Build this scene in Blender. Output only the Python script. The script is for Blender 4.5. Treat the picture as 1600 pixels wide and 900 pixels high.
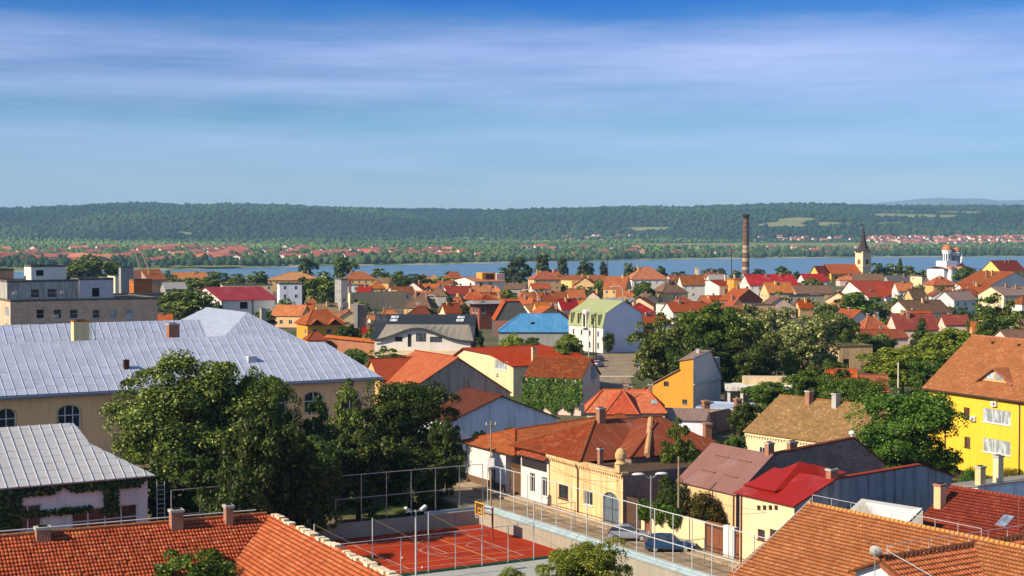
import bpy, math, random
import numpy as np
from mathutils import Vector, Matrix
from mathutils.geometry import tessellate_polygon

for o in list(bpy.data.objects):
    bpy.data.objects.remove(o)
scene = bpy.context.scene
COL = scene.collection
R = math.radians
rng = random.Random(7)

# ------------------------------------------------------------------ camera
F, EYE, HORIZ = 2400.0, 29.0, 368.0          # focal length in photo pixels, eye height, horizon row
PITCH = math.atan((450 - HORIZ) / F)
cam_d = bpy.data.cameras.new('camera'); cam_d.lens = 36.0 * F / 1600; cam_d.sensor_width = 36
cam_d.clip_start = 1.0; cam_d.clip_end = 60000
cam = bpy.data.objects.new('camera', cam_d); COL.objects.link(cam)
cam.location = (0, 0, EYE); cam.rotation_euler = (R(90) - PITCH, 0, 0)
scene.camera = cam

# ------------------------------------------------------------------ sky, sun, exposure
SUN_AZ = (-0.88, -0.475)                       # horizontal direction towards the sun
SUN_EL = R(33)
world = bpy.data.worlds.new('World'); scene.world = world; world.use_nodes = True
wn = world.node_tree; wn.nodes.clear()
def N(t, typ, **kw):
    n = t.nodes.new(typ)
    for k, v in kw.items():
        if k == 'ins':
            for i, x in v.items(): n.inputs[i].default_value = x
        else: setattr(n, k, v)
    return n
def lk(t, a, b): t.links.new(a, b)
wo = N(wn, 'ShaderNodeOutputWorld'); bg = N(wn, 'ShaderNodeBackground')
sky = N(wn, 'ShaderNodeTexSky', sky_type='NISHITA', sun_disc=False, sun_elevation=SUN_EL,
        sun_rotation=math.atan2(SUN_AZ[0], SUN_AZ[1]) % (2 * math.pi), altitude=100, air_density=1.0, dust_density=0.3, ozone_density=3.0)
tc = N(wn, 'ShaderNodeTexCoord'); sep = N(wn, 'ShaderNodeSeparateXYZ'); lk(wn, tc.outputs['Generated'], sep.inputs[0])
# colour of the air by elevation (the same all round), over the physical sky
ramp = N(wn, 'ShaderNodeValToRGB'); cr = ramp.color_ramp
SKY = [(0.0, (0.445, 0.519, 0.691)), (0.028, (0.436, 0.516, 0.686)), (0.049, (0.302, 0.465, 0.662)), (0.07, (0.24, 0.427, 0.619)), (0.09, (0.24, 0.393, 0.604)), (0.111, (0.235, 0.355, 0.595)), (0.128, (0.23, 0.36, 0.633)), (0.141, (0.082, 0.283, 0.609)), (0.152, (0.005, 0.216, 0.614)), (0.2, (0.5, 0.61, 0.82)), (0.34, (1.0, 1.0, 1.0)), (1.0, (1.0, 1.0, 1.0))]
while len(cr.elements) < len(SKY): cr.elements.new(0.5)
for e, (p, c) in zip(cr.elements, SKY): e.position = p; e.color = (*c, 1)
cr.interpolation = 'EASE'
# slow undulation of the layers
mp = N(wn, 'ShaderNodeMapping'); mp.inputs['Scale'].default_value = (2.2, 2.2, 16.0); lk(wn, tc.outputs['Generated'], mp.inputs[0])
nz = N(wn, 'ShaderNodeTexNoise', ins={'Scale': 1.6, 'Detail': 5.0, 'Roughness': 0.62}); lk(wn, mp.outputs[0], nz.inputs['Vector'])
ad = N(wn, 'ShaderNodeMath', operation='MULTIPLY_ADD', ins={1: 0.045, 2: -0.0225}); lk(wn, nz.outputs['Fac'], ad.inputs[0])
zz = N(wn, 'ShaderNodeMath', operation='ADD'); lk(wn, sep.outputs['Z'], zz.inputs[0]); lk(wn, ad.outputs[0], zz.inputs[1])
lk(wn, zz.outputs[0], ramp.inputs[0])
mul = N(wn, 'ShaderNodeMix', data_type='RGBA', blend_type='MULTIPLY'); mul.inputs['Factor'].default_value = 1
lk(wn, sky.outputs[0], mul.inputs['A']); lk(wn, ramp.outputs[0], mul.inputs['B'])
# thin lilac veil of high cloud in long streaks
mp2 = N(wn, 'ShaderNodeMapping'); mp2.inputs['Scale'].default_value = (1.1, 1.1, 15.0); mp2.inputs['Location'].default_value = (3.1, 0.4, 1.7)
lk(wn, tc.outputs['Generated'], mp2.inputs[0])
nz2 = N(wn, 'ShaderNodeTexNoise', ins={'Scale': 2.2, 'Detail': 7.0, 'Roughness': 0.6}); lk(wn, mp2.outputs[0], nz2.inputs['Vector'])
r2 = N(wn, 'ShaderNodeMapRange', ins={1: 0.36, 2: 0.74, 3: 0.0, 4: 0.50}); lk(wn, nz2.outputs['Fac'], r2.inputs[0])
band = N(wn, 'ShaderNodeMapRange', ins={1: 0.02, 2: 0.11, 3: 0.25, 4: 1.0}); lk(wn, zz.outputs[0], band.inputs[0])
band2 = N(wn, 'ShaderNodeMapRange', ins={1: 0.118, 2: 0.141, 3: 1.0, 4: 0.0}); lk(wn, zz.outputs[0], band2.inputs[0])
bb = N(wn, 'ShaderNodeMath', operation='MULTIPLY'); lk(wn, band.outputs[0], bb.inputs[0]); lk(wn, band2.outputs[0], bb.inputs[1])
b3 = N(wn, 'ShaderNodeMath', operation='MULTIPLY'); lk(wn, bb.outputs[0], b3.inputs[0]); lk(wn, r2.outputs[0], b3.inputs[1])
veil = N(wn, 'ShaderNodeMix', data_type='RGBA'); lk(wn, b3.outputs[0], veil.inputs['Factor']); lk(wn, mul.outputs['Result'], veil.inputs['A'])
veil.inputs['B'].default_value = (5.3, 5.5, 8.2, 1)
lk(wn, veil.outputs['Result'], bg.inputs['Color']); bg.inputs['Strength'].default_value = 0.108
lk(wn, bg.outputs[0], wo.inputs['Surface'])

sun_d = bpy.data.lights.new('sun', 'SUN'); sun_d.energy = 5.0; sun_d.angle = R(0.5); sun_d.color = (1.0, 0.84, 0.62)
sun = bpy.data.objects.new('sun', sun_d); COL.objects.link(sun)
sv = Vector((SUN_AZ[0] * math.cos(SUN_EL), SUN_AZ[1] * math.cos(SUN_EL), math.sin(SUN_EL)))
sun.rotation_euler = sv.to_track_quat('Z', 'Y').to_euler(); sun.location = (-200, -100, 300)
vs = scene.view_settings
scene.display_settings.display_device = 'sRGB'
vs.view_transform = 'Standard'; vs.look = 'None'; vs.exposure = 0.68; vs.gamma = 1.0; vs.use_curve_mapping = False
scene.cycles.use_denoising = True
scene.cycles.max_bounces = 6; scene.cycles.diffuse_bounces = 3; scene.cycles.glossy_bounces = 2
scene.cycles.transmission_bounces = 3; scene.cycles.volume_bounces = 0; scene.cycles.transparent_max_bounces = 8
scene.cycles.caustics_reflective = False; scene.cycles.caustics_refractive = False

# ------------------------------------------------------------------ from the photograph's pixels to places
FW = Vector((0, math.cos(PITCH), -math.sin(PITCH))); UP = Vector((0, math.sin(PITCH), math.cos(PITCH)))
def ray(px, py):
    return Vector((px - 800, 0, 0)) + FW * F + UP * (450 - py)
def at(px, py, z=0.0):
    d = ray(px, py); t = (z - EYE) / d.z
    return Vector((d.x * t, d.y * t, z))
def atd(px, py, dist):
    d = ray(px, py); t = dist / d.y
    return Vector((d.x * t, dist, EYE + d.z * t))
def ax(th):
    c, s = math.cos(R(th)), math.sin(R(th))
    return Vector((c, s, 0)), Vector((-s, c, 0))
def loc(P0, th, P):
    b, y = ax(th); v = Vector((P[0] - P0[0], P[1] - P0[1], 0)); return v.dot(b), v.dot(y)
def wor(P0, th, lx, ly, z=0.0):
    b, y = ax(th); return Vector((P0[0] + b.x * lx + y.x * ly, P0[1] + b.y * lx + y.y * ly, z))
def len_x(P0, th, px, ly=0.0):                  # how far along the local X until the pixel column px
    k = ray(px, HORIZ).x / ray(px, HORIZ).y
    b, y = ax(th); q = wor(P0, th, 0, ly); return (k * q.y - q.x) / (b.x - k * b.y)
def len_y(P0, th, px, lx=0.0):
    k = ray(px, HORIZ).x / ray(px, HORIZ).y
    b, y = ax(th); q = wor(P0, th, lx, 0); return (k * q.y - q.x) / (y.x - k * y.y)
def on_b(P0, th, px, py, ly=0.0):               # pixel on the vertical plane local y = ly -> (local x, z)
    b, y = ax(th); d = ray(px, py); q = wor(P0, th, 0, ly)
    t = (q.x * y.x + q.y * y.y) / (d.x * y.x + d.y * y.y)
    P = Vector((d.x * t, d.y * t, EYE + d.z * t)); return loc(P0, th, P)[0], P.z
def on_a(P0, th, px, py, lx=0.0):               # pixel on the vertical plane local x = lx -> (local y, z)
    b, y = ax(th); d = ray(px, py); q = wor(P0, th, lx, 0)
    t = (q.x * b.x + q.y * b.y) / (d.x * b.x + d.y * b.y)
    P = Vector((d.x * t, d.y * t, EYE + d.z * t)); return loc(P0, th, P)[1], P.z
def z_at(P0, th, lx, ly, py):                   # height of the local point that shows in row py
    q = wor(P0, th, lx, ly); lo, hi = -60.0, 120.0
    for _ in range(50):
        m = (lo + hi) / 2; v = q - Vector((0, 0, EYE)) + Vector((0, 0, m))
        row = 450 - F * v.dot(UP) / v.dot(FW)
        if row > py: lo = m
        else: hi = m
    return (lo + hi) / 2
def ridge(P0, th, ze, px, py, pitch, axis='x'): # pixel of a ridge over an eave line through P0 -> (lx, ly, z)
    t = math.tan(R(pitch)); lo, hi = ze + 0.05, EYE - 0.5
    def g(z):
        lx, ly = loc(P0, th, at(px, py, z)); return (z - ze) - t * (ly if axis == 'x' else lx)
    zs = [lo + (hi - lo) * i / 400 for i in range(401)]
    best = None
    for a, b in zip(zs, zs[1:]):
        if g(a) * g(b) <= 0:
            best = (a + b) / 2; break
    if best is None: best = min(zs, key=lambda z: abs(g(z)))
    lx, ly = loc(P0, th, at(px, py, best)); return lx, ly, best

# ------------------------------------------------------------------ materials
def C(r, g, b, k=0.80):
    def l(v):
        v /= 255; return (v / 12.92 if v <= 0.04045 else ((v + 0.055) / 1.055) ** 2.4) * k
    return (l(r), l(g), l(b))
MATS = {}
def new_mat(name):
    m = bpy.data.materials.new(name); m.use_nodes = True; t = m.node_tree
    return m, t, t.nodes['Principled BSDF']
def mixc(t, fac, a, b, mode='MIX'):
    n = N(t, 'ShaderNodeMix', data_type='RGBA', blend_type=mode)
    for k, v in (('Factor', fac), ('A', a), ('B', b)):
        s = n.inputs[k]
        if isinstance(v, (int, float)): s.default_value = v
        elif isinstance(v, tuple): s.default_value = (*v[:3], 1)
        else: lk(t, v, s)
    return n.outputs['Result']
def mth(t, op, a, b=None, c=None):
    n = N(t, 'ShaderNodeMath', operation=op)
    for i, v in enumerate((a, b, c)):
        if v is None: continue
        if isinstance(v, (int, float)): n.inputs[i].default_value = v
        else: lk(t, v, n.inputs[i])
    return n.outputs[0]
def noise(t, vec, scale, detail=4.0, rough=0.6):
    n = N(t, 'ShaderNodeTexNoise', ins={'Scale': scale, 'Detail': detail, 'Roughness': rough}); lk(t, vec, n.inputs['Vector']); return n.outputs['Fac']
def mapped(t, vec, scale=(1, 1, 1)):
    n = N(t, 'ShaderNodeMapping'); n.inputs['Scale'].default_value = scale; lk(t, vec, n.inputs[0]); return n.outputs[0]
def rng_map(t, v, a, b, c=0.0, d=1.0):
    n = N(t, 'ShaderNodeMapRange', ins={1: a, 2: b, 3: c, 4: d}); lk(t, v, n.inputs[0]); return n.outputs[0]
def bump(t, p, h, strength=0.4, dist=0.05):
    n = N(t, 'ShaderNodeBump', ins={'Strength': strength, 'Distance': dist}); lk(t, h, n.inputs['Height']); lk(t, n.outputs[0], p.inputs['Normal'])
def sc(c, k): return (c[0] * k, c[1] * k, c[2] * k)

def plaster(col, stain=0.35, rough=0.9, dark=None, seed=0.0):
    key = ('pl', col, stain, dark)
    if key in MATS: return MATS[key]
    m, t, p = new_mat('plaster'); o = N(t, 'ShaderNodeTexCoord').outputs['Object']
    v = mapped(t, o, (1, 1, 1))
    big = rng_map(t, noise(t, v, 0.35, 5, 0.65), 0.35, 0.7)
    str_ = rng_map(t, noise(t, mapped(t, o, (1.6, 1.6, 0.16)), 1.0, 5, 0.7), 0.48, 0.72)
    fine = rng_map(t, noise(t, v, 5.0, 4, 0.7), 0.3, 0.7, 0.9, 1.06)
    dk = dark or sc(col, 0.42)
    c1 = mixc(t, mth(t, 'MULTIPLY', big, 0.28 + stain * 0.3), col, sc(col, 0.72))
    c2 = mixc(t, mth(t, 'MULTIPLY', str_, stain), c1, dk)
    n = N(t, 'ShaderNodeMix', data_type='RGBA', blend_type='MULTIPLY'); n.inputs['Factor'].default_value = 1
    lk(t, c2, n.inputs['A']); cb = N(t, 'ShaderNodeCombineColor'); [lk(t, fine, cb.inputs[i]) for i in range(3)]; lk(t, cb.outputs[0], n.inputs['B'])
    lk(t, n.outputs['Result'], p.inputs['Base Color']); p.inputs['Roughness'].default_value = rough; p.inputs['Specular IOR Level'].default_value = 0.04
    bump(t, p, noise(t, v, 9.0, 5, 0.7), 0.25, 0.02)
    MATS[key] = m; return m

def tile_mat(cols, w=0.24, h=0.36, moss=0.3, relief=0.6, mosscol=None, real=False):
    """clay tiles: cols = (main, darker, lighter); UV is metres along the eave and up the slope"""
    def ds(c, k=.05): g = .3 * c[0] + .55 * c[1] + .15 * c[2]; return tuple(v * (1 - k) + g * k for v in c)
    cols = tuple(ds(c) for c in cols)
    key = ('tile', cols, w, h, moss, relief, real, mosscol)
    if key in MATS: return MATS[key]
    m, t, p = new_mat('roof_tile'); uv = N(t, 'ShaderNodeUVMap').outputs[0]
    s = N(t, 'ShaderNodeSeparateXYZ'); lk(t, uv, s.inputs[0])
    u = mth(t, 'DIVIDE', s.outputs[0], w); v = mth(t, 'DIVIDE', s.outputs[1], h)
    fu = mth(t, 'FLOOR', u); fv = mth(t, 'FLOOR', v)
    cv = N(t, 'ShaderNodeCombineXYZ'); lk(t, fu, cv.inputs[0]); lk(t, fv, cv.inputs[1])
    wnz = N(t, 'ShaderNodeTexWhiteNoise', noise_dimensions='2D'); lk(t, cv.outputs[0], wnz.inputs['Vector'])
    rnd = wnz.outputs['Value']
    big = noise(t, uv, 0.32, 5, 0.65); mid = noise(t, uv, 1.7, 4, 0.6)
    c = mixc(t, rng_map(t, rnd, 0.0, 1.0, 0.0, 0.75), cols[0], cols[1])
    c = mixc(t, rng_map(t, rnd, 0.72, 1.0, 0.0, 0.8), c, cols[2])
    c = mixc(t, rng_map(t, big, 0.42, 0.72, 0.0, 0.6), c, cols[1])
    c = mixc(t, mth(t, 'MULTIPLY', rng_map(t, mid, 0.52, 0.72), moss), c, mosscol or sc(cols[1], 0.35))
    fr_v = mth(t, 'FRACT', v)
    if not real:
        line = rng_map(t, fr_v, 0.0, 0.22, 0.0, 1.0)
        c = mixc(t, mth(t, 'MULTIPLY', mth(t, 'SUBTRACT', 1.0, line), 0.55), c, sc(cols[1], 0.25))
    oi = N(t, 'ShaderNodeObjectInfo').outputs['Random']
    hsv = N(t, 'ShaderNodeHueSaturation'); lk(t, c, hsv.inputs['Color']); lk(t, mth(t, 'MULTIPLY_ADD', oi, .022, .498), hsv.inputs['Hue']); lk(t, mth(t, 'MULTIPLY_ADD', mth(t, 'FRACT', mth(t, 'MULTIPLY', oi, 7.3)), .36, .74), hsv.inputs['Value']); lk(t, mth(t, 'MULTIPLY_ADD', mth(t, 'FRACT', mth(t, 'MULTIPLY', oi, 13.7)), .12, .93), hsv.inputs['Saturation'])
    if not real: c = hsv.outputs[0]
    lk(t, c, p.inputs['Base Color']); p.inputs['Roughness'].default_value = 0.85; p.inputs['Specular IOR Level'].default_value = 0.04
    if not real:
        hu = mth(t, 'ABSOLUTE', mth(t, 'SINE', mth(t, 'MULTIPLY', u, math.pi)))
        hh = mth(t, 'ADD', mth(t, 'MULTIPLY', hu, 0.5), mth(t, 'SUBTRACT', 1.0, fr_v))
        bump(t, p, mth(t, 'ADD', hh, mth(t, 'MULTIPLY', rnd, 0.3)), relief, 0.06)
    else:
        bump(t, p, noise(t, uv, 14, 4, 0.7), 0.3, 0.01)
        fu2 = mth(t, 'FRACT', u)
        dirt_shade = mth(t, 'MAXIMUM', mth(t, 'LESS_THAN', fr_v, 0.26), mth(t, 'MULTIPLY', mth(t, 'GREATER_THAN', mth(t, 'ABSOLUTE', mth(t, 'SUBTRACT', fu2, 0.5)), 0.42), .55))  # row edges and joints: dirt together with gap shade put into the colour
        lk(t, mixc(t, mth(t, 'MULTIPLY', dirt_shade, 0.74), c, sc(cols[1], 0.22)), p.inputs['Base Color'])
    MATS[key] = m; return m

def metal_roof(col, seam=0.6, along='u', rust=0.0, rough=0.45, metallic=0.0, rustcol=(0.20, 0.06, 0.02), corr=False, var=0.25, lines=0.35):
    key = ('mr', col, seam, along, rust, rough, metallic, corr, rustcol, var, lines)
    if key in MATS: return MATS[key]
    m, t, p = new_mat('sheet_roof'); uv = N(t, 'ShaderNodeUVMap').outputs[0]
    s = N(t, 'ShaderNodeSeparateXYZ'); lk(t, uv, s.inputs[0])
    u = mth(t, 'DIVIDE', s.outputs[0 if along == 'u' else 1], seam)
    fr = mth(t, 'FRACT', u)
    big = noise(t, uv, 0.4, 5, 0.65)
    c = mixc(t, rng_map(t, big, 0.35, 0.7, 0.0, var), col, sc(col, 0.55))
    wnz = N(t, 'ShaderNodeTexWhiteNoise', noise_dimensions='1D'); lk(t, mth(t, 'FLOOR', u), wnz.inputs['W'])
    c = mixc(t, mth(t, 'MULTIPLY', wnz.outputs['Value'], var * 0.7), c, sc(col, 0.7))
    edge = mth(t, 'GREATER_THAN', mth(t, 'ABSOLUTE', mth(t, 'SUBTRACT', fr, 0.5)), 0.5 - 0.05 / max(seam, 0.12))
    c = mixc(t, mth(t, 'MULTIPLY', edge, lines), c, sc(col, 0.4))
    sk = rng_map(t, noise(t, mapped(t, uv, (2.2, .18, 1)), 1.0, 6, .7), .45, .7, 0, .42)
    if metallic == 0: c = mixc(t, sk, c, sc(col, .5)); c = mixc(t, rng_map(t, noise(t, uv, .22, 4), .5, .75, 0, .3), c, tuple(min(.8, v * .6 + .22) for v in col))
    if rust:
        st = noise(t, mapped(t, uv, (1.6, 0.22, 1)), 1.0, 6, 0.72)
        c = mixc(t, mth(t, 'MULTIPLY', rng_map(t, st, 0.42, 0.62), rust), c, rustcol)
        c = mixc(t, mth(t, 'MULTIPLY', rng_map(t, noise(t, mapped(t, uv, (2.5, 0.2, 1)), 1.4, 6, 0.7), 0.60, 0.68), rust * 0.8), c, (0.42, 0.27, 0.18))
    lk(t, c, p.inputs['Base Color']); p.inputs['Roughness'].default_value = rough; p.inputs['Metallic'].default_value = metallic
    p.inputs['Specular IOR Level'].default_value = 0.108
    if corr: hgt = mth(t, 'SINE', mth(t, 'MULTIPLY', u, 2 * math.pi))
    else: hgt = edge
    bump(t, p, mth(t, 'ADD', hgt, mth(t, 'MULTIPLY', noise(t, uv, 2.0, 3), 0.3)), 0.5, 0.04)
    MATS[key] = m; return m

def simple(col, rough=0.7, metallic=0.0, var=0.2, scale=3.0, spec=None, bmp=0.15, name='surface'):
    key = ('s', col, rough, metallic, var, scale, name)
    if key in MATS: return MATS[key]
    m, t, p = new_mat(name); o = N(t, 'ShaderNodeTexCoord').outputs['Object']
    c = mixc(t, rng_map(t, noise(t, o, scale, 5, 0.65), 0.35, 0.68, 0.0, 1.0), col, sc(col, 1 - var))
    lk(t, c, p.inputs['Base Color']); p.inputs['Roughness'].default_value = rough; p.inputs['Metallic'].default_value = metallic
    p.inputs['Specular IOR Level'].default_value = spec if spec is not None else (.3 if rough < .6 else .04)
    if bmp: bump(t, p, noise(t, o, scale * 6, 4, 0.6), bmp, 0.01)
    MATS[key] = m; return m

def stone_wall(c1, c2, mortar, w=0.5, h=0.22, stain=0.5, planar='XZ'):
    key = ('st', c1, c2, mortar, w, h, stain)
    if key in MATS: return MATS[key]
    m, t, p = new_mat('masonry'); uv = N(t, 'ShaderNodeUVMap').outputs[0]
    br = N(t, 'ShaderNodeTexBrick', ins={'Color1': (*c1, 1), 'Color2': (*c2, 1), 'Mortar': (*mortar, 1), 'Scale': 1.0, 'Mortar Size': 0.018, 'Mortar Smooth': 0.3, 'Bias': 0.0, 'Brick Width': w, 'Row Height': h})
    dist = N(t, 'ShaderNodeMix', data_type='VECTOR'); dist.inputs['Factor'].default_value = 0.06
    nn = N(t, 'ShaderNodeTexNoise', ins={'Scale': 1.8, 'Detail': 3.0}); lk(t, uv, nn.inputs['Vector'])
    lk(t, uv, dist.inputs['A']); lk(t, nn.outputs['Color'], dist.inputs['B']); lk(t, dist.outputs['Result'], br.inputs['Vector'])
    big = rng_map(t, noise(t, uv, 0.4, 6, 0.7), 0.4, 0.68)
    c = mixc(t, mth(t, 'MULTIPLY', big, stain), br.outputs['Color'], sc(c1, 0.3))
    fine = rng_map(t, noise(t, uv, 3.5, 5, 0.75), 0.45, 0.75)
    c = mixc(t, mth(t, 'MULTIPLY', fine, 0.35), c, sc(c2, 1.6))
    lk(t, c, p.inputs['Base Color']); p.inputs['Roughness'].default_value = 0.95; p.inputs['Specular IOR Level'].default_value = 0.108
    bump(t, p, mth(t, 'ADD', br.outputs['Fac'], mth(t, 'MULTIPLY', noise(t, uv, 6, 5, 0.7), -0.8)), 0.5, -0.04)
    MATS[key] = m; return m

def glass_mat(col=(0.02, 0.025, 0.03)):
    key = ('gl', col)
    if key in MATS: return MATS[key]
    m, t, p = new_mat('window_glass'); o = N(t, 'ShaderNodeTexCoord').outputs['Object']
    c = mixc(t, rng_map(t, noise(t, mapped(t, o, (1.5, 1.5, 0.5)), 1.2, 2), 0.45, 0.6, 0.0, 0.8), col, sc(col, 2.2))
    lk(t, c, p.inputs['Base Color']); p.inputs['Roughness'].default_value = 0.12; p.inputs['Specular IOR Level'].default_value = 0.5
    MATS[key] = m; return m

WHITE_PAINT = simple((0.72, 0.72, 0.70), 0.5, var=0.12, name='white_paint')
GLASS = glass_mat()
GLASS_PALE = glass_mat((0.22, 0.25, 0.27))
GLASS_BROWN = glass_mat((0.07, 0.04, 0.03))
DARK = simple((0.015, 0.014, 0.013), 0.8, name='dark_opening')
BRICK = stone_wall((0.36, 0.12, 0.06), (0.26, 0.085, 0.045), (0.34, 0.27, 0.2), 0.26, 0.085, 0.3)
CONC = plaster((0.40, 0.39, 0.36), 0.4)
STEEL = simple((0.42, 0.44, 0.46), 0.4, metallic=0.6, name='galvanised_steel')
STEEL_W = simple((0.46, 0.48, 0.50), 0.45, name='pale_painted_steel')
WOOD = simple((0.10, 0.055, 0.03), 0.75, var=0.4, name='old_wood')
GUTTER = simple((0.09, 0.045, 0.035), 0.45, name='brown_gutter')
GUTTER_G = simple((0.30, 0.32, 0.35), 0.4, metallic=0.4, name='zinc_gutter')

# ------------------------------------------------------------------ mesh helpers
class MB:
    def __init__(s): s.v = []; s.f = []; s.uv = []; s.mi = []; s.smooth = False
    def face(s, pts, uv=None, mi=0):
        i = len(s.v); s.v += [tuple(p) for p in pts]; s.f.append(tuple(range(i, i + len(pts))))
        s.uv.append(uv or [(0, 0)] * len(pts)); s.mi.append(mi)
    def box(s, x0, x1, y0, y1, z0, z1, mi=0, M=None):
        c = [Vector((x, y, z)) for z in (z0, z1) for y in (y0, y1) for x in (x0, x1)]
        if M: c = [M @ q for q in c]
        dx, dy, dz = abs(x1 - x0), abs(y1 - y0), abs(z1 - z0)
        for ids, a, b in (((0, 2, 3, 1), dy, dx), ((4, 5, 7, 6), dx, dy), ((0, 1, 5, 4), dx, dz), ((2, 6, 7, 3), dz, dx), ((0, 4, 6, 2), dz, dy), ((1, 3, 7, 5), dy, dz)):
            s.face([c[i] for i in ids], [(0, 0), (a, 0), (a, b), (0, b)], mi)
    def tube(s, a, b, r0, r1=None, n=8, caps=True, mi=0):
        a, b = Vector(a), Vector(b); r1 = r0 if r1 is None else r1
        d = (b - a); L = d.length
        if L < 1e-6: return
        d.normalize(); u = d.orthogonal().normalized(); w = d.cross(u)
        i = len(s.v)
        for q, r in ((a, r0), (b, r1)):
            for k in range(n):
                t = 2 * math.pi * k / n; s.v.append(tuple(q + u * (r * math.cos(t)) + w * (r * math.sin(t))))
        for k in range(n):
            k2 = (k + 1) % n
            s.f.append((i + k, i + k2, i + n + k2, i + n + k)); s.uv.append([(k / n * 6.28 * r0, 0), ((k + 1) / n * 6.28 * r0, 0), ((k + 1) / n * 6.28 * r0, L), (k / n * 6.28 * r0, L)]); s.mi.append(mi)
        if caps:
            s.f.append(tuple(range(i + n - 1, i - 1, -1))); s.uv.append([(0, 0)] * n); s.mi.append(mi)
            s.f.append(tuple(range(i + n, i + 2 * n))); s.uv.append([(0, 0)] * n); s.mi.append(mi)
    def lathe(s, prof, n=24, c=(0, 0, 0), mi=0, a0=0.0, a1=2 * math.pi):
        full = abs(a1 - a0 - 2 * math.pi) < 1e-4; m = n if full else n + 1; i = len(s.v)
        for r, z in prof:
            for k in range(m):
                t = a0 + (a1 - a0) * k / n; s.v.append((c[0] + r * math.cos(t), c[1] + r * math.sin(t), c[2] + z))
        for j in range(len(prof) - 1):
            for k in range(n):
                k2 = (k + 1) % m if full else k + 1
                s.f.append((i + j * m + k, i + j * m + k2, i + (j + 1) * m + k2, i + (j + 1) * m + k))
                s.uv.append([(k / n * 6.28 * prof[j][0], prof[j][1]), ((k + 1) / n * 6.28 * prof[j][0], prof[j][1]), ((k + 1) / n * 6.28 * prof[j + 1][0], prof[j + 1][1]), (k / n * 6.28 * prof[j + 1][0], prof[j + 1][1])]); s.mi.append(mi)
    def slab(s, pts, th=0.14, mi=0, ud=None, mi2=None):
        """a roof plane: pts in order, the first edge is the eave; uv in metres along the eave and up the slope"""
        P = [Vector(p) for p in pts]
        n = Vector((0, 0, 0))
        for i in range(len(P)):
            a, b = P[i], P[(i + 1) % len(P)]; n += Vector(((a.y - b.y) * (a.z + b.z), (a.z - b.z) * (a.x + b.x), (a.x - b.x) * (a.y + b.y)))
        n.normalize()
        if n.z < 0: P = P[::-1]; n = -n
        u = Vector(ud).normalized() if ud is not None else (Vector(pts[1]) - Vector(pts[0])).normalized(); w = n.cross(u)
        if w.z < 0: w = -w
        o = Vector(pts[0]); uvs = [((p - o).dot(u), (p - o).dot(w)) for p in P]
        Q = [p - n * th for p in P]
        s.face(P, uvs, mi); s.face(Q[::-1], uvs[::-1], mi if mi2 is None else mi2)
        for i in range(len(P)):
            j = (i + 1) % len(P); s.face([Q[i], Q[j], P[j], P[i]], [(0, 0), (0.2, 0), (0.2, 0.05), (0, 0.05)], mi if mi2 is None else mi2)
    def build(s, name, mats, parent=None, smooth=False):
        me = bpy.data.meshes.new(name); me.from_pydata(s.v, [], s.f)
        ul = me.uv_layers.new(name='UVMap'); flat = [c for q in s.uv for p in q for c in p]
        ul.data.foreach_set('uv', flat)
        if not isinstance(mats, (list, tuple)): mats = [mats]
        for m in mats: me.materials.append(m)
        if len(mats) > 1: me.polygons.foreach_set('material_index', s.mi)
        if smooth or s.smooth: me.polygons.foreach_set('use_smooth', [True] * len(s.f))
        me.update()
        o = bpy.data.objects.new(name, me); COL.objects.link(o)
        if parent is not None: o.parent = parent
        return o
def empty(name, P, th=0.0, label=None, cat=None, group=None):
    o = bpy.data.objects.new(name, None); COL.objects.link(o); o.empty_display_size = 0.5
    o.location = (P[0], P[1], P[2] if len(P) > 2 else 0.0); o.rotation_euler = (0, 0, R(th))
    return tag(o, label, cat, group)
def tag(o, label=None, cat=None, group=None, kind=None):
    if label: o['label'] = label
    if cat: o['category'] = cat
    if group: o['group'] = group
    if kind: o['kind'] = kind
    return o

# ------------------------------------------------------------------ the land
YS = [(-600, 428), (-200, 426), (0, 425), (230, 423.5), (330, 421), (400, 418.5), (480, 416.8), (600, 414.5), (700, 413), (800, 411), (900, 409), (1000, 406.5), (1100, 405), (1200, 404), (1400, 402), (1600, 401), (2300, 398)]
SKYLINE = [(-900, 326), (-200, 325), (0, 323), (60, 322), (110, 320), (160, 317), (205, 314.5), (240, 316), (275, 320), (310, 319), (345, 317.5), (390, 318), (430, 318.5), (470, 320), (520, 322.5), (600, 324), (700, 325.5), (800, 325), (860, 324.5), (930, 322.5), (1000, 320.5), (1060, 321.5), (1100, 320), (1160, 319), (1200, 317.5), (1300, 319.5), (1400, 319), (1500, 318.5), (1600, 320), (2400, 322)]
def interp(tab, x):
    xs = [a for a, _ in tab]; return float(np.interp(x, xs, [b for _, b in tab]))
RIVER_Z = -26.0
def hash_noise(x, y):
    return (math.sin(x * 1.3 + 1.7 * math.sin(y * 0.9)) + math.sin(y * 1.7 + 1.3 * math.sin(x * 1.1 + 2.0)) + 0.5 * math.sin(x * 3.1 + y * 2.3)) / 2.5
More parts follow.
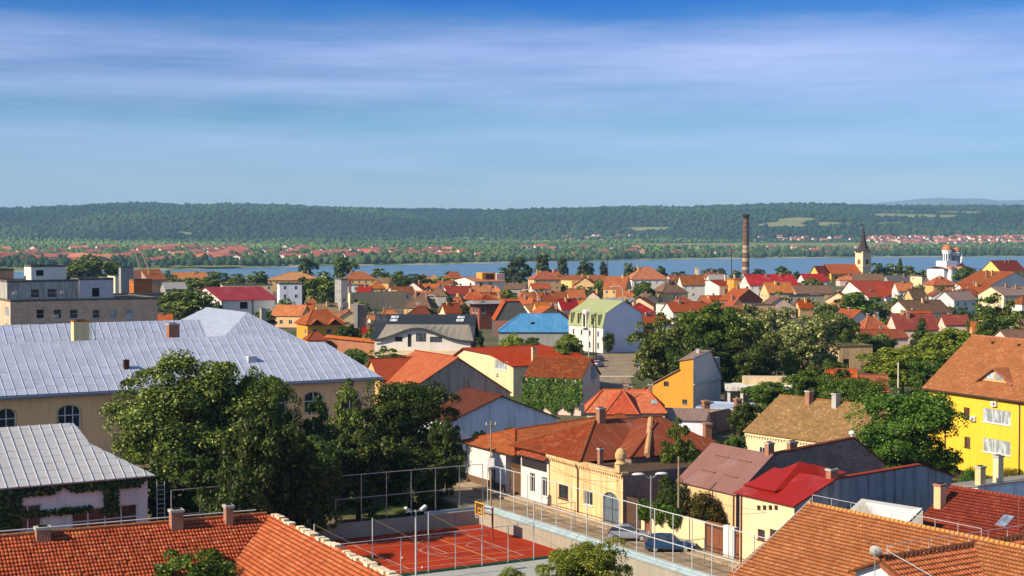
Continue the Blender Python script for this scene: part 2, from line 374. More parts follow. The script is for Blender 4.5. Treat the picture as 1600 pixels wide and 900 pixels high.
def land_z(x, y):
    px = 800 + F * x / max(y, 1.0)
    ds = F * (EYE - RIVER_Z) / (interp(YS, px) - HORIZ)
    if y < 1010: return 0.0
    if y < 1250: s = (y - 1010) / 240; return -31.0 * s * s * (3 - 2 * s)
    if y < ds - 30: return -31.0
    if y < ds + 40: return -31.0 + 7.0 * (y - ds + 30) / 70
    base = -24 + 28 * min(1.0, max(0.0, (y - ds) / (5600 - ds))) ** 1.15
    hill = 0.0
    if y > 5300:
        zr = EYE + 8200 * (HORIZ - interp(SKYLINE, px) - 3.0) / F - 9
        s = min(1.0, (y - 5300) / 2900); s2 = s * s * (3 - 2 * s)
        hill = (zr - 4) * s2
        w = math.sin(math.pi * s)
        hill += w * (30 * hash_noise(x / 240, y / 420) + 40 * hash_noise(x / 620 + 3, y / 900 + 1)) * min(1, (y - 5300) / 700)
        if y > 8200: hill -= (y - 8200) * 0.06
    return base + hill
def land_hit(px, py, y0=1300.0, lift=0.0):
    d = ray(px, py); y = y0
    while y < 9000:
        t = y / d.y; x = d.x * t; z = EYE + d.z * t
        if z <= land_z(x, y) + lift: return Vector((x, y, land_z(x, y)))
        y += 12
    return None

def ground_mat():
    m, t, p = new_mat('town_ground'); o = N(t, 'ShaderNodeTexCoord').outputs['Object']
    g = noise(t, o, 0.06, 6, 0.65); f = noise(t, o, 0.8, 5, 0.7)
    c = mixc(t, rng_map(t, g, 0.42, 0.58), (0.055, 0.085, 0.022), (0.16, 0.125, 0.085))
    c = mixc(t, rng_map(t, f, 0.4, 0.7, 0.0, 0.6), c, (0.05, 0.05, 0.03))
    sp = N(t, 'ShaderNodeSeparateXYZ'); lk(t, o, sp.inputs[0])
    # beyond the river: grassland, sandy shore low down
    gr = mixc(t, rng_map(t, noise(t, mapped(t, o, (0.004, 0.0016, 0.0)), 1.0, 5, 0.6), 0.42, 0.62), (0.075, 0.115, 0.028), (0.17, 0.19, 0.06))
    sand = mixc(t, rng_map(t, noise(t, o, 0.01, 5, 0.7), 0.44, 0.56), (0.34, 0.30, 0.21), (0.10, 0.14, 0.04))
    lowz = rng_map(t, sp.outputs['Z'], -25.2, -23.2, 1.0, 0.0)
    gr = mixc(t, lowz, gr, sand)
    c = mixc(t, rng_map(t, sp.outputs['Y'], 1240, 1260), c, gr)
    lk(t, c, p.inputs['Base Color']); p.inputs['Roughness'].default_value = 0.95; p.inputs['Specular IOR Level'].default_value = 0.1
    return m
def sheet(name, ys, spans, mat, zf):
    V = []; nx = spans
    for y in ys:
        for i in range(nx + 1):
            k = -0.62 + 1.24 * i / nx; V.append((k * (y + 60), y, zf(k * (y + 60), y)))
    Fc = [(j * (nx + 1) + i, j * (nx + 1) + i + 1, (j + 1) * (nx + 1) + i + 1, (j + 1) * (nx + 1) + i) for j in range(len(ys) - 1) for i in range(nx)]
    me = bpy.data.meshes.new(name); me.from_pydata(V, [], Fc); me.materials.append(mat)
    me.polygons.foreach_set('use_smooth', [True] * len(Fc))
    o = bpy.data.objects.new(name, me); COL.objects.link(o); o['kind'] = 'structure'; return o
GROUND = ground_mat()
COURT_Z = -1.2
def near_z(x, y):                                # the playground lies in a shallow pit below street level
    if 60 < y < 181 and -75 < x < 25: return -1.6
    return land_z(x, y) - 0.03
ysn = [-40, 20, 60, 61, 90, 120, 150, 180, 181, 210, 260, 400, 700, 1000, 1010] + [1010 + 24 * i for i in range(1, 11)] + [1500, 1900] + [2000 + 45 * i for i in range(75)]
ysn = sorted(set(ysn))
sheet('ground', ysn, 180, GROUND, lambda x, y: min(near_z(x, y), land_z(x, y)) if y < 1010 else land_z(x, y))
hill_m, ht, hp = new_mat('wooded_hill')
ho = N(ht, 'ShaderNodeTexCoord').outputs['Object']
lk(ht, mixc(ht, rng_map(ht, noise(ht, ho, 0.012, 6, 0.7), 0.4, 0.65), (0.018, 0.035, 0.012), (0.045, 0.07, 0.02)), hp.inputs['Base Color']); hp.inputs['Roughness'].default_value = 1.0; hp.inputs['Specular IOR Level'].default_value = 0.05
sheet('hills', [5300 + 45 * i for i in range(90)], 260, hill_m, lambda x, y: land_z(x, y) + (0.6 if y > 5340 else -3))
wm, wt_, wp = new_mat('river_water'); wob = N(wt_, 'ShaderNodeTexCoord').outputs['Object']
wc = mixc(wt_, rng_map(wt_, noise(wt_, mapped(wt_, wob, (0.002, 0.008, 1)), 1.0, 5, 0.6), 0.4, 0.65), (0.050, 0.115, 0.175), (0.10, 0.185, 0.25))
lk(wt_, wc, wp.inputs['Base Color']); wp.inputs['Roughness'].default_value = 0.32; wp.inputs['Specular IOR Level'].default_value = 0.35
bump(wt_, wp, noise(wt_, mapped(wt_, wob, (0.05, 0.16, 1)), 1.0, 5, 0.7), 0.35, 0.6)
mb = MB(); mb.face([(-4200, 1080, RIVER_Z), (4200, 1080, RIVER_Z), (4200, 4700, RIVER_Z), (-4200, 4700, RIVER_Z)])
tag(mb.build('river', wm), kind='structure')
# far blue mountains on the right
mb = MB(); prof = [(1180, 322), (1280, 320), (1340, 318), (1400, 313), (1440, 309), (1468, 307.5), (1500, 309), (1530, 308), (1560, 312), (1600, 311), (1660, 308), (1740, 312), (1820, 318), (1900, 322)]
pts = [atd(px, py + 1.5, 16400) for px, py in prof]
for a, b in zip(pts, pts[1:]):
    mb.face([(a.x, a.y - 2500, 0), (b.x, b.y - 2500, 0), b, a]); mb.face([(b.x, b.y + 900, 0), (a.x, a.y + 900, 0), a, b])
tag(mb.build('mountains', simple((.15, .19, .22), 1.0, var=.3, scale=.001, bmp=0, name='far_mountain'), smooth=True), kind='structure')

# ------------------------------------------------------------------ building kit
def inset_loop(lp, k):
    """shrink a loop towards its middle by about k metres"""
    cx = sum(p[0] for p in lp) / len(lp); cz = sum(p[1] for p in lp) / len(lp)
    w = max(abs(p[0] - cx) for p in lp); h = max(abs(p[1] - cz) for p in lp)
    return [(cx + (p[0] - cx) * (w - k) / w, cz + (p[1] - cz) * (h - k) / h) for p in lp]
def rect(x0, z0, x1, z1): return [(x0, z0), (x1, z0), (x1, z1), (x0, z1)]
def arch(x0, z0, x1, z1, rise, n=6):
    """window outline with a flat arch on top"""
    c = (x0 + x1) / 2; hw = (x1 - x0) / 2
    return [(x0, z0), (x1, z0)] + [(c + hw * math.cos(math.pi * i / n), z1 - rise + rise * math.sin(math.pi * i / n)) for i in range(n + 1)]

class House:
    """A building: an Empty at its base corner, local X to the right along the front, local Y to the back."""
    def __init__(s, label, P0, th, name='house', cat='house', group=None, z=0.0):
        s.P0 = Vector((P0[0], P0[1], 0)); s.th = th; s.root = empty(name, (P0[0], P0[1], 0), th, label, cat, group)
        s.wb = MB(); s.wins = []; s.ov = 0.35
    def frame(s, face, off):
        """face -> (2D to 3D, inward normal)"""
        if face == 'B': return (lambda x, z: Vector((x, off, z))), Vector((0, 1, 0))
        if face == 'A': return (lambda y, z: Vector((off, y, z))), Vector((1, 0, 0))
        if face == 'R': return (lambda y, z: Vector((off, y, z))), Vector((-1, 0, 0))
        return (lambda x, z: Vector((x, off, z))), Vector((0, -1, 0))
    def wall(s, face, off, outline, holes=(), reveal=0.16, mi=0):
        g, nin = s.frame(face, off)
        loops = [[Vector((x, z, 0)) for x, z in outline]] + [[Vector((x, z, 0)) for x, z in h] for h in holes]
        flat = [p for l in loops for p in l]
        tris = tessellate_polygon(loops)
        for tr in tris:
            q = [flat[i] for i in tr]; s.wb.face([g(p.x, p.y) for p in q], [(p.x, p.y) for p in q], mi)
        for h in holes:
            for a, b in zip(h, h[1:] + h[:1]):
                A, B = g(*a), g(*b); s.wb.face([A, B, B + nin * reveal, A + nin * reveal], [(0, 0), (1, 0), (1, .1), (0, .1)], mi)
    def window(s, face, off, lp, cols=2, rows=1, frame=None, pane=None, sill=True, depth=0.15, name='window', bar=0.06, surround=None, rowpos=None):
        """frame ring and bars as the part, pane and sill below it"""
        g, nin = s.frame(face, off); frame = frame or WHITE_PAINT; pane = pane or GLASS
        x0, x1 = min(p[0] for p in lp), max(p[0] for p in lp); z0, z1 = min(p[1] for p in lp), max(p[1] for p in lp)
        b = MB(); inn = inset_loop(lp, bar)
        d0, d1 = depth - 0.07, depth - 0.01
        for (a1, a2), (c1, c2) in zip(zip(lp, lp[1:] + lp[:1]), zip(inn, inn[1:] + inn[:1])):
            b.face([g(*a1) + nin * d0, g(*a2) + nin * d0, g(*c2) + nin * d0, g(*c1) + nin * d0])
            b.face([g(*c1) + nin * d0, g(*c2) + nin * d0, g(*c2) + nin * d1, g(*c1) + nin * d1])
        def bar_(ax0, az0, ax1, az1):
            P = [g(ax0, az0), g(ax1, az0), g(ax1, az1), g(ax0, az1)]
            Q = [p + nin * (d0 + 0.004) for p in P]; S = [p + nin * d1 for p in P]
            b.face(Q)
            for i in range(4): b.face([Q[i], Q[(i + 1) % 4], S[(i + 1) % 4], S[i]])
        for c in range(1, cols):
            x = x0 + (x1 - x0) * c / cols; bar_(x - bar * .45, z0 + bar * .5, x + bar * .45, z1 - bar * .5)
        rp = rowpos if rowpos else [k / rows for k in range(1, rows)]
        for k in rp:
            z = z0 + (z1 - z0) * k; bar_(x0 + bar * .5, z - bar * .4, x1 - bar * .5, z + bar * .4)
        if surround:
            ou = inset_loop(lp, -0.16)
            for (a1, a2), (c1, c2) in zip(zip(ou, ou[1:] + ou[:1]), zip(lp, lp[1:] + lp[:1])):
                b.face([g(*a1) - nin * .05, g(*a2) - nin * .05, g(*c2) - nin * .05, g(*c1) - nin * .05], mi=1)
                b.face([g(*a1), g(*a2), g(*a2) - nin * .05, g(*a1) - nin * .05], mi=1)
        w = b.build(name, [frame, surround] if surround else frame, s.root)
        pb = MB(); pb.face([g(*p) + nin * (depth - 0.02) for p in lp]); pb.build('pane', pane, w)
        if sill:
            sb = MB(); A = g(x0 - .08, z0 - .07) - nin * .12; B_ = g(x1 + .08, z0 + .0) + nin * .05
            sb.box(min(A.x, B_.x), max(A.x, B_.x), min(A.y, B_.y), max(A.y, B_.y), A.z, B_.z); sb.build('sill', frame, w)
        return w
    def finish_walls(s, mats): return s.wb.build('wall', mats, s.root)
    def chimney(s, x, y, z0, z1, w=0.55, d=0.45, mat=None, parent=None, cap=True, capmat=None):
        b = MB(); b.box(x - w / 2, x + w / 2, y - d / 2, y + d / 2, z0, z1)
        c = b.build('chimney', mat or BRICK, parent or s.root)
        if cap:
            k = MB(); k.box(x - w / 2 - .07, x + w / 2 + .07, y - d / 2 - .07, y + d / 2 + .07, z1 - 0.12, z1 + .06); k.box(x - w * .3, x + w * .3, y - d * .3, y + d * .3, z1 + .06, z1 + .14, mi=1)
            if parent is None: k.build('chimney_cap', [capmat or CONC, DARK], c)
            else: k.build('chimney_cap', [capmat or CONC, DARK], parent)
        return c
    def aircon(s, face, off, x, z):
        g, nin = s.frame(face, off); b = MB(); A = g(x - .42, z - .29) - nin * .34; B_ = g(x + .42, z + .29) - nin * .04
        b.box(min(A.x, B_.x), max(A.x, B_.x), min(A.y, B_.y), max(A.y, B_.y), A.z, B_.z)
        o = b.build('air_conditioner', WHITE_PAINT, s.root)
        f = MB(); n = 14; c = g(x - .1, z) - nin * .352
        g2 = [g(x - .1 + .2 * math.cos(6.283 * k / n), z + .2 * math.sin(6.283 * k / n)) - nin * .352 for k in range(n)]
        f.face(g2); f.build('fan', simple((0.12, 0.12, 0.13), 0.5, name='fan_grille'), o); return o
    def pipe(s, pts, r=0.05, mat=None, name='drainpipe'):
        b = MB()
        for a, c in zip(pts, pts[1:]): b.tube(a, c, r, n=6)
        return b.build(name, mat or GUTTER, s.root)

def box_roof_planes(kind, L, W, ze, zr, hip=None):
    """planes of a roof over the eave rectangle L x W; every plane starts with its eave edge"""
    A, B_, Cc, D = Vector((0, 0, ze)), Vector((L, 0, ze)), Vector((L, W, ze)), Vector((0, W, ze))
    if kind == 'gx':
        r0, r1 = Vector((0, W / 2, zr)), Vector((L, W / 2, zr)); return [[A, B_, r1, r0], [Cc, D, r0, r1]], [(r0, r1)], [('A', [A, D, r0]), ('R', [B_, Cc, r1])]
    if kind == 'gy':
        r0, r1 = Vector((L / 2, 0, zr)), Vector((L / 2, W, zr)); return [[D, A, r0, r1], [B_, Cc, r1, r0]], [(r0, r1)], [('B', [A, B_, r0]), ('K', [Cc, D, r1])]
    if kind == 'hx':
        h = min(hip if hip else W / 2, L / 2 - 0.01); r0, r1 = Vector((h, W / 2, zr)), Vector((L - h, W / 2, zr))
        return [[A, B_, r1, r0], [Cc, D, r0, r1], [D, A, r0], [B_, Cc, r1]], [(r0, r1), (A, r0), (B_, r1), (D, r0), (Cc, r1)], []
    if kind == 'hy':
        h = min(hip if hip else L / 2, W / 2 - 0.01); r0, r1 = Vector((L / 2, h, zr)), Vector((L / 2, W - h, zr))
        return [[D, A, r0, r1], [B_, Cc, r1, r0], [A, B_, r0], [Cc, D, r1]], [(r0, r1), (A, r0), (B_, r0), (D, r1), (Cc, r1)], []
    if kind == 'sb':   # shed falling to the front
        return [[A, B_, Vector((L, W, zr)), Vector((0, W, zr))]], [], []
    if kind == 'sk':   # shed falling to the back
        return [[Cc, D, Vector((0, 0, zr)), Vector((L, 0, zr))]], [], []
    if kind == 'sa':   # shed falling to the left
        return [[D, A, Vector((L, 0, zr)), Vector((L, W, zr))]], [], []
    if kind == 'sr':
        return [[B_, Cc, Vector((0, W, zr)), Vector((0, 0, zr))]], [], []
    if kind == 'pyr':
        r = Vector((L / 2, W / 2, zr)); return [[A, B_, r], [B_, Cc, r], [Cc, D, r], [D, A, r]], [(A, r), (B_, r), (Cc, r), (D, r)], []
    return [], [], []

def cap_tiles(h, edges, mat, r=0.13, parent=None, lift=0.02):
    b = MB()
    for a, c in edges:
        n = max(2, int((c - a).length / 0.4)); 
        for i in range(n):
            p, q = a.lerp(c, i / n), a.lerp(c, (i + 1.08) / n); up = Vector((0, 0, lift)); b.tube(p + up, q + up, r, r * 0.86, 6, False)
    return b.build('ridge_cap', mat, parent)

def in_poly(p, poly):
    c = False; j = len(poly) - 1
    for i in range(len(poly)):
        a, b = poly[i], poly[j]
        if (a[1] > p[1]) != (b[1] > p[1]) and p[0] < (b[0] - a[0]) * (p[1] - a[1]) / (b[1] - a[1]) + a[0]: c = not c
        j = i
    return c
def real_tiles(h, planes, mat, w=0.23, hh=0.36, parent=None, jit=0.012, hump=0.05, drop=0.0):
    """every tile modelled: a curved piece with its lower edge lifted over the row below"""
    b = MB(); rg = random.Random(int(w * 1e4) + len(planes))
    for pts in planes:
        P = [Vector(p) for p in pts]; u = (P[1] - P[0]).normalized(); n = u.cross(P[2] - P[0]).normalized()
        if n.z < 0: n = -n
        v = n.cross(u)
        if v.z < 0: v = -v
        o = P[0]; poly = [((p - o).dot(u), (p - o).dot(v)) for p in P]
        u0, u1 = min(q[0] for q in poly), max(q[0] for q in poly); v1 = max(q[1] for q in poly)
        for r in range(int(v1 / hh) + 1):
            for c in range(int((u1 - u0) / w) + 1):
                uc, vc = u0 + (c + .5) * w, (r + .5) * hh
                if not in_poly((uc, vc), poly) or rg.random() < drop: continue
                j = rg.uniform(-jit, jit); du = rg.uniform(-jit, jit) * .5
                q = lambda a, bb, k: o + u * (uc + du + a * w) + v * (vc + bb * hh) + n * (k + 0.03)
                xs = ((-.5, 0.0), (-.25, hump * .8), (0.02, hump), (.27, hump * .55), (.5, 0.0))
                top = [q(a, .58, z - .015 + j) for a, z in xs]; bot = [q(a, -.5, z + .03 + j) for a, z in xs]; und = [q(a, -.5, z - .01 + j) for a, z in xs]
                i = len(b.v); b.v += [tuple(p) for p in bot + top + und]; ci, ri = c + 1000, r; us = [(ci + .02 + .96 * (a + .5)) * w for a, z in xs]; vb, vt = (ri + .03) * hh, (ri + .97) * hh
                for k in range(4):
                    b.f.append((i + k, i + k + 1, i + 6 + k, i + 5 + k)); b.uv.append([(us[k], vb), (us[k + 1], vb), (us[k + 1], vt), (us[k], vt)]); b.mi.append(0)
                    b.f.append((i + 10 + k, i + 11 + k, i + 1 + k, i + k)); b.uv.append([(us[k], vb)] * 4); b.mi.append(0)
    return tag(b.build('roof_tiles', mat, parent), kind='stuff')

def std_house(label, P0, th, L, W, ze, zr, kind, wall, roof, ov=0.35, name='house', cat='house', group=None, hip=None, wins=(), caps=True, capmat=None,
              chim=(), roof_th=0.13, real=None, gutter=None, parapet=0.0, wallmats=None, base=0.0, sheets=None, under=None):
    """P0 is the near left corner of the eaves; the walls stand ov inside them.
    wins: (face, x0, z0, x1, z1, cols, rows[, kw]) in metres from the wall's own corner"""
    h = House(label, P0, th, name, cat, group)
    planes, edges, gables = box_roof_planes(kind, L, W, ze, zr, hip)
    x0, x1, y0, y1 = ov, L - ov, ov, W - ov
    def zroof(x, y):
        if kind in ('gx',): return ze + (zr - ze) * (1 - abs(y - W / 2) / (W / 2))
        if kind in ('gy',): return ze + (zr - ze) * (1 - abs(x - L / 2) / (L / 2))
        if kind == 'sb': return ze + (zr - ze) * y / W
        if kind == 'sk': return ze + (zr - ze) * (1 - y / W)
        if kind == 'sa': return ze + (zr - ze) * x / L
        if kind == 'sr': return ze + (zr - ze) * (1 - x / L)
        return ze
    dz = roof_th * 0.9; flat = kind == 'flat'
    ztop = (lambda x, y: ze) if flat else (lambda x, y: zroof(x, y) - dz + (0.25 if kind in ('hx', 'hy', 'pyr') else 0))
    holes = {'B': [], 'A': [], 'R': [], 'K': []}
    for w in wins:
        f = w[0]; lp = arch(w[1], w[2], w[3], w[4], w[7]['arch']) if len(w) > 7 and 'arch' in w[7] else rect(w[1], w[2], w[3], w[4])
        holes[f].append(lp)
        kw = {k: v for k, v in (w[7].items() if len(w) > 7 else ()) if k != 'arch'}
        h.window(f, {'B': y0, 'A': x0, 'R': x1, 'K': y1}[f], lp, w[5], w[6], **kw)
    for f in 'BARK':
        if f in 'BK':
            y = y0 if f == 'B' else y1
            ol = [(x0, base), (x1, base), (x1, ztop(x1, y))] + ([(L / 2, ztop(L / 2, y))] if kind == 'gy' else []) + [(x0, ztop(x0, y))]
            h.wall(f, y, ol, holes[f])
        else:
            x = x0 if f == 'A' else x1
            ol = [(y0, base), (y1, base), (y1, ztop(x, y1))] + ([(W / 2, ztop(x, W / 2))] if kind == 'gx' else []) + [(y0, ztop(x, y0))]
            h.wall(f, x, ol, holes[f])
    h.finish_walls(wallmats or wall)
    b = MB()
    if flat:
        b.box(x0, x1, y0, y1, ze - .3, ze)
        if parapet:
            t = .22
            for q in ((x0 - .05, x1 + .05, y0 - .05, y0 + t), (x0 - .05, x1 + .05, y1 - t, y1 + .05), (x0 - .05, x0 + t, y0 + t, y1 - t), (x1 - t, x1 + .05, y0 + t, y1 - t)): b.box(*q, ze, ze + parapet)
    else:
        for p in planes: b.slab(p, roof_th, mi2=None)
    rf = b.build('roof', roof, h.root)
    h.roof = rf; h.planes = planes; h.edges = edges
    if not flat and caps and edges: cap_tiles(h, edges, capmat or roof, parent=rf)
    if real and not flat: real_tiles(h, planes, real, parent=rf)
    for c in chim:
        x, y, zt = c[:3]; z0 = zroof(x, y) if kind in ('gx', 'gy', 'sb', 'sk', 'sa', 'sr') else ze
        h.chimney(x, y, z0 - 0.6, zt, *(c[3:] if len(c) > 3 else ()))
    if gutter and not flat:
        for p in planes:
            g = MB(); g.tube(Vector(p[0]) + Vector((0, 0, -.1)), Vector(p[1]) + Vector((0, 0, -.1)), 0.08, n=6); g.build('gutter', gutter, h.root)
    h.zroof = zroof; h.dims = (L, W, ze, zr); h.in_ = (x0, x1, y0, y1)
    return h

def prism(label, P0, th, face, outline, depth, wall, roofs, ov=0.3, name='house', cat='house', group=None, base=0.0, roof_th=0.13, wins=(), other=None, chim=(), caps=None, real=None, skip=(), fire=0):
    """a building whose end wall is outline (list of (along, z), left to right along the top); its roof runs back from it.
    face 'B': end wall on local y = 0, face 'A': end wall on local x = 0. roofs: one material or one for each top segment"""
    h = House(label, P0, th, name, cat, group)
    s0, s1 = outline[0][0], outline[-1][0]
    holes = {'B': [], 'A': [], 'R': [], 'K': []}
    offs = {'B': 0.0, 'K': depth, 'A': s0, 'R': s1} if face == 'B' else {'A': 0.0, 'R': depth, 'B': min(s0, s1), 'K': max(s0, s1)}
    for w in wins:
        f = w[0]; lp = arch(*w[1:5], w[7]['arch']) if len(w) > 7 and 'arch' in w[7] else rect(*w[1:5]); holes[f].append(lp)
        kw = {k: v for k, v in (w[7].items() if len(w) > 7 else ()) if k != 'arch'}
        h.window(f, offs[f], lp, w[5], w[6], **kw)
    dz = roof_th
    end = [(s0, base), (s1, base)] + [(a, z - dz) for a, z in reversed(outline)]
    if face == 'B':
        h.wall('B', 0.0, end, holes['B'])
        if fire:                                 # the wall stands free of the roof past the first slope
            m1 = outline[1][0]; e1 = [(s0, base), (m1, base), (m1, outline[1][1] - dz), (s0, outline[0][1] - dz)]
            h.wall('K', depth, e1); h.wall('R', m1, [(0.3, base), (depth, base), (depth, outline[1][1] - dz), (0.3, outline[1][1] - dz)])
            h.wall('K', fire, end)
            for (qa, za), (qb, zb_) in zip(outline[1:], outline[2:]):
                h.wb.face([Vector((qa, 0, za - dz)), Vector((qb, 0, zb_ - dz)), Vector((qb, fire, zb_ - dz)), Vector((qa, fire, za - dz))], [(0, 0), (1, 0), (1, .3), (0, .3)])
        else: h.wall('K', depth, end)
        h.wall('A', s0, [(0, base), (depth, base), (depth, outline[0][1] - dz), (0, outline[0][1] - dz)], holes['A'], mi=1 if other else 0)
        dR = fire or depth
        h.wall('R', s1, [(0, base), (dR, base), (dR, outline[-1][1] - dz), (0, outline[-1][1] - dz)], holes['R'], mi=1 if other and not fire else 0)
        P = lambda a, q, z: Vector((a, q, z))
    else:
        h.wall('A', 0.0, end, holes['A']); h.wall('R', depth, end)
        fa, fb = ('B', 'K') if s0 < s1 else ('K', 'B')
        h.wall(fa, s0, [(0, base), (depth, base), (depth, outline[0][1] - dz), (0, outline[0][1] - dz)], holes[fa], mi=1 if other else 0)
        h.wall(fb, s1, [(0, base), (depth, base), (depth, outline[-1][1] - dz), (0, outline[-1][1] - dz)], holes[fb], mi=1 if other else 0)
        P = lambda a, q, z: Vector((q, a, z))
    h.finish_walls([wall, other] if other else wall)
    mats = roofs if isinstance(roofs, (list, tuple)) else [roofs] * (len(outline) - 1)
    uniq = []; 
    for m in mats:
        if m not in uniq: uniq.append(m)
    b = MB(); h.planes = []; sg = 1 if s1 > s0 else -1
    n = len(outline) - 1
    for i, (a, c) in enumerate(zip(outline, outline[1:])):
        if i in skip: continue
        (xa, za), (xc, zc) = a, c
        ln = math.hypot(xc - xa, zc - za)
        if i == 0: xa, za = xa - (xc - xa) / ln * ov, za - (zc - za) / ln * ov
        if i == n - 1: xc, zc = xc + (xc - c[0] + (c[0] - a[0])) / ln * ov, zc + (c[1] - a[1]) / ln * ov
        if fire and i > 0:
            o2 = 0.08; q = [P(xa, -o2, za), P(xa, fire + o2, za), P(xc, fire + o2, zc), P(xc, -o2, zc)]
        else: q = [P(xa, -ov, za), P(xa, depth + ov, za), P(xc, depth + ov, zc), P(xc, -ov, zc)]
        if za > zc: q = [q[3], q[2], q[1], q[0]]
        b.slab(q, roof_th, mi=uniq.index(mats[i])); h.planes.append(q)
    h.roof = b.build('roof', uniq, h.root)
    top = max(range(len(outline)), key=lambda i: outline[i][1]); a, z = outline[top]
    if caps is not False and 0 < top < n: cap_tiles(h, [(P(a, -ov, z), P(a, depth + ov, z))], caps or mats[0], parent=h.roof)
    if real: real_tiles(h, h.planes, real, parent=h.roof)
    for c in chim: h.chimney(*c)
    return h
def trace(P0, th, face, pts, off=0.0):
    fn = on_b if face == 'B' else on_a
    return [fn(P0, th, x, y, off) for x, y in pts]
def pxwin(P0, th, face, x0, y0, x1, y1, off=0.0):
    """pixel rectangle of a window on a wall -> (face, a0, z0, a1, z1)"""
    (a0, z1), (a1, z0) = trace(P0, th, 'B' if face in 'BK' else 'A', [(x0, y0), (x1, y1)], off)
    return ('A' if face == 'R' and False else face, min(a0, a1), min(z0, z1), max(a0, a1), max(z0, z1))

# colours of the roofs and walls
T_ORANGE = tile_mat((C(206, 106, 60), C(160, 74, 44), C(224, 140, 88)), moss=0.35)
T_ORANGE2 = tile_mat((C(200, 92, 52), C(150, 62, 40), C(216, 122, 78)), moss=0.25)
T_RUST = tile_mat((C(176, 84, 50), C(120, 56, 38), C(200, 120, 80)), moss=0.6, mosscol=(0.05, 0.035, 0.025))
T_BROWN = tile_mat((C(172, 122, 76), C(122, 80, 50), C(206, 164, 110)), moss=0.6, mosscol=(0.07, 0.05, 0.03), w=0.2, h=0.24)
T_DKRED = tile_mat((C(136, 58, 40), C(96, 42, 32), C(170, 80, 54)), moss=0.45, relief=0.5)
T_MAROON = tile_mat((C(122, 50, 44), C(92, 38, 36), C(140, 66, 56)), moss=0.2, relief=0.4)
T_RED = tile_mat((C(200, 74, 42, .72), C(160, 54, 34, .7), C(216, 100, 60, .7)), moss=0.12, relief=0.35)
T_RED2 = tile_mat((C(184, 74, 46, .72), C(146, 56, 38, .7), C(202, 98, 64, .7)), moss=0.2, relief=0.5, w=0.3, h=0.34)
T_PALE = tile_mat((C(198, 120, 78), C(150, 88, 58), C(222, 158, 116)), moss=0.45)
T_GREYB = tile_mat((C(132, 98, 80), C(100, 74, 62), C(156, 120, 98)), moss=0.4)
M_RED = metal_roof(C(182, 44, 34, .58), 0.7, var=0.3, lines=0.3)
M_RED2 = metal_roof(C(182, 42, 40, .7), 0.9, var=0.15)
M_BROWN = metal_roof(C(146, 106, 98), 0.30, corr=True, var=0.2)
M_BROWN2 = metal_roof(C(150, 124, 112), 0.5, corr=True, var=0.2)
M_BLUE = metal_roof(C(84, 152, 204, .75), 0.8, var=0.35, lines=0.25)
M_GREEN = metal_roof(C(166, 174, 124), 0.8, var=0.15, lines=0.25)
M_BLACK = metal_roof((0.028, 0.034, 0.046), 0.42, corr=False, rough=0.4, var=0.2, lines=0.6)
M_GREY = metal_roof(C(160, 158, 156), 0.7, var=0.3)
M_RUST = metal_roof(C(150, 74, 46), 0.75, rust=0.9, rough=0.75, rustcol=(0.13, 0.04, 0.018))
M_TIN = metal_roof(C(202, 212, 234, .8), 50.0, rough=0.5, metallic=0.25, var=0.6, lines=0.0)
FELT = simple(C(120, 116, 110), 0.95, var=0.5, scale=0.6, name='roofing_felt')
P_CREAM = plaster(C(250, 226, 182, .72), 0.3); P_WHITE = plaster(C(244, 236, 226, .76), 0.28); P_YELLOW = plaster(C(250, 208, 72, 0.76), 0.25)
P_OCHRE = plaster(C(234, 188, 122, .75), 0.25); P_TAN = plaster(C(222, 184, 132), 0.3); P_ORANGE = plaster(C(240, 168, 70, 0.75), 0.3)
P_GREY = plaster(C(170, 168, 164), 0.5); P_PINK = plaster(C(236, 206, 190), 0.12); P_LILAC = plaster(C(236, 228, 240, .95), 0.25); P_PEACH = plaster(C(248, 208, 156, .72), 0.2)
P_BROWN = plaster(C(182, 146, 122), 0.3); P_OLD = plaster(C(244, 222, 166), 0.55, dark=C(170, 120, 70)); P_BLUEG = plaster(C(222, 228, 240, .9), 0.45, dark=(0.10, 0.10, 0.12))
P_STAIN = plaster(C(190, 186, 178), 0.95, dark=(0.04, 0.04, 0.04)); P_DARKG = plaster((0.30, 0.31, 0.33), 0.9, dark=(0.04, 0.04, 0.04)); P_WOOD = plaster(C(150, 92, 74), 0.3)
P_GABLE = plaster((0.36, 0.31, 0.27), 0.8, dark=(0.09, 0.075, 0.065))
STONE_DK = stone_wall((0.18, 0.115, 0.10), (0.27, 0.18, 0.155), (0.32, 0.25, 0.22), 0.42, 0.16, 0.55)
BRICKRED = stone_wall((0.40, 0.14, 0.07), (0.30, 0.10, 0.05), (0.30, 0.2, 0.14), 0.26, 0.085, 0.4)
PANEL_BR = stone_wall(C(220, 182, 154, .95), C(204, 164, 138, .95), C(172, 138, 116, .95), 0.9, 0.6, 0.35)

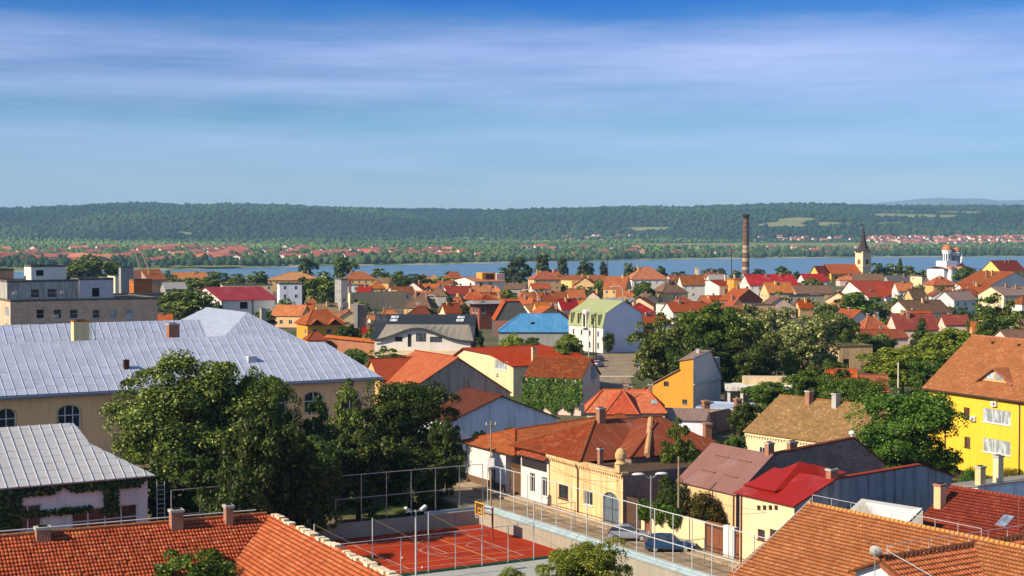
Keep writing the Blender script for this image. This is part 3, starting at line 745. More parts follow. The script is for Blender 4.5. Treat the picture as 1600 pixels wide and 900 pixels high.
# ------------------------------------------------------------------ the school with the tin roofs
def tin_sheets(h, planes, parent, step=1.28, rowh=1.9, maxn=300, mat=None, rib=0.05):
    """standing-seam sheets: each sheet a piece of its own, with a raised seam on its left side"""
    mat = mat or M_TIN; n_obj = 0; rg = random.Random(5); rest = MB()
    for pts in planes:
        P = [Vector(p) for p in pts]; u = (P[1] - P[0]).normalized(); n = u.cross(P[2] - P[0]).normalized()
        if n.z < 0: n = -n
        v = n.cross(u)
        if v.z < 0: v = -v
        o = P[0]; poly = [((p - o).dot(u), (p - o).dot(v)) for p in P]
        def clip(poly, ax_, val, keep_hi):
            out = []
            for i in range(len(poly)):
                a, b = poly[i], poly[(i + 1) % len(poly)]; ina = (a[ax_] >= val) == keep_hi or a[ax_] == val; inb = (b[ax_] >= val) == keep_hi or b[ax_] == val
                if ina: out.append(a)
                if ina != inb:
                    t = (val - a[ax_]) / (b[ax_] - a[ax_]); out.append((a[0] + (b[0] - a[0]) * t, a[1] + (b[1] - a[1]) * t))
            return out
        u0, u1 = min(q[0] for q in poly), max(q[0] for q in poly); v1 = max(q[1] for q in poly)
        for c in range(int((u1 - u0) / step) + 1):
            a0, a1 = u0 + c * step, u0 + (c + 1) * step
            strip = clip(clip(poly, 0, a0, True), 0, a1, False)
            if len(strip) < 3: continue
            off = rg.uniform(0, .5) * rowh
            r = 0; vv = -off
            while vv < v1:
                cell = clip(clip(strip, 1, vv, True), 1, vv + rowh, False); v_lo = vv; vv += rowh
                if len(cell) < 3: continue
                area = abs(sum(cell[i][0] * cell[(i + 1) % len(cell)][1] - cell[(i + 1) % len(cell)][0] * cell[i][1] for i in range(len(cell)))) / 2
                if area < 0.25: continue
                tilt = rg.uniform(-.006, .006); du = rg.uniform(0, 30)
                b = MB(); q3 = lambda q, k=0: o + u * q[0] + v * q[1] + n * (0.03 + 0.016 * (1 - (q[1] - v_lo) / rowh) + tilt + k)
                b.face([q3(q) for q in cell], [(q[0] + du, q[1] + du) for q in cell])
                for i in range(len(cell)):
                    j = (i + 1) % len(cell); b.face([q3(cell[i], -.03), q3(cell[j], -.03), q3(cell[j]), q3(cell[i])], [(du, du)] * 4)
                lo = [q for q in cell if abs(q[0] - a0) < 1e-4]
                if len(lo) >= 2:
                    y0, y1 = min(q[1] for q in lo), max(q[1] for q in lo)
                    S = [q3((a0, y0)), q3((a0 + rib, y0)), q3((a0 + rib, y1)), q3((a0, y1))]; Tt = [p + n * .075 for p in S]
                    b.face(Tt, mi=1)
                    for i in range(4): b.face([S[i], S[(i + 1) % 4], Tt[(i + 1) % 4], Tt[i]], mi=1)
                n_obj += 1
                if n_obj <= maxn: b.build('roof_sheet', [mat, SEAM], parent)
                else:
                    k = len(rest.v); rest.v += b.v; rest.f += [tuple(i + k for i in f) for f in b.f]; rest.uv += b.uv; rest.mi += b.mi
    if rest.f: tag(rest.build('roof_sheets', [mat, SEAM], parent), kind='stuff')
SEAM = metal_roof(C(226, 228, 232, .68), 50.0, rough=0.5, metallic=0.1, var=0.2, lines=0.0)

TH = 30
Pr = at(597, 589, 9.0)                        # right end of the front eave
SL = 76.0
P0 = wor(Pr, TH, -SL, 0)
lx1, ly1, zr1 = ridge(P0, TH, 9.0, 18, 536, 31)
lx3, ly3, zr3 = ridge(P0, TH, 9.0, 506, 534, 31)
lx2 = len_x(P0, TH, 418, ly1)
lx4, ly4, zr4 = ridge(P0, TH, 9.0, 466, 536, 31)
h = House('long ochre school with arched windows and a pale tin hipped roof', P0, TH, 'school', 'school')
W_ = 2 * ly1
wy = 0.7
wl = []
for (cx, cy, wpx) in ((10, 655, 30), (108, 650, 36), (206, 645, 34), (305, 641, 34), (432, 634, 29), (490, 631, 29), (547, 627, 29)):
    a0, zt = on_b(P0, TH, cx - wpx / 2, cy - 21, wy); a1, zb = on_b(P0, TH, cx + wpx / 2, cy + 18, wy)
    z1, z0 = 7.35, 4.45
    lp = arch(a0, z0, a1, z1, 0.75); wl.append(lp)
    h.window('B', wy, lp, 3 if wpx > 34 else 2, 1, rowpos=[0.55], bar=0.12, depth=0.25, surround=P_TAN)
    lp2 = rect(a0 + .1, 1.0, a1 - .1, 3.3); wl.append(lp2); h.window('B', wy, lp2, 2, 2, bar=0.1, depth=0.25)
ztop = 8.9
h.wall('B', wy, rect(0.7, -1.6, SL - .8, ztop), wl, 0.26)
h.wall('R', SL - .8, rect(wy, -1.6, W_ - wy, ztop)); h.wall('A', .7, rect(wy, -1.6, W_ - wy, ztop)); h.wall('K', W_ - wy, rect(.7, -1.6, SL - .8, ztop))
h.finish_walls(plaster(C(250, 200, 148, .92), 0.3))
E = [Vector((0, 0, 9)), Vector((SL, 0, 9)), Vector((SL, W_, 9)), Vector((0, W_, 9))]
R1, R2 = Vector((lx1, ly1, zr1)), Vector((lx2, ly1, zr1)); R4 = Vector((lx4, ly3, zr3)); R3 = Vector((lx3, ly3, zr3))
W3 = 2 * ly3
front = [E[0], E[1], R3, R4, R2, R1]; left = [E[3], E[0], R1]; right = [E[1], Vector((SL, W3, 9)), R3]
back = [E[2], E[3], R1, R2]; back2 = [Vector((SL, W3, 9)), Vector((lx2, W3, 9)), R4, R3]
b = MB()
for q in (front, left, right, back2, [Vector((lx2, W3, 9)), R4, R2]): b.slab(q, 0.15)
b.slab([E[2], E[3], R1, R2], .15)
rf = b.build('roof', M_TIN, h.root)
tin_sheets(h, [front, left], rf)
g = MB(); g.box(-.25, SL + .25, -.3, 0.05, 8.62, 8.86); g.box(-.1, SL + .1, 0.06, wy, 8.5, 8.72); gu = g.build('cornice_gutter', simple(C(150, 158, 176), 0.5, metallic=0.3, name='zinc'), h.root)
a, z_ = on_b(P0, TH, 197, 557, 4.2)
h.chimney(a, 4.2, 9.5, 12.6, .7, .6, simple((0.10, 0.04, 0.03), 0.8, name='rusty_sheet'), cap=False)
a, z_ = on_b(P0, TH, 393, 548, 4.6)
b = MB(); b.box(a - .6, a + .6, 4.2, 5.3, 11.2, 12.35); b.build('roof_hatch', SEAM, h.root)
h_school = h

# back wing of the school, behind and parallel, with the big chimney and the ladder
Pb = wor(P0, TH, -6, W_ + 6)
zb_r = z_at(Pb, TH, len_x(Pb, TH, 120, 9.0), 9.0, 505)
hb = std_house('rear school wing with pale tin roof and a big cream chimney', Pb, TH, len_x(Pb, TH, 250, 0) + 9, 18.0, 9.0, zb_r, 'gx', P_TAN, M_TIN, caps=False, name='school', cat='school')
tin_sheets(hb, hb.planes[:1], hb.roof, maxn=200)
a = len_x(Pb, TH, 124, 4.0); zt = z_at(Pb, TH, a, 4.0, 501)
hb.chimney(a, 4.0, 10, zt, 2.3, 1.6, plaster(C(240, 216, 160), 0.5, dark=(0.12, 0.1, 0.08)), capmat=T_RUST)
b = MB()
for dx in (1.35, 1.95): b.tube((a + dx, 3.2, 10), (a + dx, 3.2, zt - .2), 0.04, n=5)
for k in range(9): b.tube((a + 1.35, 3.2, 10.2 + k * .42), (a + 1.95, 3.2, 10.2 + k * .42), 0.03, n=5)
b.build('ladder', simple((0.06, 0.06, 0.07), .5, name='dark_iron'), hb.root)
# cross wing that joins them: its left slope catches the sun
zc_ = 15.2; Pa = at(386, 488, zc_)            # near end of its ridge
Wc = 20.0; Pc = wor(Pa, TH, -Wc / 2, -9.0)
hc = std_house('sunlit cross wing of the school with hipped pale tin roof', Pc, TH, Wc, 40.0, 9.0, zc_, 'hy', P_TAN, M_TIN, caps=False, name='school', cat='school', hip=9.0)
tin_sheets(hc, [hc.planes[0], hc.planes[2]], hc.roof, maxn=260)
b = MB(); q = wor(P0, TH, 0, 0)
a = len_x(P0, TH, 269, W_ * .5 + 1.5)
h_school.chimney(a, W_ * .5 + 1.5, 11, z_at(P0, TH, a, W_ * .5 + 1.5, 506), 1.5, 1.3, BRICKRED)
cx_, cy_ = loc(Pc, TH, atd(433, 505, Pa.y + 6)); hc.chimney(Wc * .5 + 4.2, 12, 10, 15.6, 1.0, .9, plaster(C(190, 180, 160), 0.6))
hc.chimney(1.4, 20, 9, 13.4, 1.6, 1.2, P_WHITE)

# ------------------------------------------------------------------ lower tin-roofed building at the left edge
TH2 = 32; Pe = at(243, 743, 6.0); L2 = 34.0; P2 = wor(Pe, TH2, -L2, 0)
rx, ry, rz = ridge(P2, TH2, 6.0, 115, 661, 31)
ex, ez = 0, 0
k_hip = Vector((len_x(P2, TH2, 138, ry * .62), ry * .62, 6 + (rz - 6) * .62))
h2 = House('low white annex with curved tin roof, ivy and big gridded windows', P2, TH2, 'school_annex', 'annex')
W2 = 2 * ry
front = [Vector((0, 0, 6)), Vector((L2, 0, 6)), k_hip, Vector((rx, ry, rz)), Vector((0, ry, rz))]
b = MB(); b.slab(front, .14); b.slab([Vector((L2, 0, 6)), Vector((L2, W2, 6)), Vector((k_hip.x, W2 - k_hip.y, k_hip.z)), k_hip], .14, ud=(0, 1, 0))
b.slab([k_hip, Vector((k_hip.x, W2 - k_hip.y, k_hip.z)), Vector((rx, ry, rz))], .14); b.slab([Vector((L2, W2, 6)), Vector((0, W2, 6)), Vector((0, ry, rz)), Vector((rx, ry, rz)), Vector((k_hip.x, W2 - k_hip.y, k_hip.z))], .14)
rf = b.build('roof', M_TIN, h2.root); tin_sheets(h2, [front], rf, step=1.0, rowh=1.05, mat=metal_roof(C(206, 206, 208), 50.0, rough=0.55, metallic=0.15, var=0.35, lines=0.0))
hol = []
for (xa, ya, xb, yb, c, r) in ((112, 792, 216, 832, 4, 2), (0, 800, 66, 850, 3, 2)):
    (a0, zt), (a1, zb) = on_b(P2, TH2, xa, ya + 8, .6), on_b(P2, TH2, xb, ya + 8, .6)
    zt = on_b(P2, TH2, xb, 786, .6)[1]; lp = rect(a0, zt - 2.5, a1, zt - 0.05); hol.append(lp); h2.window('B', .6, lp, c, r, bar=0.14, depth=.3, pane=GLASS_BROWN)
h2.wall('B', .6, rect(.6, -1.6, L2 - .6, 5.9), hol, .3); h2.wall('R', L2 - .6, rect(.6, -1.6, W2 - .6, 5.9)); h2.wall('A', .6, rect(.6, -1.6, W2 - .6, 5.9)); h2.wall('K', W2 - .6, rect(.6, -1.6, L2 - .6, 5.9))
h2.finish_walls(plaster(C(236, 232, 222, .9), 0.4))
b = MB(); a = len_x(P2, TH2, 238, .3)
for k in (0, .75): b.tube((L2 + .1 + k, -.1, -1.2), (L2 + .1 + k, -.1, 5.4), .04, n=6)
for k in range(14): b.tube((L2 + .1, -.1, -.8 + k * .45), (L2 + .85, -.1, -.8 + k * .45), .03, n=5)
tag(b.build('wall_ladder', STEEL_W), 'pale steel ladder fixed beside the corner of the low white annex', 'ladder').matrix_world = h2.root.matrix_world if False else Matrix.Translation(h2.root.location) @ Matrix.Rotation(R(TH2), 4, 'Z')
IVY_SPOTS = [(h2, P2, TH2)]

# ------------------------------------------------------------------ near orange tiled building, bottom left (two wings)
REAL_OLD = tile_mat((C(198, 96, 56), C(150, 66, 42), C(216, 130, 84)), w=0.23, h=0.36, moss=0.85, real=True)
TH4 = 27; zr4_ = 9.6
Pk = at(425, 803, zr4_)                         # where the two ridges meet
thk = 27
L4 = 34.0; half = 7.6; ze4 = 5.2
P4 = wor(Pk, thk, -L4, -half)
def zslope(y): return ze4 + (zr4_ - ze4) * y / half
h4 = House('old house with orange clay tile roof and three brick chimneys, nearest at bottom left', P4, thk)
V = lambda x, y, z: Vector((x, y, z))
valley = V(L4 - half, 0, ze4)
plane1 = [V(0, 0, ze4), valley, V(L4, half, zr4_), V(0, half, zr4_)]
len5 = 24.0
plane2 = [valley, V(L4 - half, half - len5, ze4), V(L4, half - len5, zr4_), V(L4, half, zr4_)]
b = MB(); b.slab(plane1, .13); b.slab([V(L4, 2 * half, ze4), V(0, 2 * half, ze4), V(0, half, zr4_), V(L4, half, zr4_)], .13)
b.slab(plane2, .13); b.slab([V(L4 + half, half - len5, ze4), V(L4 + half, 2 * half, ze4), V(L4, half, zr4_), V(L4, half - len5, zr4_)], .13)
b.slab([V(L4 + half, 2 * half, ze4), V(L4, 2 * half, ze4), V(L4, half, zr4_)], .13)
rf = b.build('roof', REAL_OLD, h4.root)
real_tiles(h4, [plane1], REAL_OLD, 0.23, 0.36, rf, jit=.02, drop=.007)
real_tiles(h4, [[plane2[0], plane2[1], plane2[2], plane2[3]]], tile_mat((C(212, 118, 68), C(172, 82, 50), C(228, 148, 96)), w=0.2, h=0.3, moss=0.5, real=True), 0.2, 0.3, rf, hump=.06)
WHITEWASH = plaster(C(240, 222, 190), 0.5, dark=(0.3, 0.14, 0.07))
for i in range(40):
    y = half - .3 - i * .6
    if i in (7, 8, 21, 22): continue
    if rng.random() < .12: continue
    b = MB(); b.box(L4 - .16 - rng.uniform(0, .22), L4 + .14 + rng.uniform(0, .18), y - .45 - rng.uniform(0, .17), y + rng.uniform(-.1, .02), zr4_ - .05, zr4_ + .06 + rng.uniform(0, .13), M=Matrix.Translation((0, 0, rng.uniform(-.03, .03)))); b.build('ridge_mortar', WHITEWASH, rf)
b = MB(); b.tube(V(0, half, zr4_ + .1), V(L4 - .4, half, zr4_ + .1), .11, n=6); b.build('ridge_cap', T_ORANGE, rf)
b = MB(); b.tube(V(0, half + .5, zr4_ + .28), V(L4 - 1, half + .5, zr4_ + .28), .05, n=6); b.build('ridge_pipe', STEEL_W, h4.root)
for px_, py_, w in ((62, 824, .9), (272, 797, .8), (354, 790, .5)):
    a = len_x(P4, thk, px_, half - .5); h4.chimney(a, half - .5, zr4_ - 1.2, z_at(P4, thk, a, half - .5, py_), w, .7, BRICK)
h4.wall('B', .4, rect(.4, -1.6, L4 - half, ze4)); h4.wall('A', .4, [(.4, -1.6), (2 * half - .4, -1.6), (2 * half - .4, ze4), (half, zr4_ - .2), (.4, ze4)])
h4.wall('A', L4 - half + .4, rect(half - len5 + .4, -1.6, .4, ze4)); h4.wall('B', half - len5 + .4, [(L4 - half + .4, -1.6), (L4 + half - .4, -1.6), (L4 + half - .4, ze4), (L4, zr4_ - .2), (L4 - half + .4, ze4)])
h4.wall('R', L4 + half - .4, rect(half - len5 + .4, -1.6, 2 * half - .4, ze4)); h4.wall('K', 2 * half - .4, rect(.4, -1.6, L4 + half - .4, ze4))
h4.finish_walls(P_OCHRE)

# ------------------------------------------------------------------ middle of the picture
# grey gable with orange-red roof behind the dark trees
TH = 28; zr = 8.6; Pk = at(715, 558, zr)
P9 = wor(Pk, TH, 0, 0); o9 = trace(P9, TH, 'B', [(640, 622), (715, 558), (797, 612)])
o9[0] = (o9[0][0], 3.6)
h = prism('red-roofed house with tall windowless grey gable behind the dark trees', P9, TH, 'B', o9, 17, P_GABLE, T_RED, wins=())
# tiled porch roof on its left
Pq = at(600, 594, 4.2)
std_house('small house with red ribbed tile roof at the school corner', wor(Pq, 28, -1, 0), 24, 12.5, 9, 4.2, 7.6, 'gx', P_OCHRE, T_RED2)
# dark red roof with blue-grey windowless gable
TH = 27; zr = 7.2; Pk = at(783, 618, zr); P10 = Pk
o10 = trace(P10, TH, 'B', [(703, 657), (783, 618), (872, 652)])
h = prism('dark red roofed house with windowless blue-grey gable wall', P10, TH, 'B', o10, 11, P_BLUEG, T_MAROON)
h.chimney(-4.5, 9.5, 5.5, 7.6, .9, .6, CONC)
# cream house with low red roof
TH = 28; Pn = at(802, 571, 5.6); Pn = wor(Pn, TH, 0, 0)
o11 = trace(Pn, TH, 'A', [(802, 571), (766, 552), (725, 544), (708, 557)])
Pb_ = Pn
w = [pxwin(Pn, TH, 'A', 773, 562, 792, 579) + (2, 1, {'frame': WHITE_PAINT, 'pane': GLASS_PALE})]
dep = len_x(Pn, TH, 862, 3.0)
h = prism('cream two-storey house with wide low red roof and air conditioner', Pn, TH, 'A', o11, 17.0, P_CREAM, T_RED, wins=w, ov=.5)
a, z_ = on_a(Pn, TH, 777, 585); h.aircon('A', 0.0, a, z_)
a = len_x(Pn, TH, 834, 2.0); h.chimney(a, 2.0, 5.8, z_at(Pn, TH, a, 2.0, 543), .7, .6, P_PEACH)
# ivy house
TH = -24; Pn = at(909, 592, 6.0); Li = -len_x(Pn, TH, 818); Wi = 9.0
P12 = wor(Pn, TH, -Li, 0)
zr = z_at(P12, TH, Li, Wi / 2, 560)
h12 = std_house('pink-gabled house with dark red tile roof and an ivy-covered front', P12, TH, Li, Wi, 6.0, zr, 'gx', P_PINK, T_DKRED, ov=.25)
(a0, z1), (a1, z0) = [on_a(P12, TH, x, y, Li - .25) for x, y in ((924, 572), (931, 590))]
b = MB(); b.box(Li - .25, Li - .1, a0, a1, z0, z1); b.build('gable_hatch', simple(C(150, 160, 170), .6, name='hatch'), h12.root); h12.aircon('R', Li - .25, (a0 + a1) / 2 + .2, z0 - .6)
# orange turreted house
TH = -3; Pn = at(913, 645, 4.4); L13 = len_x(Pn, TH, 1044); W13 = 9.5
zr = z_at(Pn, TH, L13 * .4, W13 / 2, 609)
T13 = tile_mat((C(218, 96, 54), C(176, 70, 42), C(232, 128, 80)), moss=0.5, mosscol=(0.10, 0.04, 0.03))
h13 = std_house('orange tiled house with a pointed front turret roof and finial', Pn, TH, L13, W13, 4.4, zr, 'hx', plaster(C(226, 204, 176), 0.6), T13,
    wins=[('B', 1.2, 1.0, 2.4, 2.6, 2, 1), ('B', 8.2, 1.0, 9.4, 2.6, 2, 1)], chim=[(L13 - 2.2, 4.6, zr + .8, .6, .6, BRICK), (5.8, 4.9, zr + .7, .7, .6, BRICK)], hip=2.6)
xa, xb = len_x(Pn, TH, 945), len_x(Pn, TH, 999); xm = len_x(Pn, TH, 974, 2.5); zt = z_at(Pn, TH, xm, 2.2, 609)
b = MB(); q = [V(xa, -.6, 4.3), V(xb, -.6, 4.3), V(xm, 2.2, zt)]; b.slab(q, .12); b.slab([V(xb, -.6, 4.3), V(xb + .2, 4.6, 5.8), V(xm, 2.2, zt)], .12); b.slab([V(xa, -.6, 4.3), V(xm, 2.2, zt), V(xa - .1, 4.6, 5.8)], .12)
tr = b.build('turret_roof', T13, h13.root); cap_tiles(h13, [(q[0], q[2]), (q[1], q[2])], T13, parent=tr)
b = MB(); b.tube((xm, 2.2, zt), (xm, 2.2, zt + 1.7), .05, .02, 6); b.tube((xm, 2.2, zt + .5), (xm, 2.2, zt + .75), .14, .05, 8); b.build('finial', simple((.12, .05, .04), .6, name='rusty_iron'), h13.root)
b = MB(); b.box(xa + .5, xb - .5, -.2, .4, -.2, 4.3); b.build('bay_wall', plaster(C(226, 204, 176), 0.6), h13.root)
xs_, zs_ = len_x(Pn, TH, 1023, 2.2), 0
b = MB(); m_ = z_at(Pn, TH, xs_, 2.2, 620); sl = math.atan2(zr - 4.4, W13 / 2)
b.box(-.4, .4, -.5, .5, 0.03, .12, M=Matrix.Translation((xs_, 2.2, 4.4 + 2.2 * math.tan(sl))) @ Matrix.Rotation(sl, 4, 'X')); b.build('skylight', GLASS_PALE, h13.root)
# lean-to with grey ribbed roof right of it
Pl = at(1030, 655, 3.4); std_house('low lean-to with grey ribbed metal roof below the orange house', Pl, -14, 6.5, 5.0, 3.4, 4.5, 'sb', P_LILAC, M_BROWN2, name='shed', cat='shed')
# orange and grey gabled house
TH = -30; Pn = at(1083, 635, 0.6); 
o14 = trace(Pn, TH, 'B', [(1010, 604), (1062, 576), (1062.2, 563), (1084, 559)]); o14[-1] = (0.0, o14[-1][1]); 
zpk = o14[-1][1]
w14 = [pxwin(Pn, TH, 'B', 1037, 596, 1045, 604) + (1, 1, {'frame': GUTTER, 'sill': False}), pxwin(Pn, TH, 'B', 1066, 624, 1074, 632) + (1, 1, {'frame': STEEL})]
h14 = House('bright orange-walled house with brown ribbed roof and grey side wall', Pn, TH)
hol = []
for w in w14:
    lp = rect(*w[1:5]); hol.append(lp); h14.window('B', 0, lp, w[5], w[6], **w[7])
D14 = 12.0
end = [(o14[0][0], 0), (0, 0), (0, zpk)] + [o14[2], o14[1], o14[0]]
h14.wall('B', 0, end, hol)
side = trace(Pn, TH, 'A', [(1084, 559), (1110, 547), (1133, 583)]); side[0] = (0, zpk)
side = [(0, zpk), (side[1][0], side[1][1]), (D14, side[2][1])]
h14.wall('R', 0, [(0, 0), (D14, 0), side[2], side[1], side[0]], mi=1)
h14.wall('A', o14[0][0], [(0, 0), (D14, 0), (D14, o14[0][1]), (0, o14[0][1])]); h14.wall('K', D14, [(o14[0][0], 0), (0, 0), (0, side[2][1]), (o14[0][0], o14[0][1])])
h14.finish_walls([P_ORANGE, plaster(C(206, 206, 208), 0.4)])
b = MB(); x0_, z0_ = o14[0]; x1_, z1_ = o14[1]; dd = .5
b.slab([V(x0_ - .9, D14, z0_ - .45), V(x0_ - .9, -.3, z0_ - .45), V(x1_, -.3, z1_), V(x1_, D14, z1_)], .14)
x2_, z2_ = o14[2]; ym, zm = side[1]
b.slab([V(x2_ - .2, -.25, z2_), V(.25, -.25, zpk), V(.25, ym, zm), V(x2_ - .2, ym, zm)], .12, ud=(0, 1, 0)); b.slab([V(x2_ - .2, D14, side[2][1]), V(.25, D14, side[2][1]), V(.25, ym, zm), V(x2_ - .2, ym, zm)], .12, ud=(0, 1, 0))
b.build('roof', M_BROWN2, h14.root)
b = MB(); b.box(x1_ + .05, -.05, .3, D14 - .3, z1_ - 1.5, z2_ - .15); b.build('upper_wall', P_GREY, h14.root)
b = MB(); zz = on_a(Pn, TH, 1100, 600)[1]; b.box(0.02, .3, -.05, D14, zz + .2, zz + .38); b.build('ledge', CONC, h14.root)
h14.chimney(x1_ + 1.2, 5, z2_, z2_ + 1.6, .6, .5, CONC)
# blue-white flat roof to the right of it
Pf = at(1083, 638, 3.0); std_house('low flat-roofed garage with pale blue-white roof by the orange house', Pf, -24, 10.5, 9, 3.0, 3.0, 'flat', P_OCHRE, simple(C(176, 190, 214), .7, name='pale_membrane'), parapet=.25, name='garage', cat='garage')
# ruin: long white slab on pillars
Pr_ = at(1134, 607, 3.8); hr = House('derelict white concrete shelter with slab roof on pillars', Pr_, -6, 'shelter', 'shelter')
Ls = len_x(Pr_, -6, 1246)
b = MB(); b.box(0, Ls, 0, 7, 3.4, 4.1); b.build('roof_slab', plaster(C(236, 232, 224), 0.7, dark=(.12, .1, .08)), hr.root)
for k in (0.3, 2.4, 6.8, 9.2, Ls - .5): b = MB(); b.box(k, k + .45, .3, .75, 0, 3.4); b.build('pillar', P_WHITE, hr.root)
b = MB(); b.box(0, Ls, 6.5, 6.8, 0, 3.4); b.build('wall', P_GABLE, hr.root)
b = MB(); b.box(3, Ls - .5, 4, 7.5, 4.1, 5.3); b.build('parapet', plaster(C(226, 200, 160), .7), hr.root)
# ruin: brick shells with flat tops
for lab, px_, py_, ze_, th_, xr_, w_, hh in (
    ('ruined brick shell with weeds on its flat top, nearest the slab', 1311, 577, 5.0, 12, 1365, 7, 0), ('ruined low concrete shell with overgrown top below the orange hip roof', 1262, 560, 4.4, 14, 1318, 7, 0),
    ('ruined wall block with dark openings beside the white shelter', 1246, 588, 2.8, -8, 1300, 7, 0)):
    Pq = at(px_, py_ - 0, 0); Pq = at(px_, py_, 0.2)
    Lq = len_x(Pq, th_, xr_)
    hq = std_house(lab, Pq, th_, Lq, w_, ze_, ze_, 'flat', plaster(C(214, 182, 140), .75, dark=(.10, .07, .05)), simple((.17, .14, .08), .95, var=.6, scale=.8, name='weedy_roof'), ov=0.02, parapet=.35, name='ruin', cat='ruin',
        wins=[('B', 1.0, 0.4, 2.4, 2.4, 1, 1, {'pane': DARK, 'frame': BRICK, 'sill': False}), ('A', 1.5, 0.4, 4.0, 2.6, 1, 1, {'pane': DARK, 'frame': BRICK, 'sill': False})])
Pq = at(1293, 603, 3.4); std_house('bright orange tiled shed roof among the trees below the ruins', Pq, -4, len_x(Pq, -4, 1345), 7, 3.4, 6.0, 'gx', BRICKRED, T_ORANGE2, name='shed', cat='shed')
Pq = at(1345, 612, 3.0); std_house('small dark red shed half hidden beside the concrete post', Pq, -8, len_x(Pq, -8, 1392), 6, 3.0, 5.6, 'gx', BRICKRED, T_RUST, name='shed', cat='shed')
# brown tiled cottage
TH = 37; zr = 8.0; Pe = at(1160, 674, 4.6)
P16n = wor(Pe, TH, 0, 0)
l_e = 18.5
P16 = wor(Pe, TH, 0, -l_e)                      # near left corner of the eaves
rx_, ry_, rz_ = ridge(P16, TH, 4.6, 1226, 618, 31, 'y')
L16 = 2 * rx_
h16 = std_house('old cream cottage with mossy brown tile roof and dentil cornice', P16, TH, L16, l_e, 4.6, rz_, 'gy', P_CREAM, T_BROWN, ov=.3)
b = MB()
for k in range(40): b.box(.16, .32, .5 + k * .45, .7 + k * .45, 4.0, 4.2)
b.box(.1, .34, .3, l_e - .3, 4.22, 4.42); b.build('cornice', P_CREAM, h16.root)
for (px_, top_, m_) in ((1266, 611, BRICK), (1308, 615, CONC)):
    a = len_y(P16, TH, px_, rx_ - .8); h16.chimney(rx_ - .8, a, rz_ - 1.5, z_at(P16, TH, rx_ - .8, a, top_), .8, .7, m_)
a0, z1 = on_a(P16, TH, 1187, 692, .3); a1, z0 = on_a(P16, TH, 1197, 706, .3); h16.window('A', .27, rect(min(a0, a1), 1.6, max(a0, a1), 3.0), 2, 1, depth=.02)
# yellow apartment house
TH = 25; Pe = at(1440, 606, 9.6); len15 = 30.0
P15 = wor(Pe, TH, 0, -len15)
rx_, ry_, rz_ = ridge(P15, TH, 9.6, 1507, 523, 38, 'y')
T15 = tile_mat((C(190, 102, 66), C(150, 72, 48), C(210, 130, 90)), w=.3, h=.34, moss=.15, relief=.6)
wins = []
for (xa, ya, xb, yb, c) in ((1536, 640, 1579, 662, 3), (1536, 686, 1579, 710, 3)):
    w = pxwin(P15, TH, 'A', xa, ya, xb, yb, .6); f, a0, z0, a1, z1 = w; m0 = (z0 + z1) / 2
    wins.append(('A', a0, m0 - .85, a1, m0 + .85, 3, 1, {'pane': GLASS_PALE, 'depth': .12}))
f, a0, z0, a1, z1 = pxwin(P15, TH, 'A', 1506, 636, 1515, 655, .6); wins.append(('A', a0, z0, a1, z1, 1, 1, {'frame': WOOD, 'pane': GLASS_BROWN}))
f, a0, z0, a1, z1 = pxwin(P15, TH, 'A', 1507, 682, 1516, 700, .6); wins.append(('A', a0, z0, a1, z1, 1, 1, {'frame': WOOD, 'pane': GLASS_BROWN}))
h15 = std_house('bright yellow three-storey house with brown tile roof and triangular dormer', P15, TH, 2 * rx_, len15, 9.6, rz_, 'gy', P_YELLOW, T15, ov=.6, wins=wins, gutter=GUTTER)
for px_, py_ in ((1555, 631), (1522, 654)):
    a, z_ = on_a(P15, TH, px_, py_, .6); h15.aircon('A', .6, a, z_)
for px_ in (1478, 1594):
    a, z_ = on_a(P15, TH, px_, 640, .6); h15.pipe([V(.2, a, 9.4), V(.5, a, 8.9), V(.5, a, 0)], .07)
sl = (rz_ - 9.6) / rx_
a, z_ = on_a(P15, TH, 1559, 607, 2.0)           # dormer
zb = 9.6 + sl * 2.0 + .05; a0 = on_a(P15, TH, 1530, 607, 2.0)[0]; a1 = on_a(P15, TH, 1580, 607, 2.0)[0]; zp = z_at(P15, TH, 2.0, a, 577)
lo_, hi_ = min(a0, a1), max(a0, a1); md = (lo_ + hi_) / 2; xe = 2.0 + (zp - zb) / sl
b = MB(); b.face([V(2, lo_, zb), V(2, md, zp), V(2, hi_, zb)]); dm = b.build('dormer', P_OCHRE, h15.root)
b = MB()
for q in ([V(1.6, hi_ + .35, zb - .15), V(1.6, md, zp + .15), V(xe, md, zp + .15), V(2.0, hi_ + .35, zb)], [V(1.6, lo_ - .35, zb - .15), V(1.6, md, zp + .15), V(xe, md, zp + .15), V(2.0, lo_ - .35, zb)]): b.slab(q, .15, ud=(1, 0, 0))
b.build('dormer_roof', T15, dm)
b = MB(); hm = zb + (zp - zb) * .72
for s_ in (-1, 1):
    e = md + s_ * .12; f_ = md + s_ * (hi_ - lo_) * .36
    b.face([V(1.95, e, zb + .25), V(1.95, f_, zb + .25), V(1.95, f_ - s_ * .15, zb + .75), V(1.95, e, hm)])
b.build('dormer_pane', GLASS_PALE, dm)
for k in range(6): b = MB(); bx_ = rx_ - .9; b.box(bx_ - .2, bx_ + .2, 2 + k * 4.6, 2.25 + k * 4.6, rz_ - .75, rz_ - .45); b.build('roof_vent', GUTTER, h15.root)

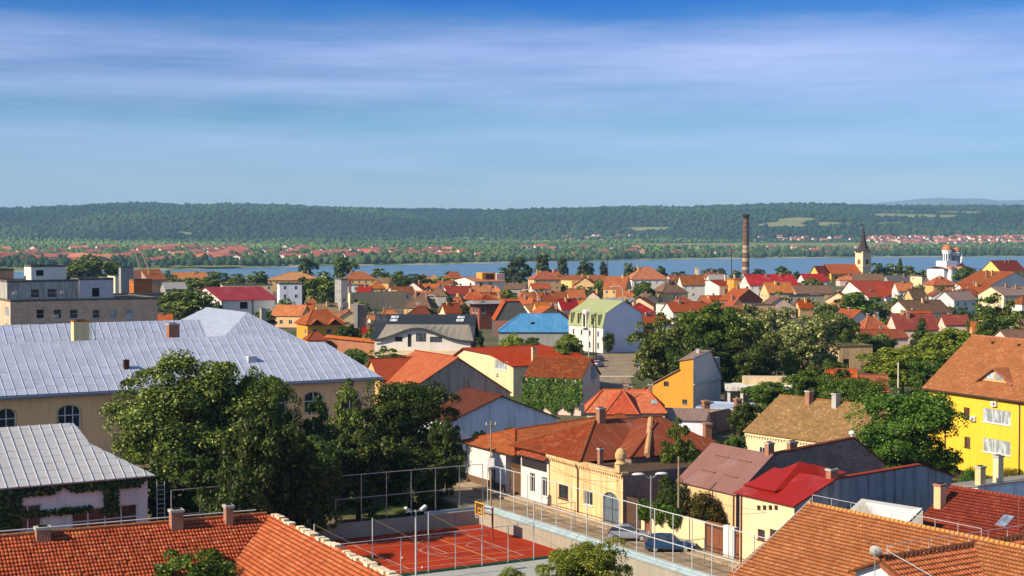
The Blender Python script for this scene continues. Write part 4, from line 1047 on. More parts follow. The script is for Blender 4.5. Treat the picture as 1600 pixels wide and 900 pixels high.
# ------------------------------------------------------------------ houses along the street, right of the playground
TH = 29
Pc = at(973, 826, 0.0)                           # street corner of the cracked house
L6w = len_y(Pc, TH, 857)
hz = on_a(Pc, TH, 973, 739)[1]
h6 = House('old peeling cream house with dentil cornice and arched grey door', Pc, TH)
ws = []
for (xa, ya, xb, yb, c) in ((873, 759, 888, 778, 2), (912, 768, 926, 788, 1)):
    f, a0, z0, a1, z1 = pxwin(Pc, TH, 'A', xa, ya, xb, yb); m0 = (z0 + z1) / 2; lp = rect(a0, m0 - .75, a1, m0 + .75); ws.append(lp); h6.window('A', 0, lp, 2, 1, frame=WOOD if c == 2 else WHITE_PAINT, depth=.2)
a0, a1 = sorted((on_a(Pc, TH, 942, 800)[0], on_a(Pc, TH, 967, 800)[0])); zt = on_a(Pc, TH, 955, 769)[1]
lp = arch(a0, 0.02, a1, zt, min(.9, (a1 - a0) / 2)); ws.append(lp)
z_l = on_a(Pc, TH, 860, 716)[1]
h6.wall('A', 0, [(0, 0), (L6w, 0), (L6w, hz), (0, hz)], ws, .25); h6.wall('B', 0, rect(0, 0, 16, hz), mi=1); h6.wall('K', L6w, rect(0, 0, 16, hz)); h6.wall('R', 16, rect(0, 0, L6w, hz))
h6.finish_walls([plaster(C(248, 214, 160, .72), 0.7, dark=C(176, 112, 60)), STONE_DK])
b = MB(); b.face([V(.2, p[0], p[1]) for p in lp]); d_ = b.build('arched_door', simple(C(104, 116, 128), .55, var=.3, name='grey_paint'), h6.root)
b = MB(); am = (a0 + a1) / 2; b.box(.14, .2, am - .03, am + .03, 0.05, zt - .1); b.box(.14, .19, a0, a1, 1.6, 1.68); b.build('door_batten', simple(C(80, 90, 100), .55, name='grey_paint_dark'), d_)
b = MB()
for k in range(int(L6w / .42)): b.box(-.16, 0.0, .1 + k * .42, .28 + k * .42, hz - .55, hz - .36)
b.box(-.2, 0.0, 0, L6w, hz - .34, hz - .16); b.box(-.3, .5, -.3, L6w, hz - .15, hz + .08); b.build('cornice', plaster(C(244, 210, 156, .72), .6, dark=C(160, 104, 58)), h6.root)
h6.pipe([V(-.25, on_a(Pc, TH, 902, 730)[0], hz), V(-.12, on_a(Pc, TH, 904, 745)[0], hz - .9), V(-.12, on_a(Pc, TH, 904, 745)[0], 0.3)], .07, GUTTER)
yj = on_a(Pc, TH, 905, 722)[0]                  # where the tiled part of its roof begins
# roof of the rear part: rusty hipped roof starting at yj
Pq = wor(Pc, TH, -.3, yj - .6); W6 = L6w - yj + 3.0
apx = at(915, 673, 8.6); lx_, ly_ = loc(Pq, TH, apx)
E6 = [V(0, 0, hz + .1), V(19, 0, hz + .1), V(19, 15, hz + .1), V(0, 15, hz + .1)]
rA = V(6.2, 7.0, 8.8); rB = V(15, 7.0, 8.8)
def shift(v): x, y = loc(Pc, TH, wor(Pq, TH, v.x, v.y)); return V(x, y, v.z)
E6 = [shift(v) for v in E6]; rA, rB = shift(rA), shift(rB)
b = MB(); b.slab([E6[3], E6[0], rA], .12, mi=0); b.slab([E6[0], E6[1], rB, rA], .12, mi=1); b.slab([E6[1], E6[2], rB], .12, mi=1); b.slab([E6[2], E6[3], rA, rB], .12, mi=0)
rf = b.build('roof', [T_RUST, M_RUST], h6.root); cap_tiles(h6, [(E6[0], rA), (E6[3], rA), (rA, rB)], T_RUST, parent=rf)
h6.chimney(rA.x + .6, rA.y - .3, 8.0, 10.2, .8, .7, BRICK); h6.chimney(1.2, yj - 2.2, hz, hz + 1.6, .45, .45, BRICK)
b = MB(); b.box(0.3, 15.7, .3, yj - .2, hz - .4, hz - .2); b.build('flat_roof', simple((.11, .07, .05), .9, var=.5, name='rusty_flat'), h6.root)
b = MB(); q = V(-.1, .25, hz); b.box(q.x - .4, q.x + .5, q.y - .4, q.y + .5, hz, hz + .9); b.lathe([(.0, 2.5), (.35, 2.3), (.55, 1.9), (.55, 1.5), (.4, 1.2), (.6, .95), (.6, .9)], 14, (q.x, q.y, hz)); b.build('corner_urn', plaster(C(214, 180, 130), .7), h6.root, smooth=False)
# second rusty roof right of it
Pq = at(985, 712, 6.2); h6c = std_house('house with streaked rusty sheet-metal roof behind the corner urn', wor(Pq, TH, 0, 0), TH, 13.5, 13, 6.0, 8.8, 'hy', STONE_DK, M_RUST, ov=.3, hip=5)
b = MB(); b.tube((2.0, -.1, 6.1), (6.6, 6, 9.0), .32, n=8); b.build('ridge_ledge', plaster(C(206, 160, 116), .7, dark=(.2, .08, .04)), h6c.root)
# white shop-like house with dark band, wooden gate, and first white house
for (lab, xl_, xr_, by, hgt, col, wn_) in (('white house with two pale window doors under a rusty eave, next to the wooden gate', 814, 857, 0, 5.0, plaster(C(230, 226, 222), .25), ((828, 735, 836, 772), (846, 742, 855, 778))),
                                            ('small white house with green window at the far end of the street', 727, 790, 0, 4.6, plaster(C(236, 234, 232), .2), ((764, 733, 774, 758),))):
    y0_, y1_ = sorted((len_y(Pc, TH, xl_), len_y(Pc, TH, xr_)))
    Pq = wor(Pc, TH, 0.0, y0_); hh_ = House(lab, Pq, TH); hs = []
    for (xa, ya, xb, yb) in wn_:
        f, a0, z0, a1, z1 = pxwin(Pq, TH, 'A', xa, ya, xb, yb); m0 = (z0 + z1) / 2; lp = rect(a0, max(.2, m0 - 1.1), a1, m0 + 1.0); hs.append(lp); hh_.window('A', 0, lp, 2, 1, depth=.2)
    D = 12; ln = y1_ - y0_
    hh_.wall('A', 0, rect(0, 0, ln, hgt), hs, .2); hh_.wall('B', 0, rect(0, 0, D, hgt)); hh_.wall('K', ln, rect(0, 0, D, hgt)); hh_.wall('R', D, rect(0, 0, ln, hgt)); hh_.finish_walls(col)
    b = MB()
    if xl_ == 727:
        e0, e1, e2, e3 = V(-.6, -3.2, hgt + .05), V(D + 8, -3.2, hgt + .05), V(D + 8, ln + .5, hgt + .05), V(-.6, ln + .5, hgt + .05); r0, r1 = V(3.2, (ln - 2.7) / 2, hgt + 2.0), V(D + 6, (ln - 2.7) / 2, hgt + 3.0)
        b.slab([e3, e0, r0], .12); b.slab([e0, e1, r1, r0], .12); b.slab([e2, e3, r0, r1], .12); b.slab([e1, e2, r1], .12); rf = b.build('roof', T_ORANGE2, hh_.root); cap_tiles(hh_, [(e0, r0), (e3, r0), (r0, r1)], T_ORANGE2, parent=rf)
        b = MB(); b.box(-.12, .0, 0, ln, 0, .9); b.build('plinth', simple((.16, .10, .07), .9, name='brown_plinth'), hh_.root)
    else:
        b.slab([V(-.7, ln, hgt), V(-.7, -.2, hgt), V(5, -.2, hgt + 2.4), V(5, ln, hgt + 2.4)], .12); b.slab([V(12, -.2, hgt + .2), V(12, ln, hgt + .2), V(5, ln, hgt + 2.4), V(5, -.2, hgt + 2.4)], .12); b.build('roof', T_RUST, hh_.root)
        b = MB(); b.box(-.06, 0.0, .3, ln - .3, hgt - 1.4, hgt - .4); b.build('fascia_band', simple((.035, .03, .03), .7, name='dark_band'), hh_.root)
y0_, y1_ = sorted((len_y(Pc, TH, 790), len_y(Pc, TH, 814)))
hg = House('tall brown wooden yard gate between the two white houses', wor(Pc, TH, .6, y0_ + .1), TH, 'yard_gate', 'gate'); b = MB(); ln = y1_ - y0_ - .2
for k in range(8): b = MB(); b.box(0, .08, k * ln / 8 + .01, (k + 1) * ln / 8 - .01, 0.05, 3.0 + (.1 if k % 2 else 0)); b.build('plank', simple((.15, .085, .045), .8, var=.4, name='gate_wood'), hg.root)
b = MB(); b.box(-.1, .25, -.05, ln + .05, 3.15, 3.4); b.build('lintel', WOOD, hg.root)

# brown ribbed roof house with the dark stone gable
TH = 30; Pn = at(1150, 769, 4.7); 
o8 = trace(Pn, TH, 'B', [(1150, 769), (1205, 709), (1335, 683), (1382, 722)]); o8[0] = (0.0, 4.7); 
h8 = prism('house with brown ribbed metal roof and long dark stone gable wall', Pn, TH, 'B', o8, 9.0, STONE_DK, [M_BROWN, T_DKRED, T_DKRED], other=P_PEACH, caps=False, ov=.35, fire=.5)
for y in (2.5, 6.0):
    for fr in (.3, .7):
        x = o8[1][0] * fr; z = 4.7 + (o8[1][1] - 4.7) * fr; b = MB(); b.tube((x, y - 1.1, z + .13), (x, y + 1.1, z + .13), .06, n=6); b.build('snow_guard', M_BROWN, h8.root)
h8.chimney(o8[1][0] + .1, .4, o8[1][1] - .8, o8[1][1] + 1.0, .7, .6, BRICK); h8.chimney(o8[1][0] + 3, .5, o8[1][1], o8[1][1] + .9, .9, .5, BRICKRED)
b = MB(); b.lathe([(0, .35), (.28, .25), (.3, .0)], 12, (o8[2][0] + .2, .6, o8[2][1] + .25)); b.tube((o8[2][0] + .2, .6, o8[2][1] - .2), (o8[2][0] + .2, .6, o8[2][1] + .3), .12, n=8); b.build('roof_vent', WHITE_PAINT, h8.root, smooth=True)
h8.pipe([V(-.12, .25, 4.5), V(-.12, .25, 0)], .06)
# white house with bright red metal roof and long dark grey side wall
TH = 31; Pn = at(1241, 786, 6.4)
o17 = trace(Pn, TH, 'B', [(1241, 786), (1300, 748), (1440, 725), (1487, 741)]); o17[0] = (0.0, 6.4)
D17 = len_y(Pn, TH, 1158)
ws = [pxwin(Pn, TH, 'A', x, 789, x + 5.5, 798) + (1, 1, {'frame': WOOD, 'sill': False}) for x in (1183, 1192, 1201, 1210)]
for xa, xb in ((1184, 1195), (1203, 1214)):
    f, a0, z0, a1, z1 = pxwin(Pn, TH, 'A', xa, 826, xb, 845); ws.append(('A', a0, z0, a1, z1, 1, 2, {'frame': simple((.16, .05, .035), .6, name='red_brown_paint')}))
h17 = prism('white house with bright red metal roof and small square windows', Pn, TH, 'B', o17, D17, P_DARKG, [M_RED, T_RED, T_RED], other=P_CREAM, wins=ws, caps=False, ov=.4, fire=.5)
b = MB(); b.slab([V(.6, D17 + .3, 6.9), V(.6, D17 - 4, 6.9), V(5.0, D17 - 2.2, 8.9)], .1); b.slab([V(.6, D17 - 4, 6.9), V(9, D17 - 4, 7.9), V(5, D17 - 2.2, 8.9)], .1); b.build('upper_roof', M_RED, h17.root)
h17.chimney(o17[1][0] + .3, .35, o17[1][1] - .6, o17[1][1] + .75, .8, .6, BRICKRED)
h17.pipe([V(-.1, D17 - .3, 6.2), V(-.1, D17 - .3, 0)], .07, simple((.16, .05, .035), .5, name='red_pipe'))
# ------------------------------------------------------------------ bottom right roofs
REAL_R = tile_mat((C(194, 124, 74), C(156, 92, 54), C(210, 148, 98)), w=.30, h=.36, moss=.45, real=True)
TH = 33; zr = 8.6; Pk = at(1262, 787, zr)         # far end of the ridge
half18 = 8.4; ze18 = 3.8; len18 = 34.0
P18 = wor(Pk, TH, -half18, -len18)
h18 = House('large house with light orange-brown tile roof and white ridge wire, bottom right', P18, TH)
p1_ = [V(0, len18, ze18), V(0, 0, ze18), V(half18, 0, zr), V(half18, len18, zr)]; p2_ = [V(2 * half18, 0, ze18), V(2 * half18, len18, ze18), V(half18, len18, zr), V(half18, 0, zr)]
b = MB(); b.slab(p1_, .13); b.slab(p2_, .13); rf = b.build('roof', REAL_R, h18.root)
real_tiles(h18, [p1_], REAL_R, .30, .36, rf, hump=.07)
b = MB()
for i in range(int(len18 / .42)): y = len18 - i * .42; b.tube((half18, y, zr + .05), (half18, y - .46, zr + .07), .16, .13, 8, False)
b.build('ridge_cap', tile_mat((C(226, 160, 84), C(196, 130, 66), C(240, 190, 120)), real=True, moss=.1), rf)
h18.wall('A', .5, rect(.5, 0, len18 - .5, ze18)); h18.wall('R', 2 * half18 - .5, rect(.5, 0, len18 - .5, ze18))
for f, y in (('K', len18 - .5), ('B', .5)): h18.wall(f, y, [(.5, 0), (2 * half18 - .5, 0), (2 * half18 - .5, ze18), (half18, zr - .3), (.5, ze18)])
h18.finish_walls(plaster(C(226, 226, 230), .2))
b = MB(); y = len18 - .6
pts_ = [V(.5, y, ze18 + .55), V(half18 - .2, y, zr + .5)]; b.tube(*pts_, .035, n=5)
for k in (0, .25, .5, .75, 1): p = pts_[0].lerp(pts_[1], k); b.tube(p, p - V(0, 0, .5), .02, n=5)
b.tube(V(.1, len18, ze18 - .05), V(.1, 0, ze18 - .05), .08, n=6); b.build('lightning_wire', STEEL_W, h18.root)
b = MB()
for k in range(9): y = len18 - .5 - k * 2.0; b.tube((half18, y, zr + .1), (half18, y, zr + .75), .02, n=5)
b.tube((half18, len18 - .5, zr + .75), (half18, len18 - 16.5, zr + .75), .02, n=5); b.build('ridge_wire', STEEL_W, h18.root)
# flue pipe in front of its eave
q = at(1232, 872, 4.6); b = MB(); b.tube((q.x, q.y, 0), (q.x, q.y, 4.6), .2, n=12); b.tube((q.x, q.y, 4.5), (q.x, q.y, 4.65), .24, n=12)
tag(b.build('flue_pipe', simple((.22, .07, .04), .6, name='rust_paint')), 'upright rust-red flue pipe before the eave of the orange-brown roof', 'pipe')
# cross wing: ridge running right
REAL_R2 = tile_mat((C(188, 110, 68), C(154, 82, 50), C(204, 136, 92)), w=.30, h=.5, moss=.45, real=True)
zr19 = 8.3; Pk = at(1376, 873, zr19); TH = 32; L19 = 26.0; half19 = 9.0; ze19 = 4.2
P19 = wor(Pk, TH, 0, -half19)
h19 = House('near house with coarse orange tile rows and spiky ridge, bottom right corner', P19, TH)
p1_ = [V(0, 0, ze19), V(L19, 0, ze19), V(L19, half19, zr19), V(0, half19, zr19)]; p2_ = [V(L19, 2 * half19, ze19), V(0, 2 * half19, ze19), V(0, half19, zr19), V(L19, half19, zr19)]
b = MB(); b.slab(p1_, .13); b.slab([V(L19, half19 + 3, zr19 - 1.35), V(0, half19 + 3, zr19 - 1.35), V(0, half19, zr19), V(L19, half19, zr19)], .13); rf = b.build('roof', REAL_R2, h19.root); real_tiles(h19, [p1_], REAL_R2, .30, .5, rf, hump=.07)
b = MB()
for i in range(int(L19 / .4)): x = i * .4; b.tube((x, half19, zr19 + .06), (x + .46, half19, zr19 + .09), .17, .13, 8, False)
b.build('ridge_cap', REAL_R2, rf)
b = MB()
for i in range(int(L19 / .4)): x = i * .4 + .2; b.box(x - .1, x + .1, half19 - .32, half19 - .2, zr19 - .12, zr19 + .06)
b.build('ridge_shadow_blocks', simple((.10, .05, .03), .9, name='shadow_brown'), rf)  # dark blocks below the ridge caps, modelled as their shadow
h19.wall('A', .6, [(.5, 0), (half19 + 2.8, 0), (half19 + 2.8, zr19 - 1.4), (half19, zr19 - .2), (.5, ze19)]); h19.wall('B', .5, rect(.6, 0, L19 - .5, ze19)); h19.wall('R', L19 - .5, rect(.5, 0, half19 + 2.8, ze19)); h19.finish_walls(plaster(C(236, 236, 238), .15))
b = MB(); b.slab([V(-.15, 0, ze19 - .16), V(.05, 0, ze19 - .16), V(.05, half19, zr19 - .16), V(-.15, half19, zr19 - .16)], .3); b.build('bargeboard', simple((.25, .09, .05), .7, name='red_brown_wood'), h19.root)
b = MB()
for k in range(9): x = .6 + k * 1.9; b.tube((x, half19, zr19 + .1), (x, half19, zr19 + .8), .025, n=5)
b.tube((.6, half19, zr19 + .8), (15.8, half19, zr19 + .8), .022, n=5); b.tube((.5, half19, zr19 + .5), (3.5, 2, ze19 + 1.3), .03, n=5); b.build('lightning_wire', STEEL_W, h19.root)
# dish antenna on its gable
hd = empty('satellite_dish', wor(P19, TH, -.5, half19, zr19 - .3), TH, 'white mesh satellite dish on the gable of the bottom right house', 'dish')
b = MB(); b.lathe([(.02, .0), (.16, .03), (.30, .09), (.42, .18)], 18); o_ = b.build('bowl', simple((.40, .39, .37), .7, name='dish_paint'), hd, smooth=True); o_.rotation_euler = (R(-70), 0, R(-60)); o_.location = (0, 0, .75)
b = MB(); b.tube((0, 0, -.8), (0, 0, .9), .04, n=6); b.build('mast', STEEL, hd); b = MB(); b.tube((0, 0, .9), (-.5, -.4, 1.1), .02, n=5); b.build('feed_arm', STEEL_W, hd)
# dark red tiled house at the right edge
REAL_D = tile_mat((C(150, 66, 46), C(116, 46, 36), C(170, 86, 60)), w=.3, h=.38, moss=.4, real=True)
zr20 = 7.4; Pk = at(1485, 760, zr20); TH = 36; half20 = 7.6; ze20 = 3.0; len20 = 26.0
P20 = wor(Pk, TH, -half20, -len20)
h20 = House('house with dark red tile roof and a skylight at the right edge', P20, TH)
p1_ = [V(0, len20, ze20), V(0, 0, ze20), V(half20, 0, zr20), V(half20, len20, zr20)]; p2_ = [V(2 * half20, 0, ze20), V(2 * half20, len20, ze20), V(half20, len20, zr20), V(half20, 0, zr20)]
b = MB(); b.slab(p1_, .13); b.slab(p2_, .13); rf = b.build('roof', REAL_D, h20.root); real_tiles(h20, [p1_], REAL_D, .3, .38, rf, hump=.065); cap_tiles(h20, [(V(half20, len20, zr20), V(half20, 0, zr20))], REAL_D, .15, rf)
h20.wall('A', .4, rect(.4, 0, len20 - .4, ze20)); h20.wall('R', 2 * half20 - .4, rect(.4, 0, len20 - .4, ze20))
for f, y in (('K', len20 - .4), ('B', .4)): h20.wall(f, y, [(.4, 0), (2 * half20 - .4, 0), (2 * half20 - .4, ze20), (half20, zr20 - .3), (.4, ze20)])
h20.finish_walls(P_WHITE)
a = len_y(P20, TH, 1576, 4.8); sl = math.atan2(zr20 - ze20, half20)
b = MB(); b.box(-.7, .7, -.5, .5, .06, .18, M=Matrix.Translation((4.8, a, ze20 + 4.8 * math.tan(sl))) @ Matrix.Rotation(-sl, 4, 'Y')); sk = b.build('skylight', STEEL, h20.root)
b = MB(); b.box(-.6, .6, -.4, .4, .185, .2, M=Matrix.Translation((4.8, a, ze20 + 4.8 * math.tan(sl))) @ Matrix.Rotation(-sl, 4, 'Y')); b.build('pane', glass_mat((.10, .13, .18)), sk)
a = len20 - 1.0; xx = 5.2; h20.chimney(xx, a + .2, ze20 + 2, z_at(P20, TH, xx, a + .2, 757), .75, .7, P_PEACH, capmat=BRICK)
q = at(1591, 838, 5.0); b = MB(); b.tube((q.x, q.y, 2.0), (q.x, q.y, 8.2), .03, n=6); b.tube((q.x - .3, q.y, 7.9), (q.x + .3, q.y, 7.9), .02, n=5); b.tube((q.x - .25, q.y, 7.6), (q.x + .25, q.y, 7.6), .02, n=5)
tag(b.build('antenna', simple((.25, .12, .08), .6, name='antenna_paint')), 'thin aerial mast above the dark red roof at the right edge', 'antenna')
# silver-white metal roof between them
Pq = at(1330, 796, 4.2); Pq = at(1345, 812, 3.4)
p_ = [at(1312, 812, 4.3), at(1404, 832, 4.3), at(1442, 794, 6.6), at(1347, 779, 6.6)]
hs = House('shed with white sheet-metal roof between the orange and dark red roofs', (p_[0].x, p_[0].y), 0, 'shed', 'shed')
q_ = [V(v.x - p_[0].x, v.y - p_[0].y, v.z) for v in p_]
b = MB(); b.slab(q_, .1); rf = b.build('roof', SEAM, hs.root); tin_sheets(hs, [q_], rf, step=1.6, rowh=2.4, mat=SEAM)
b = MB()
for i in range(4): A_, B__ = q_[i], q_[(i + 1) % 4]; b.face([V(A_.x, A_.y, 0), V(B__.x, B__.y, 0), B__ - V(0, 0, .15), A_ - V(0, 0, .15)])
b.build('wall', P_GREY, hs.root)
# grey wall with chimneys at right edge
Pq = at(1528, 775, 3.4); TH = 31
std_house('low grey house with two cream chimneys under the yellow house', Pq, TH, 16, 6, 3.6, 4.4, 'sk', P_BLUEG, simple(C(150, 146, 140), .8, name='grey_sheet'), chim=[(1.2, .8, 6.1, .75, .7, P_PEACH), (4.2, 1.2, 6.9, .75, .7, P_CREAM)], ov=.15)
Pq = at(1485, 770, 2.2); b = MB(); b.box(0, 22, 0, .4, 0, 2.6, M=Matrix.Translation((Pq.x, Pq.y, 0)) @ Matrix.Rotation(R(33), 4, 'Z')); tag(b.build('yard_wall', STONE_DK), 'dark stone yard wall under the bright yellow house', 'wall')
# dark brick yard wall below the orange gabled house
Pq = at(1088, 700, 0.0)
p0_, p1_ = at(1010, 702, 0), at(1155, 668, 0); b = MB(); d_ = (p1_ - p0_); b.box(0, d_.length, 0, .45, 0, 3.2, M=Matrix.Translation(p0_) @ Matrix.Rotation(math.atan2(d_.y, d_.x), 4, 'Z'))
tag(b.build('yard_wall', STONE_DK), 'long dark brick wall behind the rusty roofs', 'wall')
for i_, (px_, py_, lab) in enumerate(((1103, 625, 'stubby brick chimney at the left end of the dark brick wall'), (1153, 622, 'stubby brick chimney at the right end of the dark brick wall'), (1105, 668, 'lone brick chimney below the dark brick wall'))):
    q = at(px_, py_ + 8, 4.6 if i_ < 2 else 3.9); hh_ = empty('chimney_stack', (q.x, q.y, 0), 20, lab, 'chimney'); b = MB(); b.box(-.45, .45, -.4, .4, 0, 5.2 if i_ < 2 else 5.0); b.build('shaft', BRICKRED, hh_); b = MB(); b.box(-.55, .55, -.5, .5, 5.0 if i_ < 2 else 4.9, 5.3 if i_ < 2 else 5.15); b.build('cap', BRICK, hh_)
# low red roofs between the trees there
for lab, px_, py_, ze_, xr_, w_, zr_, th_ in (('low rust-red shed roof below the dark brick wall', 1075, 722, 3.2, 1130, 6, 5.2, 18), ('small red roof of an outhouse behind the climber-covered wall', 1000, 768, 2.8, 1045, 4, 4.0, 24)):
    Pq = at(px_, py_, ze_); std_house(lab, Pq, th_, len_x(Pq, th_, xr_), w_, ze_, zr_, 'gx', STONE_DK, T_RUST, name='shed', cat='shed')

# ------------------------------------------------------------------ street and playground
TH = 30; SP = at(973, 826, 0.0)                   # street frame: x = 0 along the house fronts, y away from the camera
SM = Matrix.Translation((SP.x, SP.y, 0)) @ Matrix.Rotation(R(TH), 4, 'Z')
def put(o): o.matrix_world = SM; return o
asph, t_, p_ = new_mat('asphalt'); o_ = N(t_, 'ShaderNodeTexCoord').outputs['Object']
c_ = mixc(t_, rng_map(t_, noise(t_, o_, .35, 6, .65), .35, .68), C(166, 148, 122), C(128, 112, 94)); c_ = mixc(t_, rng_map(t_, noise(t_, o_, 2.2, 5, .7), .5, .7, 0, .5), c_, C(120, 104, 90))
lk(t_, c_, p_.inputs['Base Color']); p_.inputs['Roughness'].default_value = .92; p_.inputs['Specular IOR Level'].default_value = .04; bump(t_, p_, noise(t_, o_, 18, 4, .7), .3, .02)
b = MB(); b.box(-7.9, 48, -75, 40, -1.8, -.012); put(tag(b.build('town_plots', GROUND), kind='structure'))
b = MB(); b.box(-7.4, -1.5, -75, 62, -.3, .0); put(tag(b.build('street', asph), kind='structure'))
PAVE = simple(C(186, 166, 138), .9, var=.35, scale=.8, name='pavement')
b = MB(); b.box(-1.5, 0.7, -75, 40, -.3, .12); b.box(-1.62, -1.5, -75, 40, -.3, .14); put(tag(b.build('pavement', PAVE), kind='structure'))
LINE = simple((.62, .62, .58), .8, var=.35, scale=4, name='road_paint')
for i in range(9):
    b = MB(); b.box(-4.9, -2.2, -.05, .05, .004, .008, M=Matrix.Translation((0, 9 - i * 2.6 - (4 if i > 3 else 0), 0)) @ Matrix.Rotation(R(-28), 4, 'Z'))
    put(tag(b.build('parking_line', LINE), kind='structure'))
b = MB(); b.box(-5.1, -5.0, -60, 40, .004, .008); put(tag(b.build('road_line', LINE), kind='structure'))
# court
red, t_, p_ = new_mat('court_red'); o_ = N(t_, 'ShaderNodeTexCoord').outputs['Object']
c_ = mixc(t_, rng_map(t_, noise(t_, o_, .5, 6, .65), .35, .7), C(184, 66, 38, .72), C(156, 52, 32, .7)); c_ = mixc(t_, rng_map(t_, noise(t_, o_, 3, 5, .7), .55, .75, 0, .4), c_, C(140, 52, 38))
lk(t_, c_, p_.inputs['Base Color']); p_.inputs['Roughness'].default_value = .85; p_.inputs['Specular IOR Level'].default_value = .04
cz = COURT_Z
b = MB(); b.box(-60, -8.0, -2.3, 14.6, cz - .4, cz); put(tag(b.build('court_surface', red), kind='structure'))
b = MB(); b.box(-60, -8.0, -3.6, -2.3, cz - .4, cz + .004); put(tag(b.build('court_border', simple((.018, .05, .032), .85, name='green_court')), kind='structure'))
b = MB(); b.box(-60, -8.0, -9.5, -3.6, cz - .4, cz + .008); put(tag(b.build('path', simple(C(176, 178, 172), .9, name='concrete_path')), kind='structure'))
CW = simple((.52, .49, .44), .8, var=.5, scale=3, name='court_paint'); CY = simple((.62, .36, .10), .8, var=.25, name='court_paint_yellow')
def cline(x0, y0, x1, y1, w=.035, m=None, dz=.004):
    d = Vector((x1 - x0, y1 - y0, 0)); b = MB(); b.box(0, d.length, -w, w, cz + dz * .25, cz + dz, M=Matrix.Translation((x0, y0, 0)) @ Matrix.Rotation(math.atan2(d.y, d.x), 4, 'Z'))
    return put(tag(b.build('court_line', m or CW), kind='structure'))
def carc(cx, cy, r, a0, a1, w=.035, m=None, dz=.006):
    b = MB(); n = 28
    for i in range(n):
        t0, t1 = R(a0 + (a1 - a0) * i / n), R(a0 + (a1 - a0) * (i + 1) / n)
        q = [(cx + (r + s_) * math.cos(t), cy + (r + s_) * math.sin(t), cz + dz) for t, s_ in ((t0, -w), (t1, -w), (t1, w), (t0, w))]; b.face(q)
    return put(tag(b.build('court_line', m or CW), kind='structure'))
bx = -12.0; y0, y1 = -1.0, 11.2; ym = (y0 + y1) / 2
cline(bx, y0, bx, y1); cline(bx, y0, bx - 24, y0, dz=.005); cline(bx, y1, bx - 24, y1, dz=.005); cline(bx - 12, y0, bx - 12, y1, dz=.007)
cline(bx, ym - 1.8, bx - 5.8, ym - 1.8, dz=.008); cline(bx, ym + 1.8, bx - 5.8, ym + 1.8, dz=.008); cline(bx - 5.8, ym - 1.8, bx - 5.8, ym + 1.8, dz=.009)
carc(bx - 5.8, ym, 1.8, 90, 270, dz=.010); carc(bx - 1.6, ym, 6.0, 100, 260, dz=.011); carc(bx - 1.4, ym, 1.25, 90, 270, dz=.012); cline(bx - 1.4, ym - 1.25, bx - 0.1, ym - 1.25, dz=.013)
cline(bx - 24, y0 + 2, bx + 2.4, y0 + 2.0, .035, CY, .014); cline(bx - 24, y1 - 2, bx + 1.8, y1 - 2, .035, CY, .015); cline(bx - 3.4, y0 - 1, bx - 3.4, y1 + 1, .035, CY, .016)
# retaining walls with three stepped pale rails
CONCW = plaster(C(190, 182, 166, .62), .7, dark=(.2, .19, .17))
b = MB(); b.box(-8.0, -7.7, -50, 15.0, cz - .4, .25); put(tag(b.build('retaining_wall', CONCW), 'low pale concrete retaining wall between court and street', 'wall'))
b = MB(); b.box(-60, -7.7, 15.0, 15.3, cz - .4, .25); put(tag(b.build('retaining_wall', CONCW), 'shaded low concrete wall along the far side of the court', 'wall'))
hs = empty('stepped_ledge', (SP.x, SP.y, 0), TH, 'three pale blue-white stepped ledges along the street side of the court', 'ledge')
LEDGE = simple(C(184, 204, 212, .7), .6, var=.25, scale=1.2, name='pale_ledge')
for k in range(3): b = MB(); b.box(-7.68 + k * .22, -7.44 + k * .22, -50, 15 + k * .2, -.1, .28 + k * .20); b.build('step', LEDGE, hs)
for k in range(2): b = MB(); b.box(-14, -7.9, 15.32 + k * .22, 15.5 + k * .22, -.1, .28 + k * .22); b.build('step', LEDGE, hs)
# tall fence on the street side
def fence(label, pts, ztop, zbase, rails, mat, r=.045, post_r=.05):
    f = empty('court_fence', (SP.x, SP.y, 0), TH, label, 'fence')
    for (x, y, zt) in pts: b = MB(); b.tube((x, y, zbase), (x, y, zt), post_r, n=7); b.build('post', mat, f)
    for z in rails:
        for (xa, ya, za), (xb, yb, zb_) in zip(pts, pts[1:]):
            b = MB(); b.tube((xa, ya, z if z is not None else za), (xb, yb, z if z is not None else zb_), r, n=6); b.build('rail', mat, f)
    return f
px_list = [15.0 - 2.75 * i for i in range(19)]
fs = fence('tall pale steel fence posts with rails between court and street', [(-6.95, y, 5.0) for y in px_list], 5.0, .2, (4.95, 2.35), STEEL_W)
fb = fence('tall dim steel fence along the tree-shaded far side of the court', [(-7.2 - 2.8 * i, 15.6, 5.0) for i in range(13)], 5.0, .2, (4.95, 2.6), STEEL)
fn = empty('court_fence', (SP.x, SP.y, 0), TH, 'near court fence of alternating tall and short pale posts with guy wires', 'fence')
xs = [-12.1 - 2.75 * i for i in range(11)]
for i, x in enumerate(xs):
    tall = i % 2 == 0; b = MB(); b.tube((x, -3.1, cz), (x, -3.1, 4.2 if tall else 2.2), .05 if tall else .045, n=7); b.build('post', STEEL_W, fn)
    if tall: b = MB(); b.tube((x, -3.1, 4.15), (x + 9.0, -6.6, cz + .1), .018, n=4); b.build('guy_wire', simple((.42, .30, .16), .6, name='yellow_rope'), fn)
for xa, xb in zip(xs, xs[1:]):
    b = MB(); b.tube((xa, -3.1, 2.2), (xb, -3.1, 2.2), .035, n=5); b.build('rail', STEEL_W, fn)
